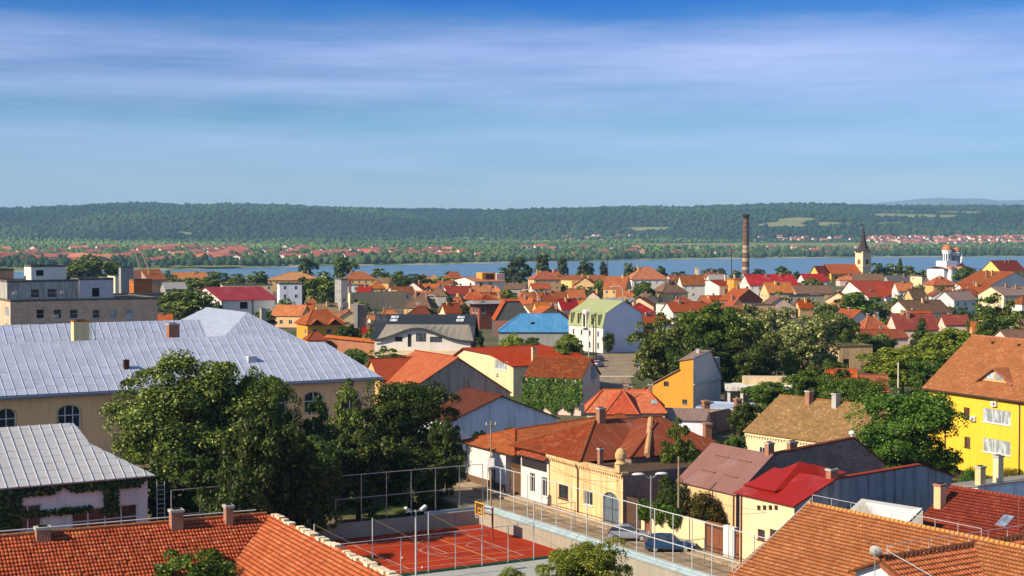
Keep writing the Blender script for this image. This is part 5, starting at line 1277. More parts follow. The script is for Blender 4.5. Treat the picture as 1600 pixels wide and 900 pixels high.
for i_, y in enumerate((-6.0, -13.0)):
    f2 = empty('goal_frame', (SP.x, SP.y, 0), TH, ('thin grey steel frame standing on the street by the fence, nearer the arched door', 'thin grey steel frame standing on the street right of the blue car')[i_], 'frame')
    yy = 2.5 if i_ == 0 else -18.6
    for x in (-6.2, -4.0): b = MB(); b.tube((x, yy, 0), (x, yy, 2.6), .04, n=6); b.build('post', STEEL, f2)
    b = MB(); b.tube((-6.2, yy, 2.6), (-4.0, yy, 2.6), .04, n=6); b.build('rail', STEEL, f2)
# basketball stand: red pole, arm, yellow-framed board, ring and net
hb_ = empty('basketball_hoop', wor(SP, TH, bx + 1.15, ym + 1.9, cz), TH, 'basketball hoop with red pole and yellow-framed backboard on the court', 'hoop')
REDP = simple((.30, .035, .025), .5, name='red_paint')
b = MB(); b.tube((0, 0, 0), (0, 0, 3.2), .1, n=10); b.build('pole', REDP, hb_)
b = MB(); b.tube((0, 0, 3.0), (-1.35, 0, 3.35), .06, n=6); b.tube((0, 0, 2.4), (-1.35, 0, 2.9), .05, n=6); b.build('arm', REDP, hb_)
b = MB(); b.box(-1.45, -1.38, -.85, .85, 2.6, 3.75); bd = b.build('backboard', simple((.10, .045, .02), .5, name='brown_board'), hb_)
YEL = simple(C(252, 190, 40), .5, name='yellow_paint')
b = MB()
for q in ((-.92, .92, 2.52, 2.62), (-.92, .92, 3.73, 3.83), (-.92, -.8, 2.6, 3.75), (.8, .92, 2.6, 3.75), (-.32, .32, 2.78, 2.85), (-.32, .32, 3.2, 3.27), (-.32, -.25, 2.85, 3.2), (.25, .32, 2.85, 3.2)): b.box(-1.48, -1.452, q[0], q[1], q[2], q[3])
b.build('board_frame', YEL, bd)
b = MB(); n = 16
for k in range(n):
    a0, a1 = 6.283 * k / n, 6.283 * (k + 1) / n; b.tube((-1.75 + .23 * math.cos(a0), .23 * math.sin(a0), 2.75), (-1.75 + .23 * math.cos(a1), .23 * math.sin(a1), 2.75), .02, n=5, caps=False)
rg_ = b.build('ring', simple((.6, .15, .05), .5, name='orange_paint'), hb_)
b = MB()
for k in range(10): a0 = 6.283 * k / 10; b.tube((-1.75 + .22 * math.cos(a0), .22 * math.sin(a0), 2.74), (-1.75 + .13 * math.cos(a0 + .4), .13 * math.sin(a0 + .4), 2.3), .012, n=4)
b.build('net', WHITE_PAINT, rg_)
for (px_, py_, lab) in ((629, 874, 'small pale ball lying on the court beside a short fence post'), (660, 889, 'small pale ball on the court near the floodlight pole')):
    q = at(px_, py_, cz); b = MB(); b.lathe([(0.001, 0), (.09, .03), (.13, .12), (.09, .21), (.001, .24)], 14, (q.x, q.y, cz + .012)); tag(b.build('ball', simple((.55, .42, .3), .6, name='ball_skin'), smooth=True), lab, 'ball')
# floodlight pole
q = wor(SP, TH, -25.6, -5.6); hf = empty('floodlight', (q.x, q.y, cz), TH, 'slim floodlight pole with two lamp heads before the court', 'floodlight')
zt = z_at(SP, TH, -25.6, -5.6, 797) - cz
b = MB(); b.tube((0, 0, 0), (0, 0, zt), .09, .07, 9); b.build('pole', STEEL_W, hf); b = MB(); b.tube((-.9, 0, zt - .1), (.9, 0, zt - .1), .04, n=6); b.build('crossbar', STEEL_W, hf)
for x in (-.75, .75): b = MB(); b.box(-.3, .3, -.22, .22, -.1, .1, M=Matrix.Translation((x, 0, zt + .12)) @ Matrix.Rotation(R(35 if x < 0 else -35), 4, 'Y')); b.build('lamp_head', simple((.5, .52, .54), .4, name='lamp_shell'), hf)
# street lamp with two heads
q = wor(SP, TH, -3.95, -10.4)
def street_lamp(q, ht, label, heads, ang=0.0, curved=False, mat=None):
    m = mat or STEEL; e = empty('street_lamp', (q[0], q[1], 0), ang, label, 'street lamp', 'street lamps in the town'); b = MB()
    if curved:
        pts = [Vector((0, 0, 0)), Vector((0, 0, ht * .72))] + [Vector((-ht * .28 * (1 - math.cos(R(90) * k / 6)), 0, ht * .72 + ht * .28 * math.sin(R(90) * k / 6))) for k in range(1, 7)] + [Vector((-ht * .5, 0, ht * .97))]
        for a, c in zip(pts, pts[1:]): b.tube(a, c, .15, .13, 7)
        b.build('pole', m, e); b = MB(); b.box(-ht * .5 - .8, -ht * .5 + .1, -.16, .16, ht * .95, ht * 1.0); b.build('lamp_head', m, e)
    else:
        b.tube((0, 0, 0), (0, 0, ht), .10, .07, 8); b.build('pole', m, e)
        for s_, l_ in heads:
            b = MB(); b.tube((0, 0, ht - .3), (s_ * l_, 0, ht + .1), .04, n=6); b.build('arm', m, e)
            b = MB(); b.lathe([(.001, .12), (.12, .10), (.2, .0), (.16, -.06), (.001, -.07)], 12); o_ = b.build('lamp_head', simple((.70, .72, .72), .35, name='lamp_glass'), e, smooth=True); o_.location = (s_ * (l_ + .4), 0, ht + .15); o_.scale = (3.2, 1.2, 1.2)
    return e
street_lamp(q, 7.0, 'grey street lamp with two drooping heads beside the blue car', ((1, .6), (-1, .8)), 10)
def pole(px_, py_, ytop, label, r=.11, mat=None, cross=False, z=0.0):
    q = at(px_, py_, z); d = q.y; zt = atd(px_, ytop, d).z; e = empty('utility_pole', (q.x, q.y, z), 20, label, 'pole', 'utility poles')
    b = MB(); b.tube((0, 0, 0), (0, 0, zt - z), r, r * .75, 8); b.build('shaft', mat or CONC, e)
    if cross:
        b = MB(); b.tube((-.6, 0, zt - z - .5), (.6, 0, zt - z - .5), .05, n=6); b.build('crossarm', mat or CONC, e)
        for s_ in (-.5, .5): b = MB(); b.tube((s_, 0, zt - z - .45), (s_, 0, zt - z - .2), .05, n=6); b.build('insulator', WHITE_PAINT, e)
    return e, Vector((q.x, q.y, zt))
PW = simple(C(170, 148, 120), .85, var=.3, name='weathered_pole')
_, w1 = pole(1060, 842, 713, 'plain wooden pole behind the garden wall by the blue car', .12, PW)
_, w2 = pole(767, 800, 657, 'thin utility pole with a box before the small white house', .10, PW, True)
b = MB(); b.box(-.35, .35, -.3, .3, 0, .9); hx = b.build('meter_box', WHITE_PAINT); q = at(767, 800, 0); hx.location = (q.x, q.y, atd(767, 722, q.y).z - .5); tag(hx, 'white meter box mounted on the thin utility pole', 'box')
_, w3 = pole(1403, 640, 566, 'pale concrete post among the trees left of the yellow house', .13, P_WHITE)
_, w4 = pole(927, 560, 498, 'dark utility pole before the green mansard house, left of the pair', .16, simple((.05, .045, .04), .8, name='tarred_wood'), True)
_, w5 = pole(931, 566, 488, 'dark utility pole before the green mansard house, right of the pair', .16, simple((.05, .045, .04), .8, name='tarred_wood'), True)
_, w6 = pole(920, 562, 506, 'short pale post at the street corner by the green mansard house', .14, CONC)
_, w7 = pole(1391, 530, 496, 'thin white post beside the orange hipped cottage', .10, WHITE_PAINT)
def cable(a, c, sag, label, r=.018):
    b = MB(); pts = [a.lerp(c, k / 12) - Vector((0, 0, sag * 4 * (k / 12) * (1 - k / 12))) for k in range(13)]
    for p, q_ in zip(pts, pts[1:]): b.tube(p, q_, r, n=4, caps=False)
    tag(b.build('overhead_cable', simple((.03, .03, .03), .6, name='black_cable')), label, 'cable')
q = wor(SP, TH, -3.95, -10.4, 6.7)
cable(w2 - Vector((0, 0, .6)), q, .8, 'black overhead cable from the thin pole to the two-headed lamp'); cable(w2 - Vector((0, 0, 1.0)), wor(SP, TH, .2, .3, 4.6), .5, 'black overhead cable from the thin pole to the peeling house')
cable(q, wor(SP, TH, -.1, -22.0, 5.2), .5, 'black overhead cable from the lamp to the red-roofed white house'); cable(q, w1 - Vector((0, 0, .5)), .2, 'short black cable between lamp and wooden pole')
# garden wall, gates and pillars along the street
GW = plaster(C(244, 220, 172), .3)
def seg(name, label, cat, ya, yb, z1, mat, th=.3, x=.35, parts=None, z0=0.1):
    b = MB(); b.box(x, x + th, min(ya, yb), max(ya, yb), z0, z1); return put(tag(b.build(name, mat), label, cat))
def yl(px): return len_y(SP, TH, px, .35)
seg('garden_wall', 'cream garden wall between the two brown gates on the street', 'wall', yl(1019), yl(1103), 2.7, GW)
def gate(label, pa, pb, z1, n, mat, frame):
    ya, yb = sorted((yl(pa), yl(pb))); g = empty('street_gate', (SP.x, SP.y, 0), TH, label, 'gate')
    for k in range(n): b = MB(); w = (yb - ya) / n; b.box(.45, .52, ya + k * w + .015, ya + (k + 1) * w - .015, .15, z1); b.build('plank', mat, g)
    b = MB(); b.box(.40, .45, ya, yb, .5, .6); b.box(.40, .45, ya, yb, z1 - .5, z1 - .4); b.build('rail', frame, g); return g
BRG = simple((.22, .085, .045), .7, var=.3, name='brown_gate'); DKG = simple((.05, .04, .035), .7, name='dark_gate')
gate('brown plank gate between cream wall and white pillars', 1105, 1131, 2.9, 9, BRG, DKG); gate('narrow brown plank gate beside the red-roofed white house', 1151, 1159, 2.7, 4, BRG, DKG); gate('dark double gate beside the arched door of the peeling house', 976, 1003, 3.2, 8, simple((.09, .055, .04), .75, name='dark_brown_gate'), DKG)
for pa, pb, lab in ((1004, 1009, 'cream gate pillar left of the cream garden wall'), (1133, 1141, 'white gate pillar right of the wide brown gate'), (1142, 1150, 'white gate pillar left of the narrow brown gate')):
    seg('gate_pillar', lab, 'pillar', yl(pa), yl(pb), 3.2 if pa < 1010 else 2.9, GW if pa < 1010 else P_WHITE, .45, .3)
seg('garden_wall', 'short brown fence piece next to the dark double gate', 'fence', yl(1010), yl(1018), 2.2, BRG, .1, .4)

# ------------------------------------------------------------------ cars
def car(label, P, heading, paint, scale=1.0, estate=False, name='parked_car'):
    e = empty(name, P, heading, label, 'car', 'cars parked on the streets'); e.scale = (scale,) * 3
    # stations along the length: x, half width low, half width belt, belt z, roof z or None, half width roof
    if estate: st = [(-2.2, .70, .70, .80, None, 0), (-2.12, .84, .82, .98, 1.02, .6), (-1.75, .88, .86, 1.0, 1.42, .6), (-.9, .9, .87, 1.0, 1.5, .62), (.1, .9, .87, .98, 1.48, .6), (.55, .9, .86, .97, 1.25, .62), (.95, .9, .85, .95, 1.0, .7), (1.6, .88, .8, .86, None, 0), (2.05, .8, .7, .74, None, 0), (2.2, .66, .6, .6, None, 0)]
    else: st = [(-1.95, .68, .68, .78, None, 0), (-1.88, .82, .80, .98, 1.02, .6), (-1.5, .86, .84, 1.0, 1.40, .58), (-.7, .87, .84, .99, 1.49, .6), (.1, .87, .84, .96, 1.47, .58), (.6, .87, .83, .94, 1.2, .62), (1.0, .87, .82, .92, .98, .68), (1.5, .85, .76, .82, None, 0), (1.88, .76, .66, .7, None, 0), (2.0, .62, .55, .56, None, 0)]
    b = MB(); rings = []
    for (x, wl, wb_, zb_, zr_, wr) in st:
        if zr_ is None: zr_, wr = zb_ + .03, wb_ * .7
        half = [(wl * .82, .24), (wl, .36), (wl * 1.02, .62), (wb_, zb_), (wr, zr_ - .06), (wr * .75, zr_), (0, zr_ + .015)]
        rings.append([V(x, -y, z) for y, z in half] + [V(x, y, z) for y, z in reversed(half[:-1])])
    for i, (r0, r1) in enumerate(zip(rings, rings[1:])):
        for k in range(len(r0) - 1):
            cab = st[i][4] is not None and st[i + 1][4] is not None
            side = k in (3, 8); wind = i in (1, 5) if estate else i in (1, 5)
            gl = (cab and side) or (cab and k in (3, 4, 5, 6, 7, 8) and wind and i == 5) or (cab and k in (4, 5, 6, 7) and i == 1) or (cab and i == 4 and k in (3, 8))
            b.face([r0[k], r1[k], r1[k + 1], r0[k + 1]], mi=1 if gl else 0)
    b.face(rings[0]); b.face(rings[-1][::-1])
    b.build('body', [paint, glass_mat((.02, .028, .035))], e, smooth=False)
    wb2 = 1.32 if estate else 1.22
    for x in (-wb2, wb2):
        for y in (-.78, .78):
            w = MB(); w.tube((x, y - .1, .32), (x, y + .1, .32), .32, n=18); wo_ = w.build('wheel', simple((.02, .02, .02), .85, name='tyre_rubber'), e)
            w = MB(); s_ = 1 if y > 0 else -1; w.tube((x, y + s_ * .095, .32), (x, y + s_ * .115, .32), .21, n=14); w.build('rim', simple((.55, .55, .56), .35, metallic=.5, name='alloy'), wo_)
    xf, xb = st[-2][0], st[1][0]
    for y in (-.58, .58):
        w = MB(); w.box(xf - .06, xf + .1, y - .16, y + .16, .56, .70); w.build('headlight', simple((.7, .72, .74), .2, name='lamp_clear'), e)
        w = MB(); w.box(xb - .1, xb + .06, y - .14 + (.1 if y > 0 else -.1), y + .14 + (.1 if y > 0 else -.1), .70, .95); w.build('tail_light', simple((.35, .02, .02), .3, name='lamp_red'), e)
    w = MB(); w.box(-.1, .1, -1.02, -.9, .95, 1.08); w.box(-.1, .1, .9, 1.02, .95, 1.08); m_ = w.build('mirrors', paint, e); m_.location = (.62, 0, 0)
    return e
def car_paint(c):
    m, t, p = new_mat('car_paint'); p.inputs['Base Color'].default_value = (*c, 1); p.inputs['Roughness'].default_value = .28; p.inputs['Metallic'].default_value = .35; p.inputs['Coat Weight'].default_value = .6; return m
a = at(1048, 863.5, 0); car('dark blue estate car parked behind the court fence', (a.x, a.y + .85, 0), -2, car_paint(C(44, 84, 124)), 1.05, True)
a = at(983, 846.3, 0); car('silver hatchback parked left of the blue estate car', (a.x, a.y + .85, 0), -2, car_paint(C(176, 180, 196)), 1.0)
a = at(936, 564, 0); car('black car parked on the far street by the green mansard house', (a.x, a.y, 0), 70, car_paint((.01, .012, .016)), 1.0)
a = at(934, 573, 0); car('pale car half hidden behind the ivy house gable', (a.x, a.y, 0), 62, car_paint(C(150, 170, 200)), 1.0)
# far street crossing
b = MB(); pts_ = [at(905, 640, 0), at(1000, 640, 0), at(985, 590, 0), at(1010, 565, 0), at(1000, 553, 0), at(935, 553, 0), at(925, 570, 0)]
b.face([(p.x, p.y, .004) for p in pts_]); tag(b.build('street', asph), kind='structure')
for k in range(7):
    q = at(938 + k * 8.2, 588, 0); b = MB(); b.box(-.45, .45, -.9, .9, .008, .012, M=Matrix.Translation((q.x, q.y, 0)) @ Matrix.Rotation(R(20), 4, 'Z')); tag(b.build('crossing_stripe', LINE), kind='structure')
q = at(998, 586, 0); e = empty('road_sign', (q.x, q.y, 0), 0, 'round blue road sign at the far street crossing', 'sign'); b = MB(); b.tube((0, 0, 0), (0, 0, 2.2), .05, n=6); b.build('post', STEEL_W, e)
b = MB(); b.tube((0, -.05, 2.3), (0, .0, 2.3), .5, n=16); b.build('disc', simple((.03, .16, .6), .4, name='sign_blue'), e)

# ------------------------------------------------------------------ the town towards the river
def qh(label, xl, xr, ye, yr, ze, th, kind, wall, roof, ratio=.8, chim=1, wins=True, cat='house', name='house', ov=.35, W=None, base=0.0, caps=True):
    """a house from the extent of its roof in the photograph: left, right, eave row, ridge row; ze = eave height"""
    P = at((xl + xr) / 2, ye, ze); d = P.y; s = F / d; wm = (xr - xl) / s; c, sn = math.cos(R(th)), abs(math.sin(R(th)))
    if W is None: L = wm / (c + ratio * sn); W = ratio * L
    else: L = max(3.0, (wm - W * sn) / c)
    xlm, xrm = (xl - 800) / s, (xr - 800) / s
    if th >= 0: P0 = Vector((xlm + W * sn, d, 0))
    else: n = Vector((xrm - W * sn, d, 0)); P0 = wor(n, th, -L, 0)
    run = (W if kind in ('gx', 'hx') else L) / 2
    zr = z_at(P0, th, L / 2, W / 2, yr) if kind != 'flat' else ze
    if kind != 'flat' and not kind.startswith('s'): zr = max(ze + run * .22, min(ze + run * 1.25, zr))
    elif kind.startswith('s'): zr = max(ze + .5, zr)
    ws = []; rg = random.Random(int(xl * 7 + ye))
    if wins and d < 950:
        iw, ih = L - 2 * ov, ze
        nf = max(1, int(ih // 2.9)); st = 2.6
        for fl in range(nf):
            zb = ih - (nf - fl) * 2.85 + .9
            if zb < .3: continue
            for f, ln in (('B', iw), ('A' if th >= 0 else 'R', W - 2 * ov)):
                k = max(1, int(ln / (3.0 if f == 'B' else 3.6)))
                for i in range(k):
                    if rg.random() < .2: continue
                    x = ov + (i + .5) * ln / k; ws.append((f, x - .5, zb, x + .5, zb + 1.25, 2, 1, {'depth': .14, 'pane': GLASS if rg.random() < .7 else GLASS_PALE, 'sill': d < 450}))
    ch = []
    for i in range(chim):
        x, y = rg.uniform(.25, .75) * L, rg.uniform(.35, .65) * W; ch.append((x, y, zr + rg.uniform(.4, 1.0), .8, .7, BRICK if rg.random() < .6 else P_OCHRE))
    return std_house(label, P0, th, L, W, ze, zr, kind, wall, roof, ov=ov, wins=ws, chim=ch, cat=cat, name=name, parapet=.35 if kind == 'flat' else 0, caps=caps, base=base)

# --- dark modern house with the curved eave
TH = -5; Pn = at(582, 531, 5.6); L23 = len_x(Pn, TH, 738); W23 = 12.0
zr = z_at(Pn, TH, L23 / 2, W23 / 2, 491)
h23 = House('modern white house with black metal roof and wave-shaped eave', Pn, TH)
hol = []
for (xa, ya, xb, yb, c) in ((617, 526, 629, 534, 1), (637, 522, 643, 542, 1), (650, 521, 666, 534, 2), (672, 526, 691, 535, 2)):
    (a0, z1), (a1, z0) = on_b(Pn, TH, xa, ya, .4), on_b(Pn, TH, xb, yb, .4); lp = rect(a0, z0, a1, z1); hol.append(lp); h23.window('B', .4, lp, c, 1, frame=simple((.03, .03, .035), .5, name='dark_frame'), pane=GLASS if c == 1 else glass_mat((.05, .055, .07)), sill=False)
topc = []
nseg = 16
for i in range(nseg + 1):
    x = .4 + (L23 - .8) * i / nseg; t = i / nseg; k = math.exp(-((t - .45) / .27) ** 2); topc.append((x, 5.3 + 2.95 * k))
h23.wall('B', .4, [(.4, 0), (L23 - .4, 0)] + topc[::-1], hol, .25); h23.wall('R', L23 - .4, [(.4, 0), (W23 - .4, 0), (W23 - .4, 5.4), (W23 / 2, zr - .2), (.4, 5.4)], mi=1); h23.wall('A', .4, [(.4, 0), (W23 - .4, 0), (W23 - .4, 5.4), (W23 / 2, zr - .2), (.4, 5.4)]); h23.wall('K', W23 - .4, rect(.4, 0, L23 - .4, 5.4))
h23.finish_walls([P_WHITE, simple((.025, .026, .03), .6, name='black_cladding')])
b = MB()
lowz = lambda t: 5.5 + 2.95 * math.exp(-((t - .45) / .27) ** 2)
sl_ = (zr - 5.6) / (W23 / 2)
for i in range(nseg):
    t0, t1 = i / nseg, (i + 1) / nseg; x0, x1 = -.3 + (L23 + .6) * t0, -.3 + (L23 + .6) * t1
    # black upper roof down to the break line, then the sweeping grey apron to the curved eave
    mid = lambda t: .33 if .06 < t < .94 else 0.0
    y0_, y1_ = W23 / 2 * .60 * (1 if .08 < t0 < .95 else 0), W23 / 2 * .60 * (1 if .08 < t1 < .95 else 0)
    zf = lambda y: 5.6 + sl_ * y
    b.slab([V(x0, y0_, zf(y0_)), V(x1, y1_, zf(y1_)), V(x1, W23 / 2, zr), V(x0, W23 / 2, zr)], .12, mi=0, ud=(1, 0, 0))
    if y0_ or y1_: b.slab([V(x0, -.4, lowz(t0)), V(x1, -.4, lowz(t1)), V(x1, y1_, zf(y1_) + .02), V(x0, y0_, zf(y0_) + .02)], .1, mi=1, ud=(1, 0, 0))
    b.slab([V(x0, -.48, lowz(t0) - .3), V(x1, -.48, lowz(t1) - .3), V(x1, -.38, lowz(t1) + .03), V(x0, -.38, lowz(t0) + .03)], .06, mi=2, ud=(1, 0, 0))
b.slab([V(L23 + .3, W23, 5.6), V(-.3, W23, 5.6), V(-.3, W23 / 2, zr), V(L23 + .3, W23 / 2, zr)], .12, mi=0)
b.build('roof', [M_BLACK, metal_roof(C(150, 144, 132), .5, var=.2), simple((.02, .021, .024), .5, name='black_fascia')], h23.root)
for px_ in (615, 719):
    a = len_x(Pn, TH, px_, 3.6); an = math.atan(sl_)
    for k in (0, 1.35): b = MB(); b.box(-.85, .85, -.42, .3, .04, .14, M=Matrix.Translation((a - k * .12, 5.3 - k * .55, 5.6 + sl_ * (5.3 - k * .55))) @ Matrix.Rotation(an, 4, 'X')); b.build('skylight', glass_mat((.30, .33, .36)), h23.root)
b = MB(); b.box(.3, L23 * .96, -1.2, .35, 2.3, 2.5); b.box(.3, L23 * .96, -1.2, -1.1, 2.5, 3.35); b.build('balcony', P_CREAM, h23.root); h23.aircon('B', -1.2, L23 * .47, 2.9); h23.aircon('B', -1.2, L23 * .53, 2.9)
# --- blue roof
Pn = at(795, 519, 4.0); L26 = len_x(Pn, -1, 911); zr = z_at(Pn, -1, 3, 5.5, 490)
std_house('long pale grey house with bright blue metal hipped roof', wor(Pn, -1, -3, 0), -1, L26 + 3, 11.0, 4.0, zr, 'hx', P_GREY, M_BLUE, ov=.4, wins=[('B', 8.5, 1.6, 11, 2.5, 2, 1)], chim=[(9.0, 2.6, 6.6, .6, .6, DARK)], hip=6.0)
# --- green mansard house
TH = 29; Pn = at(942, 552, 0.0)
o27 = trace(Pn, TH, 'B', [(939.5, 512), (943.5, 490), (974, 470), (1004, 490), (1005.5, 516)])
o27[0] = (0.0, o27[0][1]); D27 = len_y(Pn, TH, 889)
h27 = House('three-storey house with green metal mansard roof and lilac gable', Pn, TH)
zk, zm = o27[0][1], o27[1][1]; xm = max(.7, o27[1][0]); xe = o27[-1][0]; pk = o27[2]
endp = [(0, 0), (xe, 0), (xe, zk)] + [(xe - xm, zm), (pk[0], pk[1] - .05), (xm, zm)] + [(0, zk)]
h27.wall('B', 0, endp, mi=1); h27.wall('K', D27, endp, mi=1)
hol = []
for i in range(4):
    y = D27 * (.14 + .24 * i)
    for z0, z1 in ((.9, 2.5), (3.9, 5.3)):
        lp = rect(y - .45, z0, y + .45, z1); hol.append(lp); h27.window('A', 0, lp, 1, 1, depth=.16)
h27.wall('A', 0, rect(0, 0, D27, zk), hol); h27.wall('R', xe, rect(0, 0, D27, zk)); h27.finish_walls([P_WHITE, P_LILAC])
b = MB(); b.slab([V(-.25, D27 + .2, zk - .1), V(-.25, -.12, zk - .1), V(xm, -.12, zm), V(xm, D27 + .2, zm)], .12); b.slab([V(xm - .1, D27 + .2, zm), V(xm - .1, -.12, zm), V(pk[0], -.12, pk[1]), V(pk[0], D27 + .2, pk[1])], .12)
b.slab([V(xe - xm + .1, -.12, zm), V(xe - xm + .1, D27 + .2, zm), V(pk[0], D27 + .2, pk[1]), V(pk[0], -.12, pk[1])], .12); b.slab([V(xe + .25, -.12, zk - .1), V(xe + .25, D27 + .2, zk - .1), V(xe - xm, D27 + .2, zm), V(xe - xm, -.12, zm)], .12)
b.build('roof', M_GREEN, h27.root)
for i in range(5):
    y = D27 * (.1 + .2 * i)
    if i == 2: continue
    b = MB(); zz0, zz1 = zk + .35, zm - .25
    b.box(-.12, .5, y - .55, y + .55, zz0, zz1); dm = b.build('dormer', M_GREEN, h27.root); b = MB(); b.box(-.14, -.1, y - .38, y + .38, zz0 + .15, zz1 - .15); b.build('pane', GLASS, dm)
y = D27 * .5; b = MB(); b.box(-.4, .8, y - .9, y + .9, zk - .3, zm - .2); b.tube((-.4, y, zm - .2), (1.2, y, zm - .2), .9, n=20); dm = b.build('arched_dormer', P_WHITE, h27.root); b = MB(); b.box(-.45, -.4, y - .5, y + .5, zk - .2, zm - .6); b.build('pane', GLASS, dm)
b = MB(); b.box(-1.0, -.4, y - 1.2, y + 1.2, zk - .45, zk - .3); b.build('balcony', P_WHITE, h27.root)
# --- peach house beyond it
Pn = at(982, 524, 3.9); h29 = std_house('peach house with orange tile roof at the far street corner', wor(at(958, 522, 3.9), 10, 0, 0), -18, 9.5, 9, 3.9, 7.4, 'hx', P_PEACH, T_ORANGE, wins=[('B', 1.6, 1.0, 3.6, 2.4, 3, 1)])
q = at(944, 549, 0); b = MB(); b.box(0, 4.2, 0, .15, 0, 2.4, M=Matrix.Translation((q.x, q.y, 0))); tag(b.build('street_gate', simple((.22, .05, .04), .7, name='red_gate')), 'dark red gate left of the peach house', 'gate')
qh('house with red metal roof directly behind the lilac gable', 976, 1027, 489, 473, 4.4, 6, 'hx', P_WHITE, M_RED, W=12)
# --- left: large flat-roofed blocks
Pn = at(16, 470.5, 13.0); TH = 30
L30 = len_x(Pn, TH, 245)
def blk(label, P, th, L, W, z0, z1, wall, wins=(), roof=None, name='office_block', cat='building', other=None, par=.3):
    return std_house(label, P, th, L, W, z1, z1, 'flat', wall, roof or FELT, ov=.02, wins=wins, parapet=par, name=name, cat=cat, base=z0)
ws = []
for xa, xb, pn in ((57, 69, DARK), (84, 96, GLASS), (109, 122, GLASS), (145, 156, GLASS), (172, 183, GLASS_PALE), (196, 208, GLASS_PALE)):
    (a0, z1), (a1, z0) = on_b(Pn, TH, xa, 482, 0), on_b(Pn, TH, xb, 499, 0); m0 = (on_b(Pn, TH, xa, 482, 0)[1] + on_b(Pn, TH, xb, 499, 0)[1]) / 2; ws.append(('B', a0, m0 - 1.1, a1, m0 + 1.1, 1, 2, {'depth': .25, 'pane': pn}))
    ws.append(('B', a0, m0 - 4.6, a1, m0 - 2.4, 1, 2, {'depth': .25}))
ws += [('A', 1.5, 9.0, 6, 11.4, 3, 1, {'pane': GLASS_PALE}), ('A', 1.5, 5.0, 6, 7.4, 3, 1, {'pane': GLASS_PALE})]
h30 = blk('brown panelled flat-roofed block with six square windows behind the school', Pn, TH, L30, 26, 0, 13.0, PANEL_BR, ws)
for px_ in (88,): a, z_ = on_b(Pn, TH, px_, 494, 0); h30.aircon('B', 0, a, z_)
# setback storey with black stains, plain white part, penthouse
y1s = 7.0; a0 = len_x(Pn, TH, 10, y1s); a1 = len_x(Pn, TH, 122, y1s); a2 = len_x(Pn, TH, 176, y1s); zt = z_at(Pn, TH, (a0 + a1) / 2, y1s, 439)
ws = []
for xa, xb in ((47, 61), (73, 87)):
    w0, w1_ = len_x(Pn, TH, xa, y1s) - a0, len_x(Pn, TH, xb, y1s) - a0; ws.append(('B', w0, 13.4, w1_, 15.6, 1, 2, {'depth': .2}))
hS = blk('black-stained grey upper storey set back on the brown block', wor(Pn, TH, a0, y1s), TH, a1 - a0, 14, 13.0, zt, P_STAIN, ws)
for px_ in (22, 96): hS.aircon('B', 0.0, len_x(Pn, TH, px_, y1s) - a0, 14.6)
w0 = len_x(Pn, TH, 142, y1s) - a1; blk('plain lilac-grey upper storey with one dark opening on the brown block', wor(Pn, TH, a1 + .05, y1s - .3), TH, a2 - a1, 14, 13.0, zt + .3, plaster(C(206, 202, 206), .3), [('B', w0, 13.3, w0 + 2.0, 15.7, 1, 1, {'pane': DARK, 'sill': False})])
yp = 15.0; b0 = len_x(Pn, TH, 48, yp); b1 = len_x(Pn, TH, 103, yp); zp = z_at(Pn, TH, b0, yp, 416)
blk('white rooftop penthouse with one dark window and overhanging top', wor(Pn, TH, b0, yp), TH, b1 - b0, 8, zt - .5, zp, P_WHITE, [('B', 1.2, zt + 1.0, 3.2, zt + 2.6, 1, 1, {'pane': DARK})], name='penthouse')
blk('brown rooftop hut left of the white penthouse', wor(Pn, TH, b0 - 10, yp + 6), TH, 7, 5, zt - .5, zt + 2.6, P_BROWN, name='penthouse')
Pq = at(186, 447, 12.5); blk('low block with dark eaves and cluttered roof right of the brown block', at(180, 462, 9.5), 30, 20, 10, 0, 9.6, P_GREY, [('B', 1, 6.5, 9, 8.2, 5, 1)])
# industrial rooftops
Pq = at(180, 441, 9.0)
blk('cream concrete block with scrawled dark marks near the crane', at(180, 446, 8.0), 30, 5, 12, 0, 12.0, plaster(C(238, 224, 190), .4, dark=(.1, .08, .06)), par=.15)
blk('tall narrow grey concrete stack block near the crane', at(189, 449, 9.0), 30, 5.0, 3.0, 0, 16.8, P_GREY, par=.1, name='tower_block')
qq = at(209, 449, 9.5); blk('bright orange box building with brown side beside the grey stack block', qq, 30, 7, 6, 0, 12.3, plaster(C(190, 110, 60), .2), [('A', 1.0, 10.6, 2.2, 11.6, 1, 1, {'pane': DARK})], name='kiosk')
qh('rusty flat-roofed hall under the crane', 207, 258, 437, 421, 9.0, 25, 'sb', P_BROWN, T_RUST, W=16, wins=False)
qh('low sheds with pale roofs right of the crane hall', 240, 290, 452, 441, 5.0, 24, 'gx', P_GREY, M_GREY, W=12)
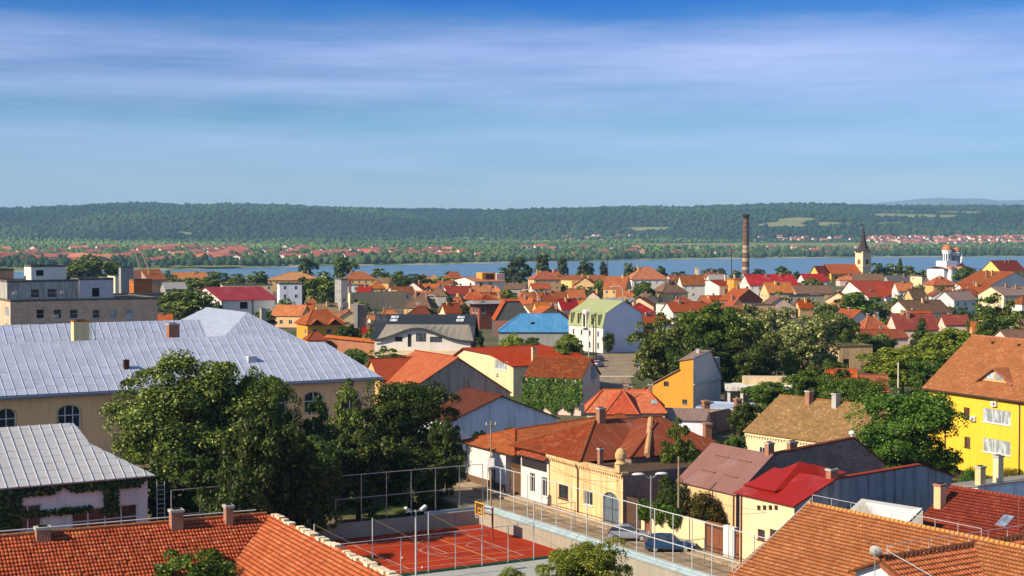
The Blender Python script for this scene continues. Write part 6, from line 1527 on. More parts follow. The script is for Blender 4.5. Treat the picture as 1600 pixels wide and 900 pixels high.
for lab, a_ in (('long old orange-tiled warehouse roof right of the crane', (258, 322, 437, 425, 5, 18, 'gx', P_OCHRE, T_PALE)), ('long weathered tile roof behind the grey flats', (408, 502, 438, 425, 6, 8, 'hx', P_OCHRE, T_PALE)), ('long weathered tile roof right of the round tree', (530, 588, 437, 424, 6, 6, 'hx', P_OCHRE, T_PALE)),
    ('cream flat slab building behind the white red-roofed house', (336, 424, 446, 437, 8, 16, 'flat', P_CREAM, FELT)), ('small grey tower block between the two long tile roofs', (516, 533, 437, 424, 14, 20, 'flat', P_GREY, FELT)),
    ('grey balcony flats right of the white red-roofed house', (424, 472, 444, 441, 12.5, 14, 'flat', P_BLUEG, FELT)),
    ('small dark red roof with white wall under the tower block', (524, 548, 447, 434, 6, -10, 'gx', P_WHITE, T_DKRED)), ('white and blue garage-like building left of the red small roofs', (546, 576, 446, 440, 5, 4, 'flat', P_BLUEG, FELT)),
    ('orange hipped roof left of the leafy bushes', (575, 603, 451, 440, 5, 10, 'hx', P_OCHRE, T_ORANGE)), ('small bright red roof above the tan windowless hall', (556, 581, 457, 447, 5, -8, 'gx', P_WHITE, M_RED)),
    ('small orange roof below the big dark tree', (472, 497, 477, 466, 4, 12, 'hx', P_OCHRE, T_ORANGE)), ('pale beige roofs left of the tan windowless hall', (484, 530, 492, 474, 3.6, 26, 'gx', P_OCHRE, tile_mat((C(190, 150, 110), C(150, 116, 86), C(210, 176, 136)), moss=.4))),
    ('brown hip roof right of the tan windowless hall', (628, 684, 482, 452, 5, -16, 'hx', P_TAN, T_GREYB)), ('white gable with grey chimney left of the black modern roof', (572, 592, 500, 485, 4.2, 25, 'gx', P_WHITE, T_ORANGE)),
    ('bright orange roof directly behind the black modern roof', (578, 634, 503, 484, 4.6, 14, 'hx', P_OCHRE, T_ORANGE)), ('maroon hipped roof directly behind the black modern roof', (630, 684, 495, 478, 4.8, -12, 'hx', P_TAN, T_MAROON)),
    ('orange wall and red roof house at the left of the black modern roof', (562, 590, 524, 508, 3.6, 10, 'gx', P_OCHRE, M_RED)), ('red tiled gable house with pinkish wall left of the pole lamp', (686, 742, 461, 447, 4.5, 22, 'gx', P_WHITE, T_RED2)),
    ('grey slate roof with dark hip left of the red gable house', (664, 704, 463, 450, 4.2, -10, 'hx', P_GREY, T_GREYB)), ('orange hipped house below the white modern house', (722, 758, 468, 453, 3.8, 8, 'hx', P_PEACH, T_ORANGE)),
    ('orange hipped roof right below the white modern house', (758, 792, 460, 449, 4, -8, 'hx', P_OCHRE, T_ORANGE)), ('red roofed house with bright white gable above the black roof', (684, 722, 490, 467, 4.8, 28, 'gx', P_CREAM, T_RED)),
    ('brown tiled house behind the red gabled ones', (700, 730, 474, 458, 4.5, -18, 'hx', P_TAN, T_RUST)), ('orange tiled house left of the dark gable', (752, 792, 478, 462, 5, 18, 'gx', P_OCHRE, T_ORANGE)),
    ('orange cross roof right of the dark gable', (806, 838, 478, 464, 4, -20, 'gx', P_OCHRE, T_ORANGE2)), ('small pale orange roof beside the upper street lamp', (808, 834, 464, 450, 4.5, 14, 'hx', P_WHITE, T_ORANGE)),
    ('large orange hipped house left of the tan wall', (824, 878, 437, 424, 7.5, 16, 'hx', P_TAN, T_ORANGE)), ('upper orange roof right behind the large orange hipped house', (858, 878, 431, 421, 9, 14, 'hx', P_OCHRE, T_ORANGE2)),
    ('dark red low house below the large orange hipped one', (826, 862, 452, 443, 4, 12, 'gx', P_WHITE, T_RED)), ('long low orange roof row below the tan wall', (826, 892, 467, 456, 3.6, 6, 'gx', P_OCHRE, T_RUST)),
    ('brown roof with dark gable window right of the tan wall', (896, 938, 446, 433, 5.5, -14, 'gy', P_TAN, T_RUST)), ('small brown gable between the leafy tree and curved lamp', (912, 942, 466, 455, 4, -10, 'gy', P_PINK, T_PALE)),
    ('brown tiled gable house left of the large hipped villa', (942, 990, 452, 430, 6, -24, 'gx', P_TAN, T_RUST)), ('long brown roofs left behind the brown gable house', (868, 950, 440, 430, 5, 5, 'gx', P_TAN, T_RUST)),
    ('large white villa with old orange hipped roof and chimneys', (978, 1047, 437, 417, 9.5, 10, 'hx', P_WHITE, T_PALE)), ('low orange roof below the curved street lamp', (962, 998, 465, 454, 3.6, -6, 'gx', P_OCHRE, T_ORANGE2)),
    ('grey sheet roof left of the bushy tree by the villa', (946, 1000, 472, 466, 3.2, 4, 'sb', P_GREY, M_GREY)), ('bright red metal roof left behind the green mansard house', (866, 908, 485, 466, 5, 26, 'gx', P_WHITE, M_RED2)),
    ('orange tiled house left of the red metal roof', (828, 876, 490, 471, 4.4, 24, 'gx', P_OCHRE, T_ORANGE)), ('rust orange roof behind the blue roof', (838, 890, 496, 480, 3.8, -20, 'gy', P_PINK, T_RUST)),
    ('orange roof between lamp and large tree behind the mansard house', (885, 916, 466, 452, 4.5, 8, 'gx', P_OCHRE, T_ORANGE2)), ('yellow house with brown hipped roof below the white villa', (1019, 1079, 458, 440, 6, 24, 'hx', P_PEACH, T_GREYB)),
    ('brown-red tile roof left of the white factory gable', (1060, 1104, 446, 430, 7, 10, 'gx', P_WHITE, T_RUST)), ('bright crimson long metal roof right of the smokestack', (1164, 1250, 446, 429, 7, 6, 'gx', P_WHITE, M_RED2)),
    ('orange attic box at the foot of the smokestack', (1139, 1162, 437, 428, 9, 12, 'flat', P_ORANGE, T_ORANGE)), ('grey pale roof left of the smokestack foot', (1105, 1142, 438, 429, 7, 8, 'gx', P_WHITE, M_GREY)),
    ('large dark red gable roof right of the white factory', (1128, 1198, 470, 451, 4.6, 27, 'gy', P_WOOD, T_RED2)), ('white cube house below the yellow house', (1027, 1056, 476, 467, 5.5, 24, 'flat', P_WHITE, FELT)),
    ('orange roof right of the white cube house', (1050, 1088, 475, 464, 3.8, 8, 'hx', P_OCHRE, T_ORANGE)), ('small orange roof between the red roofs', (1088, 1118, 474, 463, 3.8, -8, 'hx', P_OCHRE, T_ORANGE)),
    ('red roof house with small dark gable behind the flowering trees', (1036, 1108, 488, 472, 4, 18, 'gx', P_WHITE, T_RED)), ('dark orange roof below the dark red gable', (1132, 1170, 481, 465, 4, 26, 'gy', P_PEACH, T_RED2)),
    ('tan brick blocks behind the flowering trees', (1165, 1216, 477, 469, 5, 12, 'flat', P_TAN, FELT)), ('cream windowless block right of the tan blocks', (1216, 1296, 463, 458, 6.5, 22, 'flat', P_CREAM, FELT)),
    ('small red roof before the cream block', (1244, 1274, 482, 468, 3.2, 16, 'gx', P_TAN, T_RED)), ('orange roofed houses right of the dark red gable', (1192, 1244, 458, 441, 5, 14, 'gx', P_PEACH, T_ORANGE)),
    ('long dark brown roof below the bushy tree by the church', (1238, 1306, 459, 446, 4.2, 8, 'gx', P_TAN, T_GREYB)), ('red metal roof left below the church', (1250, 1296, 440, 428, 6, 14, 'gx', P_WHITE, M_RED2)),
    ('brown roofed house right below the church tower', (1334, 1390, 440, 428, 5, -12, 'gx', P_TAN, T_GREYB)), ('dark grey slab roof between church and palms', (1386, 1430, 440, 430, 4, 4, 'gx', P_GREY, simple(C(96, 92, 96), .9, name='grey_slab'))),
    ('cream cube house left of the domed church', (1428, 1452, 432, 428, 8, 24, 'flat', P_CREAM, FELT)), ('orange roof at the foot of the domed church', (1450, 1500, 446, 432, 4.6, 14, 'hx', P_OCHRE, T_ORANGE2)),
    ('yellow gabled house with dark brown roof right of the domed church', (1544, 1612, 424, 407, 8, 26, 'gx', plaster(C(248, 214, 120), .15), T_DKRED)), ('very large orange roof below the yellow gabled house', (1512, 1640, 446, 424, 6, 26, 'gy', P_WHITE, T_RED2)),
    ('red roof left below the very large orange roof', (1496, 1564, 458, 444, 5, 20, 'gx', P_WHITE, T_RED)), ('white gabled house with brown roof and triangular attic windows', (1470, 1538, 470, 455, 6.2, 30, 'gx', P_WHITE, M_BROWN2)),
    ('wide brown roof with white triangular wall', (1398, 1500, 490, 469, 4.4, 22, 'gx', P_WHITE, T_GREYB)), ('brown roofed pale yellow house at the right edge', (1544, 1640, 462, 447, 6, 24, 'gx', P_CREAM, M_BROWN2)),
    ('brown gable roof with timber posts left of the white gable', (1416, 1456, 468, 451, 4.5, 26, 'gx', P_TAN, T_GREYB)), ('orange roof left of the brown gable with timber posts', (1398, 1432, 455, 441, 5, 12, 'gx', P_WHITE, T_ORANGE)),
    ('small orange roof behind the big round tree', (1522, 1570, 522, 503, 3.6, -4, 'gx', P_OCHRE, T_ORANGE2)), ('orange hipped cottage with white-framed window beside the maroon roofs', (1339, 1396, 516, 495, 3.6, 18, 'hx', P_PEACH, T_ORANGE2)),
    ('wide maroon sheet roof right of the orange hipped cottage', (1396, 1472, 516, 490, 3.8, 6, 'gx', P_PINK, metal_roof(C(140, 66, 56), .8, var=.25))), ('second maroon sheet roof left of the big round tree', (1474, 1520, 508, 492, 3.6, 5, 'gx', P_PINK, metal_roof(C(146, 70, 58), .8, var=.25))),
    ('dark grey wall shed above the orange hipped cottage', (1336, 1382, 484, 478, 4, 8, 'flat', P_DARKG, FELT)), ('white little gable left of the dark grey wall shed', (1304, 1340, 494, 482, 3.4, 24, 'gx', P_WHITE, T_RUST)),
    ('two small overlapping orange roofs among the bushes', (1296, 1324, 524, 508, 2.8, -20, 'sr', P_OCHRE, T_ORANGE2)), ('small orange roof at the far right behind the yellow house', (1586, 1630, 524, 512, 3.6, 10, 'gx', P_WHITE, T_ORANGE)),
    ('brown roofs below the domed church, left', (1500, 1530, 462, 452, 4, 14, 'gx', P_TAN, T_RUST)), ('orange roofs right of the curved lamp near the factory', (1192, 1222, 446, 436, 5, 10, 'hx', P_OCHRE, T_ORANGE)),
    ('orange roof at the top of the tan wall', (786, 826, 452, 443, 5, -10, 'gx', P_GREY, T_GREYB)), ('small red roof right behind the school roof', (208, 230, 503, 496, 5.0, 16, 'gx', P_OCHRE, T_ORANGE2)), ('orange roof peeping over the school roof', (230, 268, 501, 491, 5.2, 14, 'gx', P_OCHRE, T_ORANGE)),
    ('pale wall and orange roof left of the white modern house', (664, 688, 438, 431, 5, 10, 'hx', P_OCHRE, T_PALE)), ('orange roof left of the white modern house by the river trees', (690, 726, 434, 427, 6, 8, 'hx', P_OCHRE, T_ORANGE)), ('reddish roof on the near river bank', (700, 718, 431, 425, 7, 10, 'gx', P_OCHRE, T_RED2))):
    xl, xr, ye, yr, ze, th, kind, wall, roof = a_
    qh(label=lab, xl=xl, xr=xr, ye=ye, yr=yr, ze=ze, th=th, kind=kind, wall=wall, roof=roof, W=None if kind != 'flat' else 10, chim=0 if kind == 'flat' else (2 if xr - xl > 50 else 1))

# --- white house with red roof (left)
TH = 27; Pn = at(346, 469, 7.0)
o32 = trace(Pn, TH, 'A', [(346, 469), (321, 448.5), (311, 456)])
L32 = len_x(Pn, TH, 434); ws = [('B', L32 * .32, 3.8, L32 * .46, 6.3, 1, 1, {'pane': DARK, 'sill': False})]
h32 = prism('white two-storey house with bright red metal roof left of the flats', Pn, TH, 'A', o32, L32 - .5, P_WHITE, M_RED, wins=ws, ov=.5, caps=False)
for x in (.3, L32 * .55, L32 - .8): h32.pipe([V(x, -.12, 6.8), V(x, -.12, 0)], .14, simple((.02, .02, .022), .6, name='black_pipe'))
# --- tan windowless hall
TH = 30; Pn = at(547, 483, 0.0); zt = on_b(Pn, TH, 547, 457)[1]
L34 = len_x(Pn, TH, 634)
z_l = on_a(Pn, TH, 527, 468)[1]; W34 = len_y(Pn, TH, 527)
h34 = House('tan windowless hall with sloping cream end wall', Pn, TH, 'hall', 'hall')
w_ = []
for (xa, ya, xb, yb) in ((554, 468, 559, 472),): (a0, z1), (a1, z0) = on_b(Pn, TH, xa, ya), on_b(Pn, TH, xb, yb); lp = rect(a0, z0, a1, z1); w_.append(lp); h34.window('B', 0, lp, 1, 1, pane=DARK, frame=P_TAN)
h34.wall('B', 0, [(0, 0), (L34, 0), (L34, zt + .3), (0, zt)], w_); h34.wall('K', W34, rect(0, 0, L34, z_l)); h34.wall('R', L34, rect(0, 0, W34, zt)); wl = [rect(1.5, .1, 2.9, 2.4), rect(W34 * .55, zt * .55, W34 * .55 + .8, zt * .55 + .9)]
for lp in wl: h34.window('A', 0, lp, 1, 1, pane=DARK, sill=False)
h34.wall('A', 0, [(0, 0), (W34, 0), (W34, z_l), (W34 * .5, zt - .5), (0, zt)], wl, mi=1); h34.finish_walls([plaster(C(240, 198, 148, .95), .45, dark=(.26, .18, .12)), P_CREAM])
b = MB(); b.slab([V(-.1, 0, zt), V(L34 + .1, 0, zt), V(L34 + .1, W34, z_l), V(-.1, W34, z_l)], .12); b.build('roof', FELT, h34.root)
# --- yellow house with orange cross-gabled roof
TH = 24; Pn = at(478, 508, 5.2); h25 = std_house('yellow house with orange cross-gabled roof and grey upper front', wor(Pn, TH, 0, 0), TH, 11.5, 11.5, 5.2, 8.9, 'hx', P_ORANGE, T_ORANGE2, ov=.6, wins=[('B', 2, 2.6, 3.3, 4.0, 2, 1), ('B', 6, 2.6, 7.3, 4.0, 2, 1), ('A', 2, 2.6, 3.4, 4.0, 2, 1)], hip=3.5)
for x in (3.0, 8.0): b = MB(); b.slab([V(x - 1.8, -.4, 5.3), V(x, -.4, 6.7), V(x, 3, 6.7), V(x - 1.8, 1, 5.3)], .12, ud=(0, 1, 0)); b.slab([V(x + 1.8, -.4, 5.3), V(x, -.4, 6.7), V(x, 3, 6.7), V(x + 1.8, 1, 5.3)], .12, ud=(0, 1, 0)); b.build('front_gable_roof', T_ORANGE2, h25.root)
q = at(556, 522, 0); b = MB(); b.box(-.6, .6, -.4, .4, 0, 9.2); hh_ = b.build('chimney_stack', P_GREY); hh_.location = (q.x, q.y, 0); tag(hh_, 'tall grey rendered chimney right of the yellow house', 'chimney')
q = at(560, 522, 0); b = MB(); b.box(0, 2.6, 0, 8, 0, 8.6); hh_ = b.build('stone_wall', STONE_DK); hh_.location = (q.x, q.y, 0); hh_.rotation_euler = (0, 0, R(24)); tag(hh_, 'dark rubble stone end wall beside the grey chimney', 'wall')
p0_, p1_ = at(508, 556, 0), at(592, 566, 0); d_ = p1_ - p0_
b = MB(); b.box(0, d_.length, 0, .4, 0, 4.3); b.face([(0, 0, 0)] * 3); hh_ = empty('brick_wall', p0_, math.degrees(math.atan2(d_.y, d_.x)), 'tall weathered red brick wall left below the black modern roof', 'wall'); bw = MB(); bw.box(0, d_.length, 0, .4, 0, 4.6); bw.build('wall', BRICKRED, hh_); bw = MB(); bw.slab([V(0, -.5, 4.5), V(d_.length, -.5, 4.5), V(d_.length, .5, 5.1), V(0, .5, 5.1)], .1); bw.build('tile_coping', T_ORANGE2, hh_)
Pq = at(480, 540, 3.0); std_house('small hipped red roof under the yellow house', Pq, 20, 5, 5, 4.2, 6.0, 'hx', P_OCHRE, T_RED2, hip=2)
# --- dark reddish timber chalet with grey awning
Pn = at(762, 500, 0); TH = 22; Pn = at(748, 515, 0)
h = std_house('dark reddish timber chalet with grey awning roof behind the black modern house', Pn, TH, 8.5, 9, 8.4, 10.6, 'hx', P_WOOD, T_RED2, wins=[('B', 1, 5.0, 2.2, 6.8, 1, 1), ('A', 2, 5.0, 3.4, 6.8, 1, 1), ('A', 5, 5.0, 6.4, 6.8, 1, 1)])
b = MB(); b.slab([V(-1.6, 9, 8.0), V(-1.6, -.6, 8.0), V(1.5, -.6, 9.0), V(1.5, 9, 9.0)], .12); b.slab([V(-1.6, -1.6, 8.0), V(8.5, -1.6, 8.0), V(8.5, .8, 8.9), V(-1.6, .8, 8.9)], .12); b.build('awning', M_GREY, h.root)
# --- dark grey gable house
Pn = at(775, 526, 0); TH = 4
o_ = trace(Pn, TH, 'B', [(773, 500), (790, 470), (812, 470), (832, 500)])
prism('house with plain dark grey gable and brick lower wall', Pn, TH, 'B', o_, 14, plaster((.10, .10, .098), .5), T_ORANGE2, ov=.25)
b = MB(); a0 = o_[0][0] + .02; b.box(a0, o_[-1][0], -.2, -.02, 0, o_[0][1] - .2); hh_ = b.build('brick_house_front', plaster(C(176, 120, 100), .4)); hh_.matrix_world = Matrix.Translation((Pn.x, Pn.y, 0)) @ Matrix.Rotation(R(TH), 4, 'Z'); tag(hh_, 'pinkish brick extension below the dark grey gable', 'extension')
# --- white modern house with orange attic
Pn = at(742, 455, 0); TH = 27; zt = on_b(Pn, TH, 742, 442)[1]
o18 = trace(Pn, TH, 'A', [(742, 440), (726, 433), (709, 437)])
h = prism('white modern house with low gable and orange attic box near the river', Pn, TH, 'A', o18, len_x(Pn, TH, 790), P_WHITE, T_PALE, wins=[('B', 2.5, 2.6, 4.5, 4.6, 2, 1), ('B', 8, 2.6, 10, 4.6, 2, 1), ('A', 4, 2.6, 6.5, 4.2, 2, 1)], ov=.4)
b = MB(); x0 = len_x(Pn, TH, 752, 6); x1 = len_x(Pn, TH, 786, 6); z1 = z_at(Pn, TH, x0, 6, 426); b.box(x0, x1 * .75, 5, 12, zt - 1, z1); b.box(x1 * .75, x1, 4, 13, 0, z1 - .6, mi=1); b.build('attic_box', [P_ORANGE, P_PINK], h.root); b = MB(); b.box(x0 + 2, x0 + 7, 4.9, 4.98, zt + .6, z1 - .8); b.build('attic_shutter', simple((.10, .03, .02), .6, name='dark_red_shutter'), h.root)
# --- tan blank wall
p0_, p1_ = at(856, 456, 0), at(908, 459, 0); d_ = p1_ - p0_; hgt = atd(880, 438, p0_.y).z
b = MB(); b.box(0, d_.length, 0, 8, 0, hgt); hh_ = b.build('warehouse', plaster(C(244, 200, 130), .4, dark=(.3, .2, .1))); hh_.location = (p0_.x, p0_.y, 0); hh_.rotation_euler = (0, 0, math.atan2(d_.y, d_.x)); tag(hh_, 'long blank tan wall of a warehouse amid orange roofs', 'warehouse')
# --- white factory with gable and long red roof
TH = 24; Pn = at(1123, 467, 0); o_ = trace(Pn, TH, 'A', [(1124, 446), (1108, 437), (1074, 447)])
h40 = prism('white factory hall with gabled end and long dark red roof', Pn, TH, 'A', o_, len_x(Pn, TH, 1206), P_WHITE, T_RED2, ov=.4, wins=[('B', 3 + 4.5 * i, 2.0, 5.2 + 4.5 * i, 4.6, 3, 2) for i in range(6)], chim=[(6, 4, 8, 11, .8, .7, P_CREAM), (11, 4, 8, 11, .8, .7, P_CREAM), (16, 4, 8, 11, .8, .7, P_CREAM)], caps=False)
# --- orange house with white gable
TH = 26; Pn = at(1352, 470, 0); o_ = trace(Pn, TH, 'A', [(1357, 464), (1327, 439), (1308, 464)])
h51 = prism('white gabled house with large bright orange roof and skylights', Pn, TH, 'A', o_, len_x(Pn, TH, 1400), P_WHITE, T_RED, ov=.5)
b = MB(); L = len_x(Pn, TH, 1400); zz_ = o_[1][1]; b.slab([V(L * .35, -5, o_[0][1] - .5), V(L * .35, 3, zz_), V(L + .3, 3, zz_), V(L + .3, -5, o_[0][1] + 2.6)], .14); b.build('side_roof', T_RED, h51.root)
b = MB(); b.box(L * .5, L, -4.4, 0.2, 0, o_[0][1]); b.build('side_wing', P_BLUEG, h51.root)
for fr in (.3, .55): b = MB(); b.box(L * fr, L * fr + 1, 2.2, 3.4, o_[0][1] + 2.8, o_[0][1] + 3.0); b.build('skylight', GLASS_PALE, h51.root)
# long white yard wall behind the flowering trees
p0_ = at(1005, 497, 0); b = MB(); b.box(0, 32, 0, .4, 0, 2.4); hh_ = b.build('yard_wall', P_WHITE); hh_.location = p0_; hh_.rotation_euler = (0, 0, R(5)); tag(hh_, 'long white yard wall behind the flowering trees', 'wall')
# --- slim white chimney
q = at(1088.5, 447, 0); hh_ = empty('factory_chimney', q, 0, 'slim white square chimney left of the white factory', 'chimney'); zt = atd(1088, 418, q.y).z; b = MB(); b.box(-.9, .9, -.9, .9, 0, zt); b.build('shaft', P_CREAM, hh_); b = MB(); b.box(-1.1, 1.1, -1.1, 1.1, zt - .6, zt); b.build('rim', P_TAN, hh_)
# --- smokestack
q = at(1165, 436, 0); D = q.y; e = empty('smokestack', q, 0, 'tall banded brick smokestack rising before the river', 'chimney'); zt = atd(1165, 335, D).z; r0, r1 = 6.0 * D / F, 4.3 * D / F
SM_B = stone_wall(C(126, 98, 84), C(100, 78, 68), C(160, 140, 122), .8, .3, .3); SM_W = plaster(C(206, 184, 160, .7), .8, dark=C(130, 92, 72)); SM_D = simple((.035, .03, .03), .9, name='soot')
n = 15; SM_BK = simple(C(110, 66, 50), .9, name='dark_brick')
for k in range(n):
    za, zb_ = zt * k / n, zt * (k + 1) / n; ra, rb = r0 + (r1 - r0) * k / n, r0 + (r1 - r0) * (k + 1) / n
    if k == 0: ra *= 1.05
    b = MB(); b.lathe([(ra, za), (rb, zb_)], 20); b.build('brick_section', SM_D if k == n - 1 else (SM_W if k in (2, 4, 6, 7) else SM_B), e, smooth=True)
    b = MB(); b.lathe([(rb, zb_ - .25), (rb + .14, zb_ - .2), (rb + .14, zb_ + .2), (rb, zb_ + .25)], 20); b.build('iron_band', SM_BK if k < n - 1 else SM_D, e, smooth=False)
b = MB(); b.lathe([(r1 + .1, zt - 2.0), (r1 + .5, zt - 1.6), (r1 + .5, zt - .3), (r1 + .2, zt), (r1 - .4, zt)], 20); b.build('crown', SM_D, e)
# --- masts
for px_, yt, yb, lab in ((949.5, 404, 446, 'thin dark mast among the poplars'), (1143, 392, 440, 'thin dark mast left of the smokestack')):
    q = at(px_, yb, 0); b = MB(); zt = atd(px_, yt, q.y).z; b.tube((0, 0, 0), (0, 0, zt), .35, .25, 6); b.tube((0, 0, zt), (0, 0, zt + 1.2), .9, .6, 6); o_ = b.build('mast', simple((.06, .06, .065), .7, name='dark_mast')); o_.location = (q.x, q.y, 0); tag(o_, lab, 'mast')
# --- street lamps with curved arms
LW = simple((.62, .58, .52), .5, name='lamp_white')
for px_, yt, yb, lab, fl in ((840, 452, 494, 'curved white street lamp at the left of the mansard house', 0), (973, 447, 480, 'curved white street lamp above the orange low roof', 0), (1058, 444, 474, 'curved white street lamp by the yellow house', 0), (1172, 441, 472, 'curved white street lamp before the white factory', 0), (683, 461, 492, 'curved pale street lamp above the maroon hipped roof', 0)):
    q = at(px_, yb, 0); zt = atd(px_, yt, q.y).z; street_lamp(q, zt, lab, (), 0, True, LW)
q = at(530, 528, 5); b = MB(); 
# --- crane
D = 1450; a, c_, d1, d2 = atd(209, 386, D), atd(219, 420, D), atd(215, 381, D), atd(232, 419, D); e = empty('crane', (c_.x, c_.y, c_.z - 2), 0, 'rusty lattice harbour crane with two leaning booms', 'crane')
CR = simple(C(190, 160, 130), .7, name='crane_paint'); o0 = Vector((c_.x, c_.y, c_.z - 2))
for nm, p, q in (('boom', c_, a), ('boom', d2, d1)):
    b = MB(); p, q = p - o0, q - o0
    for dx in (-.7, .7):
        for dy in (-.7, .7): b.tube(p + Vector((dx, dy, 0)), q + Vector((dx * .5, dy * .5, 0)), .22, n=5)
    for k in range(12): b.tube(p.lerp(q, k / 12) + Vector((-.7 if k % 2 else .7, -.7, 0)), p.lerp(q, (k + 1) / 12) + Vector((.7 if k % 2 else -.7, -.7, 0)), .16, n=4)
    b.build(nm, CR, e)
b = MB(); b.tube(a - o0, d1 - o0, .4, n=5); b.tube(d1 - o0, d2 - o0 + Vector((2, 0, 4)), .12, n=4); b.build('jib_tie', CR, e); b = MB(); b.box(-6, 12, -3, 3, -8, 1); b.build('cab', simple((.20, .07, .045), .8, name='crane_rust'), e)

# ------------------------------------------------------------------ churches
TH = 30; tp = at(1340, 441, 0); D = tp.y; k = D / F
Tn = at(1348, 440, 0)
e = empty('church', (Tn.x, Tn.y, 0), TH, 'ochre church with orange roof and square tower under a dark spire', 'church')
PX = lambda px: px * k
zt = atd(1348, 393, D).z; zs = atd(1348, 352, D).z; zl = atd(1348, 417, D).z
tw = 7.0
b = MB(); b.box(0, tw, 0, tw, 0, zt); tower = b.build('tower', plaster(C(248, 228, 184, .74), .2), e)
for (f, x) in (('A', 0), ('B', 0)):
    b = MB(); lp = arch(tw / 2 - 1.1, zl + 1.5, tw / 2 + 1.1, zt - 5.0, 1.1)
    if f == 'A': b.face([(-.06, p[0], p[1]) for p in lp])
    else: b.face([(p[0], -.06, p[1]) for p in lp])
    b.build('louvre', simple((.22, .08, .04), .7, name='church_louvre'), tower)
    b = MB(); ou = inset_loop(lp, -.35)
    for (p, q), (r_, s_) in zip(zip(ou, ou[1:] + ou[:1]), zip(lp, lp[1:] + lp[:1])):
        g = (lambda v: (-.12, v[0], v[1])) if f == 'A' else (lambda v: (v[0], -.12, v[1])); b.face([g(p), g(q), g(s_), g(r_)])
    b.build('surround', P_OCHRE, tower)
b = MB(); b.box(-.4, tw + .4, -.4, tw + .4, zt - .9, zt); b.box(-.35, tw + .35, -.35, tw + .35, zl - .4, zl + .2); b.build('cornice', P_CREAM, tower)
b = MB(); c0 = tw / 2; n = 8
prof = [(tw * .80, zt), (tw * .50, zt + 1.6), (tw * .34, zt + 4.5), (tw * .22, zt + (zs - zt) * .5), (.35, zs - 1.5), (.12, zs)]
b.lathe(prof, 8, (c0, c0, 0), a0=R(22.5), a1=R(382.5)); b.lathe([(.01, zs + 1.2), (.35, zs + .6), (.01, zs)], 8, (c0, c0, 0)); b.build('spire', simple((.055, .042, .045), .6, name='spire_slate'), e)
b = MB(); b.box(c0 - .08, c0 + .08, c0 - .08, c0 + .08, zs + .8, zs + 3.0); b.box(c0 - .5, c0 + .5, c0 - .07, c0 + .07, zs + 1.9, zs + 2.15); b.build('cross', simple((.4, .3, .1), .4, name='gilt'), e)
# nave to the left: ridge running to the left (away), slope towards us
zn = atd(1320, 413, D).z; ze_ = atd(1320, 428, D).z; Ln = PX(64) / math.cos(R(TH)) ; 
nb = at(1301, 441, 0); lx, ly = loc(Tn, TH, nb)
x0, x1 = loc(Tn, TH, atd(1302, 430, D))[0], tw * .3
b = MB(); b.box(x0, x1, 1.0, 13, 0, ze_); b.build('nave_wall', plaster(C(246, 196, 96), .15), e)
b = MB(); yr_ = 7.0
b.slab([V(x0 - .5, .4, ze_ - .2), V(x1 + 2.8, .4, ze_ - .2), V(x1 + 2.8, yr_, zn), V(x0 - .5, yr_, zn)], .25); b.slab([V(x1, 13.6, ze_ - .2), V(x0 - .5, 13.6, ze_ - .2), V(x0 - .5, yr_, zn), V(x1, yr_, zn)], .25); b.build('nave_roof', tile_mat((C(216, 112, 54), C(190, 92, 44), C(228, 136, 76)), moss=.15, real=True), e)
for i in range(3): b = MB(); xx = x0 + 3 + i * 4.6; b.box(xx, xx + 1.6, .93, 1.0, 1.5, ze_ - 1.2); b.build('window', GLASS, e)
xa = x0 - 8; b = MB(); b.box(xa, x0, 3, 12, 0, ze_ - .6); b.face([(xa, 3, ze_ - .6), (xa, 12, ze_ - .6), (xa, 7.5, zn - 1.2)]); b.build('transept_wall', plaster(C(246, 196, 96), .15), e); b = MB(); b.slab([V(xa - .4, 2.5, ze_ - .9), V(x0, 2.5, ze_ - .9), V(x0, 7.5, zn - 1), V(xa - .4, 7.5, zn - 1)], .25); b.slab([V(x0, 12.5, ze_ - .9), V(xa - .4, 12.5, ze_ - .9), V(xa - .4, 7.5, zn - 1), V(x0, 7.5, zn - 1)], .25); b.build('transept_roof', T_DKRED, e)
# domed church
D = 880.0; B0 = atd(1489, 430, D); B0.z = 0
e = empty('domed_church', (B0.x, B0.y, 0), 24, 'white domed church with two copper-topped round towers by the river', 'church')
k = D / F; zrow = lambda y: atd(1489, y, D).z
COPPER = metal_roof(C(196, 128, 86), 1.4, rough=.5, var=.4); COPPER_D = metal_roof(C(110, 76, 64), 1.4, rough=.5, var=.3); PWB = plaster(C(246, 244, 246), .08)
xx = lambda px: (px - 1489) * k
b = MB(); b.box(xx(1458), xx(1520), -6, 9, 0, zrow(420)); b.build('nave_wall', PWB, e)
b = MB(); b.slab([V(xx(1457), -6.6, zrow(420)), V(xx(1521), -6.6, zrow(420)), V(xx(1519), 1, zrow(416)), V(xx(1459), 1, zrow(416))], .3); b.slab([V(xx(1521), 9, zrow(420)), V(xx(1457), 9, zrow(420)), V(xx(1459), 1, zrow(416)), V(xx(1519), 1, zrow(416))], .3); b.build('nave_roof', COPPER_D, e)
for px_, r_ in ((1470, 5.0), (1489, 4.6)):
    b = MB(); b.lathe([(r_ * k * 1.0, 0), (r_ * k, zrow(421)), (r_ * k + .3, zrow(420.5)), (r_ * k + .3, zrow(419.5))], 18, (xx(px_), -6, 0)); b.build('apse', PWB, e, smooth=False)
    b = MB(); rr = r_ * k + .35; b.lathe([(rr * math.cos(t), zrow(419.6) + rr * .8 * math.sin(t)) for t in [R(90) * i / 6 for i in range(7)]], 18, (xx(px_), -6, 0)); b.build('apse_dome', COPPER, e, smooth=True)
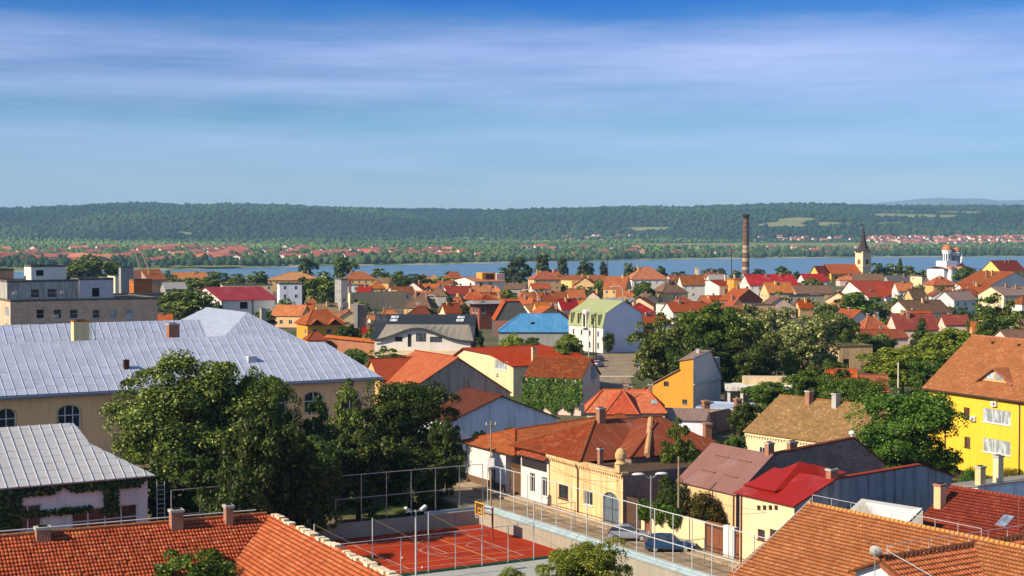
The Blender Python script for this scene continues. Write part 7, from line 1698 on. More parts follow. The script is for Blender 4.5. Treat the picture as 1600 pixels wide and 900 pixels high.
b = MB(); rr = 10 * k; b.lathe([(rr * math.cos(t), zrow(417.5) + rr * .62 * math.sin(t)) for t in [R(90) * i / 6 for i in range(7)]], 20, (xx(1503), 1, 0)); b.build('low_dome', COPPER_D, e, smooth=True)
b = MB(); b.box(xx(1467), xx(1488), -4, 5, 0, zrow(407.5)); b.build('crossing_wall', PWB, e)
for px_, ty, tb, r_ in ((1477, 393, 410, 7.2), (1495, 396, 410, 6.0)):
    R_ = r_ * k; b = MB(); b.lathe([(R_, zrow(tb + 4)), (R_, zrow(ty)), (R_ + .35, zrow(ty) + .1), (R_ + .35, zrow(ty) + .8)], 12, (xx(px_), 0, 0)); tw_ = b.build('dome_drum', PWB, e)
    b = MB(); b.lathe([(R_ * 1.12 * math.cos(t) ** .8, zrow(ty) + .7 + R_ * 1.25 * math.sin(t)) for t in [R(89.9) * i / 8 for i in range(9)]], 16, (xx(px_), 0, 0)); b.build('dome', COPPER, e, smooth=True)
    b = MB(); zc = zrow(ty) + .7 + R_ * 1.25; b.tube((xx(px_), 0, zc - .2), (xx(px_), 0, zc + 2.4), .12, n=5); b.box(xx(px_) - .6, xx(px_) + .6, -.08, .08, zc + 1.4, zc + 1.65); b.build('cross', simple((.4, .3, .1), .4, name='gilt'), e)
    for q in range(12):
        t = R(15 + 30 * q + 180); c_, s_ = math.cos(t), math.sin(t); b = MB(); b.box(-.32, .32, -.06, .06, zrow(tb - 1), zrow(ty) - 1.2, M=Matrix.Translation((xx(px_) + (R_ * .985) * c_, (R_ * .985) * s_, 0)) @ Matrix.Rotation(t + math.pi / 2, 4, 'Z')); b.build('slit_window', simple((.05, .07, .10), .3, name='church_glass'), tw_)
b = MB(); R_ = 2.0 * k; b.lathe([(R_, zrow(421)), (R_, zrow(406)), (R_ * 1.5, zrow(404.5)), (R_ * .9, zrow(403)), (.15, zrow(401)), (.1, zrow(397))], 10, (xx(1515), 4, 0)); b.build('turret', PWB, e)
for px_ in (1476, 1490, 1500, 1509): b = MB(); b.box(xx(px_) - .5, xx(px_) + .5, -6.09, -6.02, 2.5, zrow(424)); b.build('window', simple((.05, .07, .10), .3, name='church_glass'), e)

# ------------------------------------------------------------------ more roofs to close the ranks of the town
def footprint_list():
    out = []
    for o in bpy.data.objects:
        if o.type == 'MESH' and o.parent is not None and o.parent.parent is None and o.name.split('.')[0] in ('wall', 'nave_wall', 'shaft', 'tower'):
            m = o.parent.matrix_basis; v = [m @ Vector(c) for c in o.bound_box]
            xs, ys = [q.x for q in v], [q.y for q in v]; out.append(((min(xs) + max(xs)) / 2, (min(ys) + max(ys)) / 2, math.hypot(max(xs) - min(xs), max(ys) - min(ys)) / 2 * .72, str(o.parent.get('label', ''))))
    return out
FP = footprint_list()
rf_ = random.Random(21); ROOFS = [T_ORANGE, T_ORANGE2, T_PALE, T_RUST, T_RED2, T_GREYB, T_ORANGE, T_RUST]; NAMES_R = ['orange', 'bright orange', 'pale orange', 'rust-brown', 'red', 'grey-brown', 'orange', 'rust-brown']
WALLS_ = [P_WHITE, P_CREAM, P_PEACH, P_OCHRE, P_PINK, P_TAN]; NAMES_W = ['white', 'cream', 'peach', 'ochre', 'pinkish', 'tan']
MARKS = [(215, 'the crane'), (375, 'the white red-roofed house'), (505, 'the round tree'), (590, 'the tan windowless hall'), (665, 'the black roof'), (745, 'the white modern house'), (850, 'the tan warehouse wall'), (945, 'the green mansard house'), (1010, 'the large white villa'), (1088, 'the slim white chimney'), (1165, 'the smokestack'), (1255, 'the cream block'), (1348, 'the church tower'), (1430, 'the palm trees'), (1489, 'the domed church'), (1570, 'the yellow gabled house')]
USED = set(str(o.get('label')) for o in bpy.data.objects if o.get('label'))
ORD = ['', 'second ', 'third ', 'fourth ', 'fifth ', 'sixth ', 'seventh ', 'eighth ', 'ninth ', 'tenth ', 'eleventh ', 'twelfth ', 'thirteenth ', 'fourteenth ']
def uniq(fmt, px, far=''):
    m = min(MARKS, key=lambda q: abs(q[0] - px)); side = 'in line with' if abs(px - m[0]) < 14 else ('left of' if px < m[0] else 'right of')
    for od in ORD:
        lab = (od + fmt + ' ' + side + ' ' + m[1] + far).strip()
        if lab not in USED: USED.add(lab); return lab
    return lab
n_h = 0
for tries in range(1500):
    px = rf_.uniform(430, 1620); d = 330 * (960 / 330) ** rf_.random()
    x = (px - 800) / F * d
    if d < 420 and px < 1290: continue
    if 500 < px < 530 and d < 520: continue
    L, Wd = rf_.uniform(8.5, 13), rf_.uniform(7.5, 10); rad = math.hypot(L, Wd) / 2 * .8
    if any(math.hypot(x - q[0], d - q[1]) < q[2] + rad for q in FP): continue
    th = rf_.choice((24, 28, 12, -14, -22, 5)); i = rf_.randrange(len(ROOFS)); j = rf_.randrange(len(WALLS_)); ze = rf_.uniform(2.9, 3.9); kind = rf_.choice(('gx', 'gx', 'hx', 'gy'))
    far = ', far back' if d > 700 else (', midway back' if d > 480 else ', near row')
    lab = uniq('small %s-walled house with %s roof' % (NAMES_W[j], NAMES_R[i]), px, far)
    P0 = wor((x, d), th, -L / 2, -Wd / 2)
    run = (Wd if kind != 'gy' else L) / 2; zr = ze + run * rf_.uniform(.5, .75)
    std_house(lab, P0, th, L, Wd, ze, zr, kind, WALLS_[j], ROOFS[i], wins=[('B', L / 2 - 2.2, 1.0, L / 2 - 1.1, 2.3, 2, 1, {'sill': False}), ('B', L / 2 + .9, 1.0, L / 2 + 2.0, 2.3, 2, 1, {'sill': False})], chim=[(L * rf_.uniform(.3, .7), Wd * rf_.uniform(.4, .6), zr + .7, .7, .6, BRICK)], group='small houses packed in the middle of the town')
    FP.append((x, d, rad, lab)); n_h += 1
    if n_h >= 70: break

# ------------------------------------------------------------------ foliage
def leaf_mat(name, dark, mid, light, trans=0.3):
    m = bpy.data.materials.new(name); m.use_nodes = True; t = m.node_tree; t.nodes.clear()
    out = N(t, 'ShaderNodeOutputMaterial'); at_ = N(t, 'ShaderNodeAttribute', attribute_name='rnd'); oi = N(t, 'ShaderNodeObjectInfo')
    r = N(t, 'ShaderNodeValToRGB'); e = r.color_ramp.elements; e[0].position = 0.0; e[0].color = (*dark, 1); e[1].position = 1.0; e[1].color = (*light, 1); q = e.new(.55); q.color = (*mid, 1)
    lk(t, at_.outputs['Fac'], r.inputs[0])
    hs = N(t, 'ShaderNodeHueSaturation'); lk(t, r.outputs[0], hs.inputs['Color']); lk(t, mth(t, 'MULTIPLY_ADD', oi.outputs['Random'], .3, .85), hs.inputs['Value']); lk(t, mth(t, 'MULTIPLY_ADD', oi.outputs['Random'], .03, .485), hs.inputs['Hue'])
    d = N(t, 'ShaderNodeBsdfDiffuse'); tr = N(t, 'ShaderNodeBsdfTranslucent'); gl = N(t, 'ShaderNodeBsdfGlossy', ins={'Roughness': .45}); mx = N(t, 'ShaderNodeMixShader', ins={0: trans}); mx2 = N(t, 'ShaderNodeMixShader', ins={0: .012})
    lk(t, hs.outputs[0], d.inputs['Color']); lk(t, hs.outputs[0], tr.inputs['Color']); lk(t, d.outputs[0], mx.inputs[1]); lk(t, tr.outputs[0], mx.inputs[2]); lk(t, mx.outputs[0], mx2.inputs[1]); lk(t, gl.outputs[0], mx2.inputs[2]); lk(t, mx2.outputs[0], out.inputs[0])
    return m
LEAF = {'dark': leaf_mat('leaf_dark', (.014, .028, .006), (.050, .082, .014), (.17, .21, .04)), 'mid': leaf_mat('leaf_mid', (.026, .052, .008), (.085, .150, .020), (.25, .34, .05)),
        'light': leaf_mat('leaf_light', (.07, .11, .012), (.20, .255, .028), (.42, .45, .07)), 'linden': leaf_mat('leaf_linden', (.030, .048, .009), (.105, .155, .026), (.47, .52, .13)),
        'flower': leaf_mat('leaf_flowering', (.045, .06, .015), (.19, .205, .055), (.62, .57, .26)), 'blue': leaf_mat('leaf_bluish', (.022, .042, .018), (.065, .095, .035), (.14, .17, .07)),
        'ivy': leaf_mat('leaf_ivy', (.018, .055, .008), (.075, .16, .02), (.20, .32, .05)), 'red': leaf_mat('leaf_autumn', (.03, .05, .012), (.10, .11, .02), (.36, .14, .03))}
BARK = simple((.055, .04, .03), .95, var=.45, scale=4, name='bark')
def leaves_mesh(name, pos, nrm, size, rs, rnd=None):
    """one small bent leaf spray per point"""
    n = len(pos); nrm = nrm / np.maximum(1e-6, np.linalg.norm(nrm, axis=1))[:, None]
    a = rs.normal(size=(n, 3)); u = np.cross(nrm, a); u /= np.maximum(1e-6, np.linalg.norm(u, axis=1))[:, None]; w = np.cross(nrm, u)
    s = (size * rs.uniform(.6, 1.35, n))[:, None]; asp = rs.uniform(.55, .9, n)[:, None]
    p0 = pos - u * s; p1 = pos + w * s * asp + nrm * s * .18; p2 = pos + u * s; p3 = pos - w * s * asp + nrm * s * .18
    V_ = np.stack([p0, p1, p2, p3], 1).reshape(-1, 3)
    me = bpy.data.meshes.new(name); me.vertices.add(4 * n); me.vertices.foreach_set('co', V_.astype(np.float32).ravel())
    me.loops.add(4 * n); me.loops.foreach_set('vertex_index', np.arange(4 * n, dtype=np.int32)); me.polygons.add(n); me.polygons.foreach_set('loop_start', np.arange(0, 4 * n, 4, dtype=np.int32)); me.polygons.foreach_set('loop_total', np.full(n, 4, np.int32))
    at_ = me.attributes.new('rnd', 'FLOAT', 'POINT'); r = rs.random(n) if rnd is None else rnd; at_.data.foreach_set('value', np.repeat(r, 4).astype(np.float32))
    me.update(calc_edges=True); me.validate(); return me
def crown_mesh(name, seed, nclump, nleaf, size, shape='broad'):
    rs = np.random.default_rng(seed); cs = []; lobes = []
    for k in range(14):
        a = 6.283 * (k + rs.random()) / 14 * 3; zz = rs.uniform(.22, .8); q = rs.uniform(.08, .27) * (1.15 - abs(zz - .45)); lobes.append((np.array([q * math.cos(a), q * math.sin(a), zz]), rs.uniform(.17, .25)))
    while len(cs) < nclump:
        d = rs.normal(size=3); d /= np.linalg.norm(d); r = rs.random() ** .45
        if shape == 'broad':
            lc, lr = lobes[rs.integers(len(lobes))]; c = lc + d * lr * r * np.array([1, 1, .95]); rad = rs.uniform(.05, .115)
        elif shape == 'dome': c = np.array([d[0] * .38 * r, d[1] * .38 * r, .48 + d[2] * .40 * r]); rad = rs.uniform(.045, .11)
        elif shape == 'round': c = np.array([d[0] * .35 * r, d[1] * .35 * r, .5 + d[2] * .37 * r]); rad = rs.uniform(.08, .16)
        elif shape == 'tall': c = np.array([d[0] * .33 * r, d[1] * .33 * r, .5 + d[2] * .44 * r]); rad = rs.uniform(.09, .15) ; 
        elif shape == 'cone':
            z = rs.random() ** 1.25; c = np.array([d[0] * .42 * (1 - z) * r, d[1] * .42 * (1 - z) * r, .05 + z * .9]); rad = rs.uniform(.06, .11)
        else: c = np.array([d[0] * .38 * r, d[1] * .38 * r, .38 + abs(d[2]) * .38 * r]); rad = rs.uniform(.10, .18)
        cs.append((c, rad, rs.random()))
    pos, nr, rn = [], [], []
    per = nleaf // nclump
    for c, rad, tone in cs:
        d = rs.normal(size=(per, 3)); d /= np.linalg.norm(d, axis=1)[:, None]; out = c - np.array([0, 0, .42]); out = out / max(1e-6, np.linalg.norm(out)); d = d + out * .55 + np.array([0, 0, .25]); d /= np.linalg.norm(d, axis=1)[:, None]
        sq = np.array([1, 1, .8 if shape != 'tall' else .75]); p = c + d * (rad * rs.uniform(.45, 1.12, per) ** .6)[:, None] * sq
        pos.append(p); nr.append(d + rs.normal(size=(per, 3)) * .55 + np.array([0, 0, .15])); rn.append(np.clip(rs.random(per) ** 1.6 * .75 + tone * .22 + (rs.random(per) < .10) * .3, 0, 1))
    pos = np.concatenate(pos); nr = np.concatenate(nr); rn = np.concatenate(rn)
    lo, hi = pos.min(0), pos.max(0); pos[:, :2] /= max(hi[0] - lo[0], hi[1] - lo[1]); pos[:, 2] = (pos[:, 2] - lo[2]) / (hi[2] - lo[2])
    me = leaves_mesh(name, pos, nr, size, rs, rn); me.materials.append(LEAF['mid']); return me
def trunk_mesh(name, seed):
    r = random.Random(seed); b = MB(); b.tube((0, 0, 0), (.01, .01, .45), .030, .022, 9); b.tube((.01, .01, .45), (-.01, .02, .8), .022, .008, 8)
    for k in range(9):
        a = r.uniform(0, 6.28); z0 = r.uniform(.28, .62); l = r.uniform(.16, .3); m = Vector((math.cos(a) * l * .5, math.sin(a) * l * .5, z0 + .13)); e_ = Vector((math.cos(a) * l, math.sin(a) * l, z0 + r.uniform(.2, .34)))
        b.tube((0, 0, z0), m, .013, .009, 6); b.tube(m, e_, .009, .003, 5)
    o = b.build(name, BARK); me = o.data; bpy.data.objects.remove(o); return me
PROTO = {'huge': [crown_mesh('crown', 205, 260, 62000, .0095, 'dome')], 'near': [crown_mesh('crown', 11 + i, 210, 40000, .0105) for i in range(3)], 'midn': [crown_mesh('crown', 31 + i, 130, 15000, .018) for i in range(3)], 'mid': [crown_mesh('crown', 51 + i, 60, 5200, .030, 'round') for i in range(3)],
         'far': [crown_mesh('crown', 71 + i, 34, 1700, .05, 'round') for i in range(3)], 'tall': [crown_mesh('crown', 91 + i, 50, 2600, .045, 'tall') for i in range(2)], 'cone': [crown_mesh('crown', 97, 60, 5000, .03, 'cone')], 'bush': [crown_mesh('crown', 101 + i, 40, 4200, .03, 'bush') for i in range(2)], 'nbush': [crown_mesh('crown', 111 + i, 70, 16000, .017, 'bush') for i in range(2)]}
TRUNKS = [trunk_mesh('trunk', 3 + i) for i in range(3)]
rt = random.Random(4)
def plant(label, P, width, height, proto, tint, clear=.18, name='tree', cat='tree', group=None, rot=None):
    e = empty(name, P, rt.uniform(0, 360) if rot is None else rot, label, cat, group)
    cm = rt.choice(PROTO[proto]); o = bpy.data.objects.new('crown', cm); COL.objects.link(o); o.parent = e; o.scale = (width * 1.06, width * 1.06, height * (1 - clear)); o.location = (0, 0, height * clear)
    o.material_slots[0].link = 'OBJECT'; o.material_slots[0].material = LEAF[tint]
    if clear > 0.02:
        t = bpy.data.objects.new('trunk', rt.choice(TRUNKS)); COL.objects.link(t); t.parent = e; k = min(height, width * 1.3); t.scale = (k, k, height)
    return e
def tree(label, px, ytop, wpx, ybase, proto, tint, z=0.0, clear=.18, cat='tree', name='tree', group=None):
    P = at(px, ybase, z); d = P.y; zt = atd(px, ytop, d).z; return plant(label, P, wpx * d / F, zt - z, proto, tint, clear, name, cat, group)
Gt = 'trees in the town'
for a_ in (
    ('dark tree left of the court before the far fence', 470, 656, 120, 850, 'midn', 'dark', -1.5, .05), ('dark tree behind the ridge of the left orange roof', 360, 712, 110, 896, 'midn', 'dark', -1.5, .05), ('dark tree left of the far court fence', 408, 645, 130, 864, 'midn', 'dark', -1.5, .05),
    ('huge yellow-green linden tree before the school wall', 304, 543, 268, 800, 'huge', 'linden', -1.5, .12), ('broad dark tree right of the huge linden, before the school', 415, 575, 120, 800, 'near', 'mid', -1.5, .1), ('slim dark tree with pointed top between two school windows', 492, 618, 84, 790, 'midn', 'dark', -1.5, .05),
    ('loose yellow-green tree at the right end of the school', 552, 592, 92, 775, 'midn', 'linden', -1.5, .05), ('large dense dark green tree left of the blue-grey gable', 640, 588, 178, 770, 'near', 'dark', -1.5, .06), ('lower dark tree at the back corner of the court', 560, 672, 130, 815, 'midn', 'dark', -1.5, .05), ('dark tree filling the shade below the huge linden', 400, 660, 150, 802, 'midn', 'dark', -1.5, .05), ('small dark tree right of the dense one, by the fence corner', 698, 652, 64, 790, 'midn', 'dark', -1.2, .05), ('dark low tree in the shade left of the court', 290, 700, 150, 835, 'midn', 'dark', -1.5, .04), ('shaded tree behind the far court fence', 486, 680, 130, 826, 'midn', 'dark', -1.5, .05), ('shaded tree at the far corner behind the court', 640, 688, 130, 806, 'midn', 'dark', -1.5, .05),
    ('large walnut tree spilling before the yellow house', 1412, 606, 200, 772, 'near', 'mid', 0, .05), ('broad dark tree left of the large walnut', 1340, 585, 130, 700, 'near', 'mid', 0, .08), ('dense tree below the walnut, over the grey wall', 1400, 668, 150, 770, 'near', 'mid', 0, .03), ('leafy tree at the right of the brown cottage', 1330, 665, 90, 745, 'midn', 'mid', 0, .05),
    ('light green tree before the maroon roofs', 1482, 512, 105, 590, 'midn', 'light', 0, .1), ('bright acacia-like tree right of the concrete post', 1410, 540, 130, 620, 'midn', 'light', 0, .1), ('yellow-green tree left of the yellow house roof', 1450, 560, 70, 640, 'midn', 'mid', 0, .1), ('pointed dark conifer before the maroon roof', 1440, 497, 40, 560, 'cone', 'dark', 0, .05), ('big round dark green tree at the right', 1560, 458, 88, 545, 'midn', 'mid', 0, .05),
    ('flowering pale linden at the left of the central grove', 1032, 488, 104, 602, 'midn', 'linden', 0, .06), ('dark green chestnut in the middle of the central grove', 1118, 476, 130, 606, 'midn', 'mid', 0, .06), ('flowering pale linden right in the central grove', 1262, 487, 112, 596, 'midn', 'flower', 0, .06), ('flowering linden at the back of the central grove', 1190, 478, 96, 575, 'midn', 'flower', 0, .08), ('dark tree at the foot of the central grove', 1178, 510, 110, 612, 'midn', 'dark', 0, .05), ('leafy tree right behind the central grove', 1310, 490, 70, 568, 'midn', 'mid', 0, .08), ('yellowish linden between lamp and central grove', 1078, 484, 70, 575, 'midn', 'flower', 0, .08), ('dark low tree closing the central grove', 1090, 520, 110, 612, 'midn', 'dark', 0, .04),
    ('tree overhanging the white shelter from the right', 1290, 560, 90, 640, 'midn', 'mid', 0, .05), ('bushy tree behind the brown cottage ridge', 1205, 596, 92, 668, 'midn', 'mid', 0, .05), ('tree between brown cottage ridge and orange shed', 1262, 578, 80, 660, 'midn', 'mid', 0, .05), ('dark bush below the flat pale-blue garage', 1165, 628, 60, 690, 'midn', 'dark', 0, .03), ('dense small tree beside the ruined shells', 1258, 545, 50, 580, 'mid', 'light', 0, .05), ('small tree climbing the ruined brick shell', 1300, 556, 36, 590, 'mid', 'mid', 0, .02),
    ('tall green tree before the streaked rusty roof', 1062, 652, 66, 800, 'midn', 'mid', 0, .05), ('dark tree right of the tall green one', 1120, 690, 80, 790, 'midn', 'dark', 0, .05), ('shrub with orange flowers behind the cream garden wall', 1100, 764, 88, 838, 'nbush', 'red', 0, .0), ('dark climber mass over the garden wall', 1050, 740, 60, 835, 'nbush', 'dark', 0, .0), ('leafy tree left of the brown cottage wall', 1145, 680, 50, 760, 'midn', 'mid', 0, .05),
    ('round tree between cream house and mansard house', 884, 530, 62, 606, 'midn', 'linden', 0, .05), ('bright yellow-green bush before the blue roof', 800, 520, 42, 560, 'mid', 'light', 0, .03), ('spreading dark green tree below the modern white house', 600, 540, 62, 596, 'midn', 'mid', 0, .05), ('low bush at the foot of the pole near the blue-grey gable', 752, 672, 34, 735, 'mid', 'mid', 0, .02), ('trailing bush along the blue-grey wall, left', 800, 668, 50, 725, 'mid', 'mid', 0, .02), ('trailing bush along the blue-grey wall, right', 842, 664, 50, 712, 'mid', 'mid', 0, .02), ('small bush right of the ivy house', 960, 640, 40, 680, 'mid', 'mid', 0, .02), ('dark small tree by the red gate', 951, 520, 20, 552, 'mid', 'dark', 0, .05),
    ('young tree rising before the left orange roof', 332, 848, 240, 1100, 'near', 'mid', -1.5, .15), ('bright green tree top at the bottom middle', 915, 846, 172, 1010, 'near', 'light', -1.2, .1), ('small bright shrub beside the bottom middle tree', 800, 884, 52, 930, 'nbush', 'light', -1.2, .0), ('dark ivy mound on the near orange roof', 566, 866, 70, 905, 'nbush', 'ivy', 0, .0),
    ('leafy tree left of the white red-roofed house', 290, 452, 98, 512, 'mid', 'linden', 0, .04), ('small bush before the white red-roofed house', 342, 482, 40, 508, 'mid', 'mid', 0, .02), ('bush under the white house wall, right', 415, 482, 36, 505, 'mid', 'mid', 0, .02), ('tree right of the white red-roofed house', 446, 466, 42, 505, 'mid', 'mid', 0, .04), ('big round dark tree left of the tan hall', 508, 424, 68, 487, 'mid', 'linden', 0, .04), ('dark tree just left of the big round one', 474, 432, 34, 485, 'mid', 'dark', 0, .04),
    ('dense tree behind the white penthouse', 140, 398, 88, 448, 'mid', 'linden', 0, .05), ('tree between penthouse and crane', 178, 406, 30, 446, 'mid', 'linden', 0, .05), ('round tree standing over the long tile roof, left', 480, 403, 34, 440, 'far', 'dark', 0, .1), ('round tree standing over the long tile roof, right', 537, 402, 38, 440, 'far', 'mid', 0, .1), ('bushy trees before the crane-side warehouse', 300, 434, 40, 458, 'far', 'linden', 0, .04), ('pale bushy tree above the white red-roofed house', 335, 424, 46, 455, 'far', 'linden', 0, .04), ('low tree left of the long weathered tile roof', 402, 424, 36, 448, 'far', 'linden', 0, .04), ('low tree above the crane-side warehouse roof', 370, 428, 34, 450, 'far', 'linden', 0, .04), ('small tree before the warehouse by the crane', 270, 430, 26, 455, 'far', 'mid', 0, .04),
    ('round green tree near the river, left of the leafy mass', 592, 420, 32, 442, 'far', 'mid', 0, .04), ('low green tree by the river near the tan hall', 622, 424, 36, 446, 'far', 'mid', 0, .04), ('leafy dark mass above the tan hall', 648, 428, 74, 462, 'mid', 'dark', 0, .03), ('light green tree left of the white modern house', 692, 432, 50, 456, 'mid', 'light', 0, .03), ('dark tree behind the white modern house', 704, 424, 26, 438, 'far', 'dark', 0, .04), ('small tree left of the curved lamp by the tan hall', 654, 462, 24, 490, 'mid', 'mid', 0, .04), ('small tree right of the curved lamp by the tan hall', 672, 466, 26, 493, 'mid', 'mid', 0, .04),
    ('broad dark poplar group at the near bank, leftmost', 812, 402, 40, 446, 'tall', 'blue', 0, .03), ('tall poplar pair at the near bank', 849, 398, 32, 443, 'tall', 'blue', 0, .03), ('single slim poplar right of the pair', 879, 401, 19, 443, 'tall', 'blue', 0, .03), ('rounded poplar left of the thin mast', 916, 407, 34, 445, 'tall', 'blue', 0, .03), ('slim poplar next to the thin mast', 943, 408, 15, 444, 'tall', 'blue', 0, .03), ('dark low tree under the leftmost poplars', 790, 418, 28, 444, 'far', 'dark', 0, .03), ('low bushes below the rounded poplar', 905, 424, 36, 446, 'far', 'mid', 0, .03), ('pale tree between brown gable and villa', 984, 411, 24, 446, 'far', 'linden', 0, .04), ('small tree at the left of the villa roof', 1000, 420, 16, 440, 'far', 'dark', 0, .04), ('dark tree behind the villa roof', 1028, 416, 30, 440, 'far', 'dark', 0, .04),
    ('bushy green tree before the villa', 1006, 440, 44, 482, 'mid', 'mid', 0, .04), ('small tree below the tan warehouse', 906, 446, 26, 476, 'mid', 'mid', 0, .04), ('slim tree before the brown gable house', 936, 436, 20, 468, 'mid', 'linden', 0, .04), ('bush left of the white modern house lamp', 798, 454, 28, 474, 'mid', 'mid', 0, .04), ('dark bush left of the white cube house', 1030, 470, 16, 494, 'mid', 'dark', 0, .04), ('small bush right of the upper curved lamp', 830, 466, 20, 488, 'mid', 'dark', 0, .04),
    ('dark bank tree left of the slim white chimney', 1062, 424, 30, 442, 'far', 'dark', 0, .03), ('pale bank tree right of the slim white chimney', 1106, 419, 22, 440, 'far', 'linden', 0, .03), ('rounded bank tree left of the thin mast by the stack', 1126, 419, 26, 438, 'far', 'blue', 0, .03), ('low bank tree at the smokestack foot, left', 1150, 422, 18, 438, 'far', 'linden', 0, .03), ('low bank tree at the smokestack foot, right', 1184, 420, 24, 438, 'far', 'blue', 0, .03), ('bank tree above the crimson roof', 1224, 416, 26, 437, 'far', 'mid', 0, .03), ('small bank tree left of the church nave', 1248, 424, 18, 438, 'far', 'dark', 0, .03),
    ('rounded tree left below the church', 1268, 434, 48, 462, 'mid', 'mid', 0, .03), ('large bushy tree before the white gabled orange house', 1340, 456, 88, 508, 'mid', 'mid', 0, .03), ('dark trees left of the white little gable', 1292, 474, 40, 515, 'mid', 'mid', 0, .03), ('dark round tree right of the church tower', 1374, 411, 32, 444, 'far', 'dark', 0, .04), ('feathery palm-like tree right of the church', 1396, 412, 34, 444, 'far', 'linden', 0, .06), ('tall feathery conifer by the palms', 1406, 404, 18, 442, 'cone', 'blue', 0, .04), ('second feathery palm-like tree right of the church', 1420, 416, 34, 444, 'far', 'linden', 0, .06), ('low tree left of the domed church', 1450, 420, 30, 442, 'far', 'mid', 0, .04), ('dark tree spreading before the domed church', 1515, 418, 52, 450, 'mid', 'mid', 0, .03), ('dark tree right of the domed church', 1542, 417, 34, 444, 'mid', 'mid', 0, .03),
    ('tangled bush left of the wide brown roof', 1388, 470, 34, 508, 'mid', 'flower', 0, .03), ('small tree below the wide brown roof', 1484, 478, 24, 500, 'mid', 'mid', 0, .03), ('bush beside the orange hipped cottage', 1330, 518, 40, 545, 'mid', 'light', 0, .02), ('hedge below the orange hipped cottage, right', 1382, 524, 40, 552, 'mid', 'mid', 0, .02), ('shrub left of the small overlapping orange roofs', 1285, 505, 30, 540, 'mid', 'dark', 0, .02), ('leafy shrub by the low grey house chimneys', 1520, 728, 52, 785, 'nbush', 'ivy', 0, .0), ('small dark shrub beside the white metal shed roof', 1420, 762, 32, 818, 'nbush', 'ivy', 0, .0), ('tall shrub before the yellow house wall', 1470, 700, 60, 775, 'midn', 'mid', 0, .02),
    ):
    lab, px, yt, wp, yb, pr, ti, z, cl = a_
    bush = pr in ('bush', 'nbush'); tree(lab, px, yt, wp, yb, pr, ti, z, cl, 'shrub' if bush else 'tree', 'shrub' if bush else 'tree', None if bush else Gt)
# garden trees between the houses
n_t = 0
for tries in range(3000):
    px = rf_.uniform(250, 1620); d = 300 * (985 / 300) ** rf_.random(); x = (px - 800) / F * d
    if d < 330 and (880 < px < 1020): continue
    if d < 420 and px < 470: continue
    if any(math.hypot(x - q[0], d - q[1]) < q[2] + 1.5 for q in FP): continue
    w, hgt = rf_.uniform(4, 7.5), rf_.uniform(4, 7); ti = rf_.choice(('mid', 'dark', 'linden', 'light', 'mid')); nm = {'mid': 'green', 'dark': 'dark green', 'linden': 'yellow-green', 'light': 'light green'}[ti]
    far = ', far back' if d > 700 else (', midway back' if d > 480 else ', near row')
    plant(uniq('small %s garden tree' % nm, px, far), (x, d, 0), w, hgt, 'far' if d > 430 else 'mid', ti, .05, group='small garden trees between the houses'); FP.append((x, d, w * .5, '')); n_t += 1
    if n_t >= 165: break
# bare tree by the shelter
q = at(1176, 612, 0); b = MB(); r_ = random.Random(9)
def limb(p, d, l, r, k):
    e_ = p + d * l; b.tube(p, e_, r, r * .6, 5)
    if k:
        for _ in range(3): limb(p + d * l * r_.uniform(.5, 1), (d + Vector((r_.uniform(-.8, .8), r_.uniform(-.8, .8), r_.uniform(-.2, .6)))).normalized(), l * r_.uniform(.5, .75), r * .55, k - 1)
limb(Vector((0, 0, 0)), Vector((0, 0, 1)), 3.4, .22, 4)
o_ = b.build('bare_tree', simple((.16, .11, .08), .9, name='dead_wood')); o_.location = q; tag(o_, 'leafless grey-brown tree before the white shelter', 'tree')
# ivy on the pink-gabled house and on the annex
def ivy(label, P0, th, pts_fn, n, size, tint, seed, loc_):
    rs = np.random.default_rng(seed); p, nn = [], []
    while len(p) < n:
        q = pts_fn(rs)
        if q is None: continue
        p.append(q); nn.append((rs.normal() * .5, -1 + rs.normal() * .4, .35 + rs.normal() * .4))
    me = leaves_mesh('ivy', np.array(p), np.array(nn), size, rs, np.clip(rs.random(n) ** 1.4, 0, 1)); me.materials.append(LEAF[tint]); o = bpy.data.objects.new('ivy', me); COL.objects.link(o); o.location = (P0[0], P0[1], 0); o.rotation_euler = (0, 0, R(th)); tag(o, label, 'ivy'); return o
def f12(rs):
    x, z = rs.uniform(-.2, Li + .1), rs.uniform(0, 5.9)
    if z < .5 + .6 * math.sin(x * 2.1) + (2.2 * (x / Li) ** 3) * abs(math.sin(x * 3)) or (z > 5.2 and math.sin(x * 3.7) > .5): return None
    return (x, .25 - rs.uniform(.02, .35) - .3 * max(0, math.sin(x * 1.9) * math.sin(z * .7 + x)), z)
ivy('thick green ivy curtain covering the front of the pink-gabled house', P12, -24, f12, 9000, .16, 'ivy', 5, None)
def f2(rs):
    x, z = rs.uniform(0, L2 - .5), rs.uniform(-1.4, 5.8)
    top = z > 4.2 + .9 * math.sin(x * .8) + .5 * math.sin(x * 2.3)
    left = x < L2 - 12.5 and z < 5.9; strip = abs(x - (L2 - 4.2)) < .7 and z > 2.2
    mid = abs(z - 3.3) < .3 and x < L2 - 6
    if L2 - 12.0 < x < L2 - 1 and z < 2.6: return None
    if left and z < 1.9 and x > L2 - 22: return None
    if not (left or strip or mid or (top and z > 5.0)): return None
    return (x, .58 - rs.uniform(.02, .4), z)
ivy('dark ivy hanging over the wall of the low white annex', P2, TH2, f2, 12000, .17, 'dark', 6, None)
def f6(rs):
    y, z = rs.uniform(-9.5, -3.0), rs.uniform(1.2, 3.4)
    if z < 3.0 - 1.6 * abs(math.sin(y * 1.3)): return None
    return (.2 - rs.uniform(0, .5), y, z)
ivy('leafy climber hanging over the cream garden wall on the street', SP, 30, f6, 2600, .14, 'ivy', 7, None)

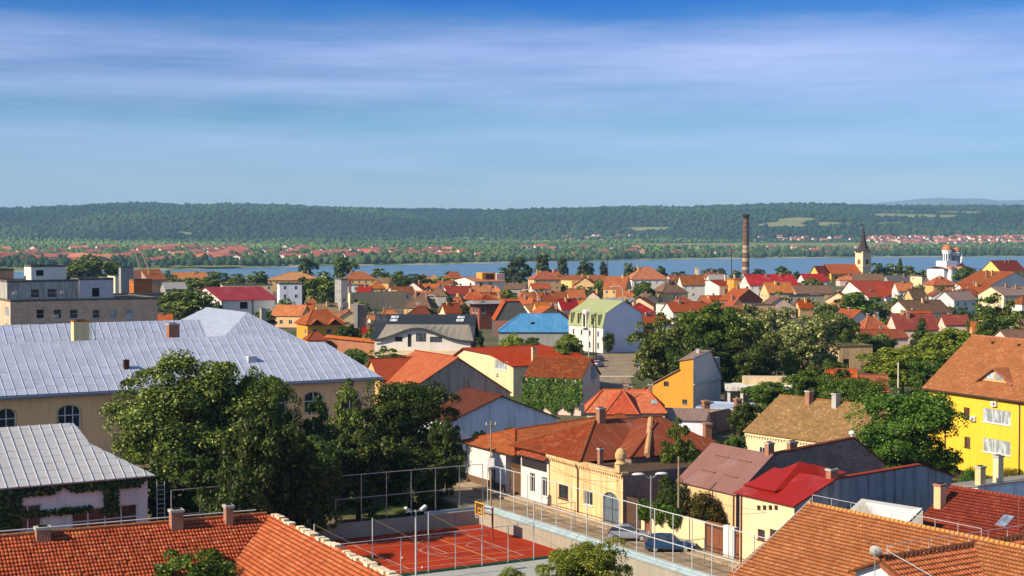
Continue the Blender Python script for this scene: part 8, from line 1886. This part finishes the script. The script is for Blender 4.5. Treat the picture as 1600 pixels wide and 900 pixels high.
# ------------------------------------------------------------------ far bank: woods, meadows, village
def far_mat(name, c0, c1, c2):
    m = bpy.data.materials.new(name); m.use_nodes = True; t = m.node_tree; p = t.nodes['Principled BSDF']; a = N(t, 'ShaderNodeAttribute', attribute_name='rnd')
    r = N(t, 'ShaderNodeValToRGB'); e = r.color_ramp.elements; e[0].color = (*c0, 1); e[1].color = (*c2, 1); q = e.new(.5); q.color = (*c1, 1); lk(t, a.outputs['Fac'], r.inputs[0]); lk(t, r.outputs[0], p.inputs['Base Color']); p.inputs['Roughness'].default_value = 1; p.inputs['Specular IOR Level'].default_value = .05
    return m
def ico(sub):
    me = bpy.data.meshes.new('t'); import bmesh; bm = bmesh.new(); bmesh.ops.create_icosphere(bm, subdivisions=sub, radius=1.0); v = np.array([q.co[:] for q in bm.verts]); f = np.array([[q.index for q in g.verts] for g in bm.faces]); bm.free(); bpy.data.meshes.remove(me); return v, f
def blobs(name, label, pts, widths, heights, sub, mat, seed, tone=None):
    v0, f0 = ico(sub); rs = np.random.default_rng(seed); n = len(pts); P = np.array(pts); k = len(v0)
    jit = 1 + rs.normal(size=(n, k, 1)) * .20; V_ = v0[None] * jit; a = rs.uniform(0, 6.28, n); c, s = np.cos(a)[:, None], np.sin(a)[:, None]
    x, y = V_[:, :, 0] * c - V_[:, :, 1] * s, V_[:, :, 0] * s + V_[:, :, 1] * c
    W = np.array(widths)[:, None] / 2; H_ = np.array(heights)[:, None]
    V_ = np.stack([P[:, 0:1] + x * W, P[:, 1:2] + y * W, P[:, 2:3] + H_ * (.45 + .55 * V_[:, :, 2])], 2).reshape(-1, 3)
    Fc = (f0[None] + (np.arange(n) * k)[:, None, None]).reshape(-1, 3)
    me = bpy.data.meshes.new(name); me.vertices.add(len(V_)); me.vertices.foreach_set('co', V_.astype(np.float32).ravel()); me.loops.add(Fc.size); me.loops.foreach_set('vertex_index', Fc.astype(np.int32).ravel()); me.polygons.add(len(Fc)); me.polygons.foreach_set('loop_start', np.arange(0, Fc.size, 3, dtype=np.int32)); me.polygons.foreach_set('loop_total', np.full(len(Fc), 3, np.int32))
    at_ = me.attributes.new('rnd', 'FLOAT', 'POINT'); r = rs.random(n) if tone is None else np.array(tone); at_.data.foreach_set('value', np.repeat(r, k).astype(np.float32)); me.update(calc_edges=True); me.materials.append(mat)
    o = bpy.data.objects.new(name, me); COL.objects.link(o); return tag(o, label, 'wood', kind='stuff')
MEADOWS = [(285, 365.5, 18, 2.2), (735, 374, 62, 1.6), (960, 372, 70, 1.8), (1010, 358.5, 34, 3.0), (1215, 383, 250, 2.8), (1245, 345, 34, 4.2), (1222, 352, 40, 4.0), (1300, 351, 30, 2.6), (1420, 338.5, 75, 3.4), (1500, 333, 40, 2.6), (1390, 350, 24, 2), (330, 418.5, 60, 1.2)]
MEAD = simple(C(150, 152, 96, .7), .95, var=.3, scale=.004, name='meadow_grass')
for i, (cx, cy, rx, ry) in enumerate(MEADOWS):
    n = 22; ring = []
    for k in range(n):
        t = 6.283 * k / n; j = 1 + .22 * math.sin(3 * t + i) + .12 * math.sin(7 * t + 2 * i); hp_ = land_hit(cx + rx * j * math.cos(t), cy + ry * j * math.sin(t))
        if hp_ is not None: ring.append(hp_)
    c = land_hit(cx, cy)
    if c is None or len(ring) < 8: continue
    b = MB()
    for p, q in zip(ring, ring[1:] + ring[:1]):
        m1, m2 = (p + c) / 2, (q + c) / 2; up = lambda v: (v.x, v.y, land_z(v.x, v.y) + 2.5)
        b.face([up(c), up(m1), up(m2)]); b.face([up(m1), up(p), up(q), up(m2)])
    tag(b.build('meadow', MEAD, smooth=True), kind='structure')
def to_px(P):
    v = Vector(P) - Vector((0, 0, EYE)); return 800 + F * v.x / v.dot(FW), 450 - F * v.dot(UP) / v.dot(FW)
def in_meadow(P):
    x, y = to_px(P); return any(((x - a) / c) ** 2 + ((y - b_) / (d + .5)) ** 2 < 1.0 for a, b_, c, d in MEADOWS)
rs = random.Random(77)
# village houses on the far bank
HOUSES = []
def village(n, x0, x1, y0, y1, lift=0):
    k = 0
    for _ in range(n * 6):
        if k >= n: break
        px, py = rs.uniform(x0, x1), rs.uniform(y0, y1); P = land_hit(px, py)
        if P is None or P.z < -25.2 or in_meadow(P): continue
        if any(math.hypot(P.x - q.x, (P.y - q.y) * .5) < 16 for q in HOUSES): continue
        HOUSES.append(P); k += 1
        yield px, py, P
FMESH = []
for wc, rc in ((C(244, 238, 224), C(186, 110, 84)), (C(236, 216, 180), C(176, 100, 78)), (C(246, 244, 240), C(166, 92, 78)), (C(232, 204, 172), C(198, 128, 98)), (C(240, 234, 224), C(142, 88, 78))):
    b = MB(); b.box(-.5, .5, -.4, .4, 0, .42); b.face([(-.5, -.4, .42), (-.5, 0, .72), (-.5, .4, .42)]); b.face([(.5, -.4, .42), (.5, .4, .42), (.5, 0, .72)]); b.slab([V(-.55, -.5, .36), V(.55, -.5, .36), V(.55, 0, .76), V(-.55, 0, .76)], .03, mi=1); b.slab([V(.55, .5, .36), V(-.55, .5, .36), V(-.55, 0, .76), V(.55, 0, .76)], .03, mi=1)
    for xx_ in (-.28, .05, .3): b.box(xx_ - .05, xx_ + .05, -.41, -.405, .15, .32, mi=2)
    o = b.build('village_house', [simple(wc, .9, name='village_wall'), simple(rc, .9, var=.3, scale=2, name='village_roof'), DARK]); FMESH.append(o.data); bpy.data.objects.remove(o)
VM = [(60, 'the white penthouse'), (140, 'the tree behind the penthouse'), (215, 'the crane'), (300, 'the meadow shore'), (375, 'the white red-roofed house'), (440, 'the grey flats'), (508, 'the big round dark tree'), (600, 'the tan hall'), (665, 'the black roof'), (745, 'the white modern house'), (815, 'the leftmost poplars'), (880, 'the slim poplar'), (949, 'the thin mast'), (1015, 'the villa roof'), (1088, 'the slim white chimney'), (1165, 'the smokestack'), (1250, 'the church nave'), (1348, 'the church spire'), (1420, 'the palm-like trees'), (1489, 'the domed church'), (1570, 'the yellow gabled house')]
RN = ['orange', 'red', 'dark red', 'pale orange', 'brown-red']
FAR_USED = {}
def place_far(px, py, P, big, label=None, group=None):
    i = rs.randrange(len(FMESH)); o = bpy.data.objects.new('village_house', FMESH[i]); COL.objects.link(o); s = rs.uniform(.8, 1.25) * big; o.location = (P.x, P.y, P.z - .3); o.scale = (s * rs.uniform(1.0, 1.4), s, s * rs.uniform(.6, .85)); o.rotation_euler = (0, 0, R(rs.choice((25, 15, -20, 30, 80, -5)) + rs.uniform(-8, 8)))
    if label is None:
        m = min(VM, key=lambda q: abs(q[0] - px)); side = 'above' if abs(px - m[0]) < 9 else ('left above' if px < m[0] else 'right above'); row = 'upper row' if py < 391 else ('shore row' if py > 400 else 'middle row')
        base = '%s-roofed far-bank house, %s, %s %s' % (RN[i], row, side, m[1]); c = FAR_USED.get(base, 0); FAR_USED[base] = c + 1; label = (ORD[c] + base) if c < len(ORD) else base
    tag(o, label, 'house', group or 'village houses across the river')
for args, big in (((70, -20, 340, 388, 411), 21), ((58, 330, 620, 388, 407), 21), ((20, 620, 800, 391, 403), 20), ((34, 800, 1200, 385, 399), 17), ((28, 1180, 1420, 385, 398), 17)):
    for px, py, P in village(*args): place_far(px, py, P, big)
for args, big in (((130, 1350, 1620, 370.5, 381.5), 17), ((14, 1180, 1340, 371.5, 377), 17), ((10, 860, 1060, 369.5, 373.5), 17), ((6, 800, 1100, 374, 378), 15)):
    for px, py, P in village(*args): place_far(px, py, P, big, 'tiny red-roofed house in the distant village at the foot of the hills' if px > 1340 else None, 'houses of the distant village on the right' if px > 1340 else None)
# woods
WOOD_A = far_mat('shore_wood', (.022, .045, .014), (.042, .075, .02), (.085, .12, .035)); WOOD_B = far_mat('plain_wood', (.04, .08, .015), (.085, .14, .025), (.16, .21, .05)); WOOD_C = far_mat('hill_wood', (.010, .028, .010), (.022, .050, .014), (.050, .092, .022))
def near_house(P, r=13): return any(abs(P.x - q.x) < r + 4 and -150 < P.y - q.y < 12 for q in HOUSES)
def scatter(n, d0, d1, pxr, test, wr, hr):
    pts, ws, hs, tn = [], [], [], []
    for _ in range(n * 8):
        if len(pts) >= n: break
        px = rs.uniform(*pxr); d = d0 + (d1 - d0) * rs.random(); x = (px - 800) / F * d; z = land_z(x, d)
        if z < -24.6: continue
        P = Vector((x, d, z))
        if not test(px, d, P): continue
        w = rs.uniform(*wr); pts.append((x, d, z - .5)); ws.append(w); hs.append(w * rs.uniform(*hr)); tn.append(min(1, max(0, .40 + .55 * hash_noise(x / 420, d / 380) + rs.uniform(-.3, .3))))
    return pts, ws, hs, tn
def shore_d(px): return F * (EYE - RIVER_Z) / (interp(YS, px) - HORIZ)
def t_shore(px, d, P):
    s = d - shore_d(px)
    if s < 45 or s > 900: return False
    dens = .85 if (px > 1380 or 560 < px < 640 or 800 < px < 1000) else .42
    if px < 340 and s < 260: dens = .25
    band = math.exp(-((s - 120) / 130) ** 2) + .38
    return rs.random() < dens * band and not near_house(P, 11) and not in_meadow(P)
p, w, hh, tn = scatter(3600, 2500, 4900, (-150, 1750), t_shore, (7, 15), (.8, 1.25)); blobs('wood', 'bushy trees along the far river bank and between its houses', p, w, hh, 2, WOOD_A, 1, tn)
def t_plain(px, d, P):
    s = d - shore_d(px)
    if s < 500 or in_meadow(P) or near_house(P, 11): return False
    return rs.random() < (.35 + .65 * min(1, (s - 500) / 900)) * (.55 + .45 * (hash_noise(P.x / 210, P.y / 160) > -.25))
p, w, hh, tn = scatter(8000, 3000, 5750, (-150, 1750), t_plain, (9, 16), (.55, .85)); blobs('wood', 'light green flat woodland between far village and hills', p, w, hh, 1, WOOD_B, 2, tn)
def t_hill(px, d, P): return not in_meadow(P) and not near_house(P, 14)
p, w, hh, tn = scatter(33000, 5650, 8330, (-200, 1800), t_hill, (9, 24), (.5, 1.0)); blobs('wood', 'dark forest covering the hills on the horizon', p, w, hh, 1, WOOD_C, 3, tn)

# ------------------------------------------------------------------ haze in the air over the river and the hills
m = bpy.data.materials.new('haze'); m.use_nodes = True; t = m.node_tree; t.nodes.clear(); out = N(t, 'ShaderNodeOutputMaterial'); pv = N(t, 'ShaderNodeVolumePrincipled')
pv.inputs['Color'].default_value = (.38, .67, 1.0, 1); pv.inputs['Density'].default_value = 4.9e-5; pv.inputs['Anisotropy'].default_value = 0.0
lk(t, pv.outputs[0], out.inputs['Volume'])
b = MB(); b.box(-12500, 12500, -80, 17500, -45, 470); tag(b.build('haze', m), kind='stuff')
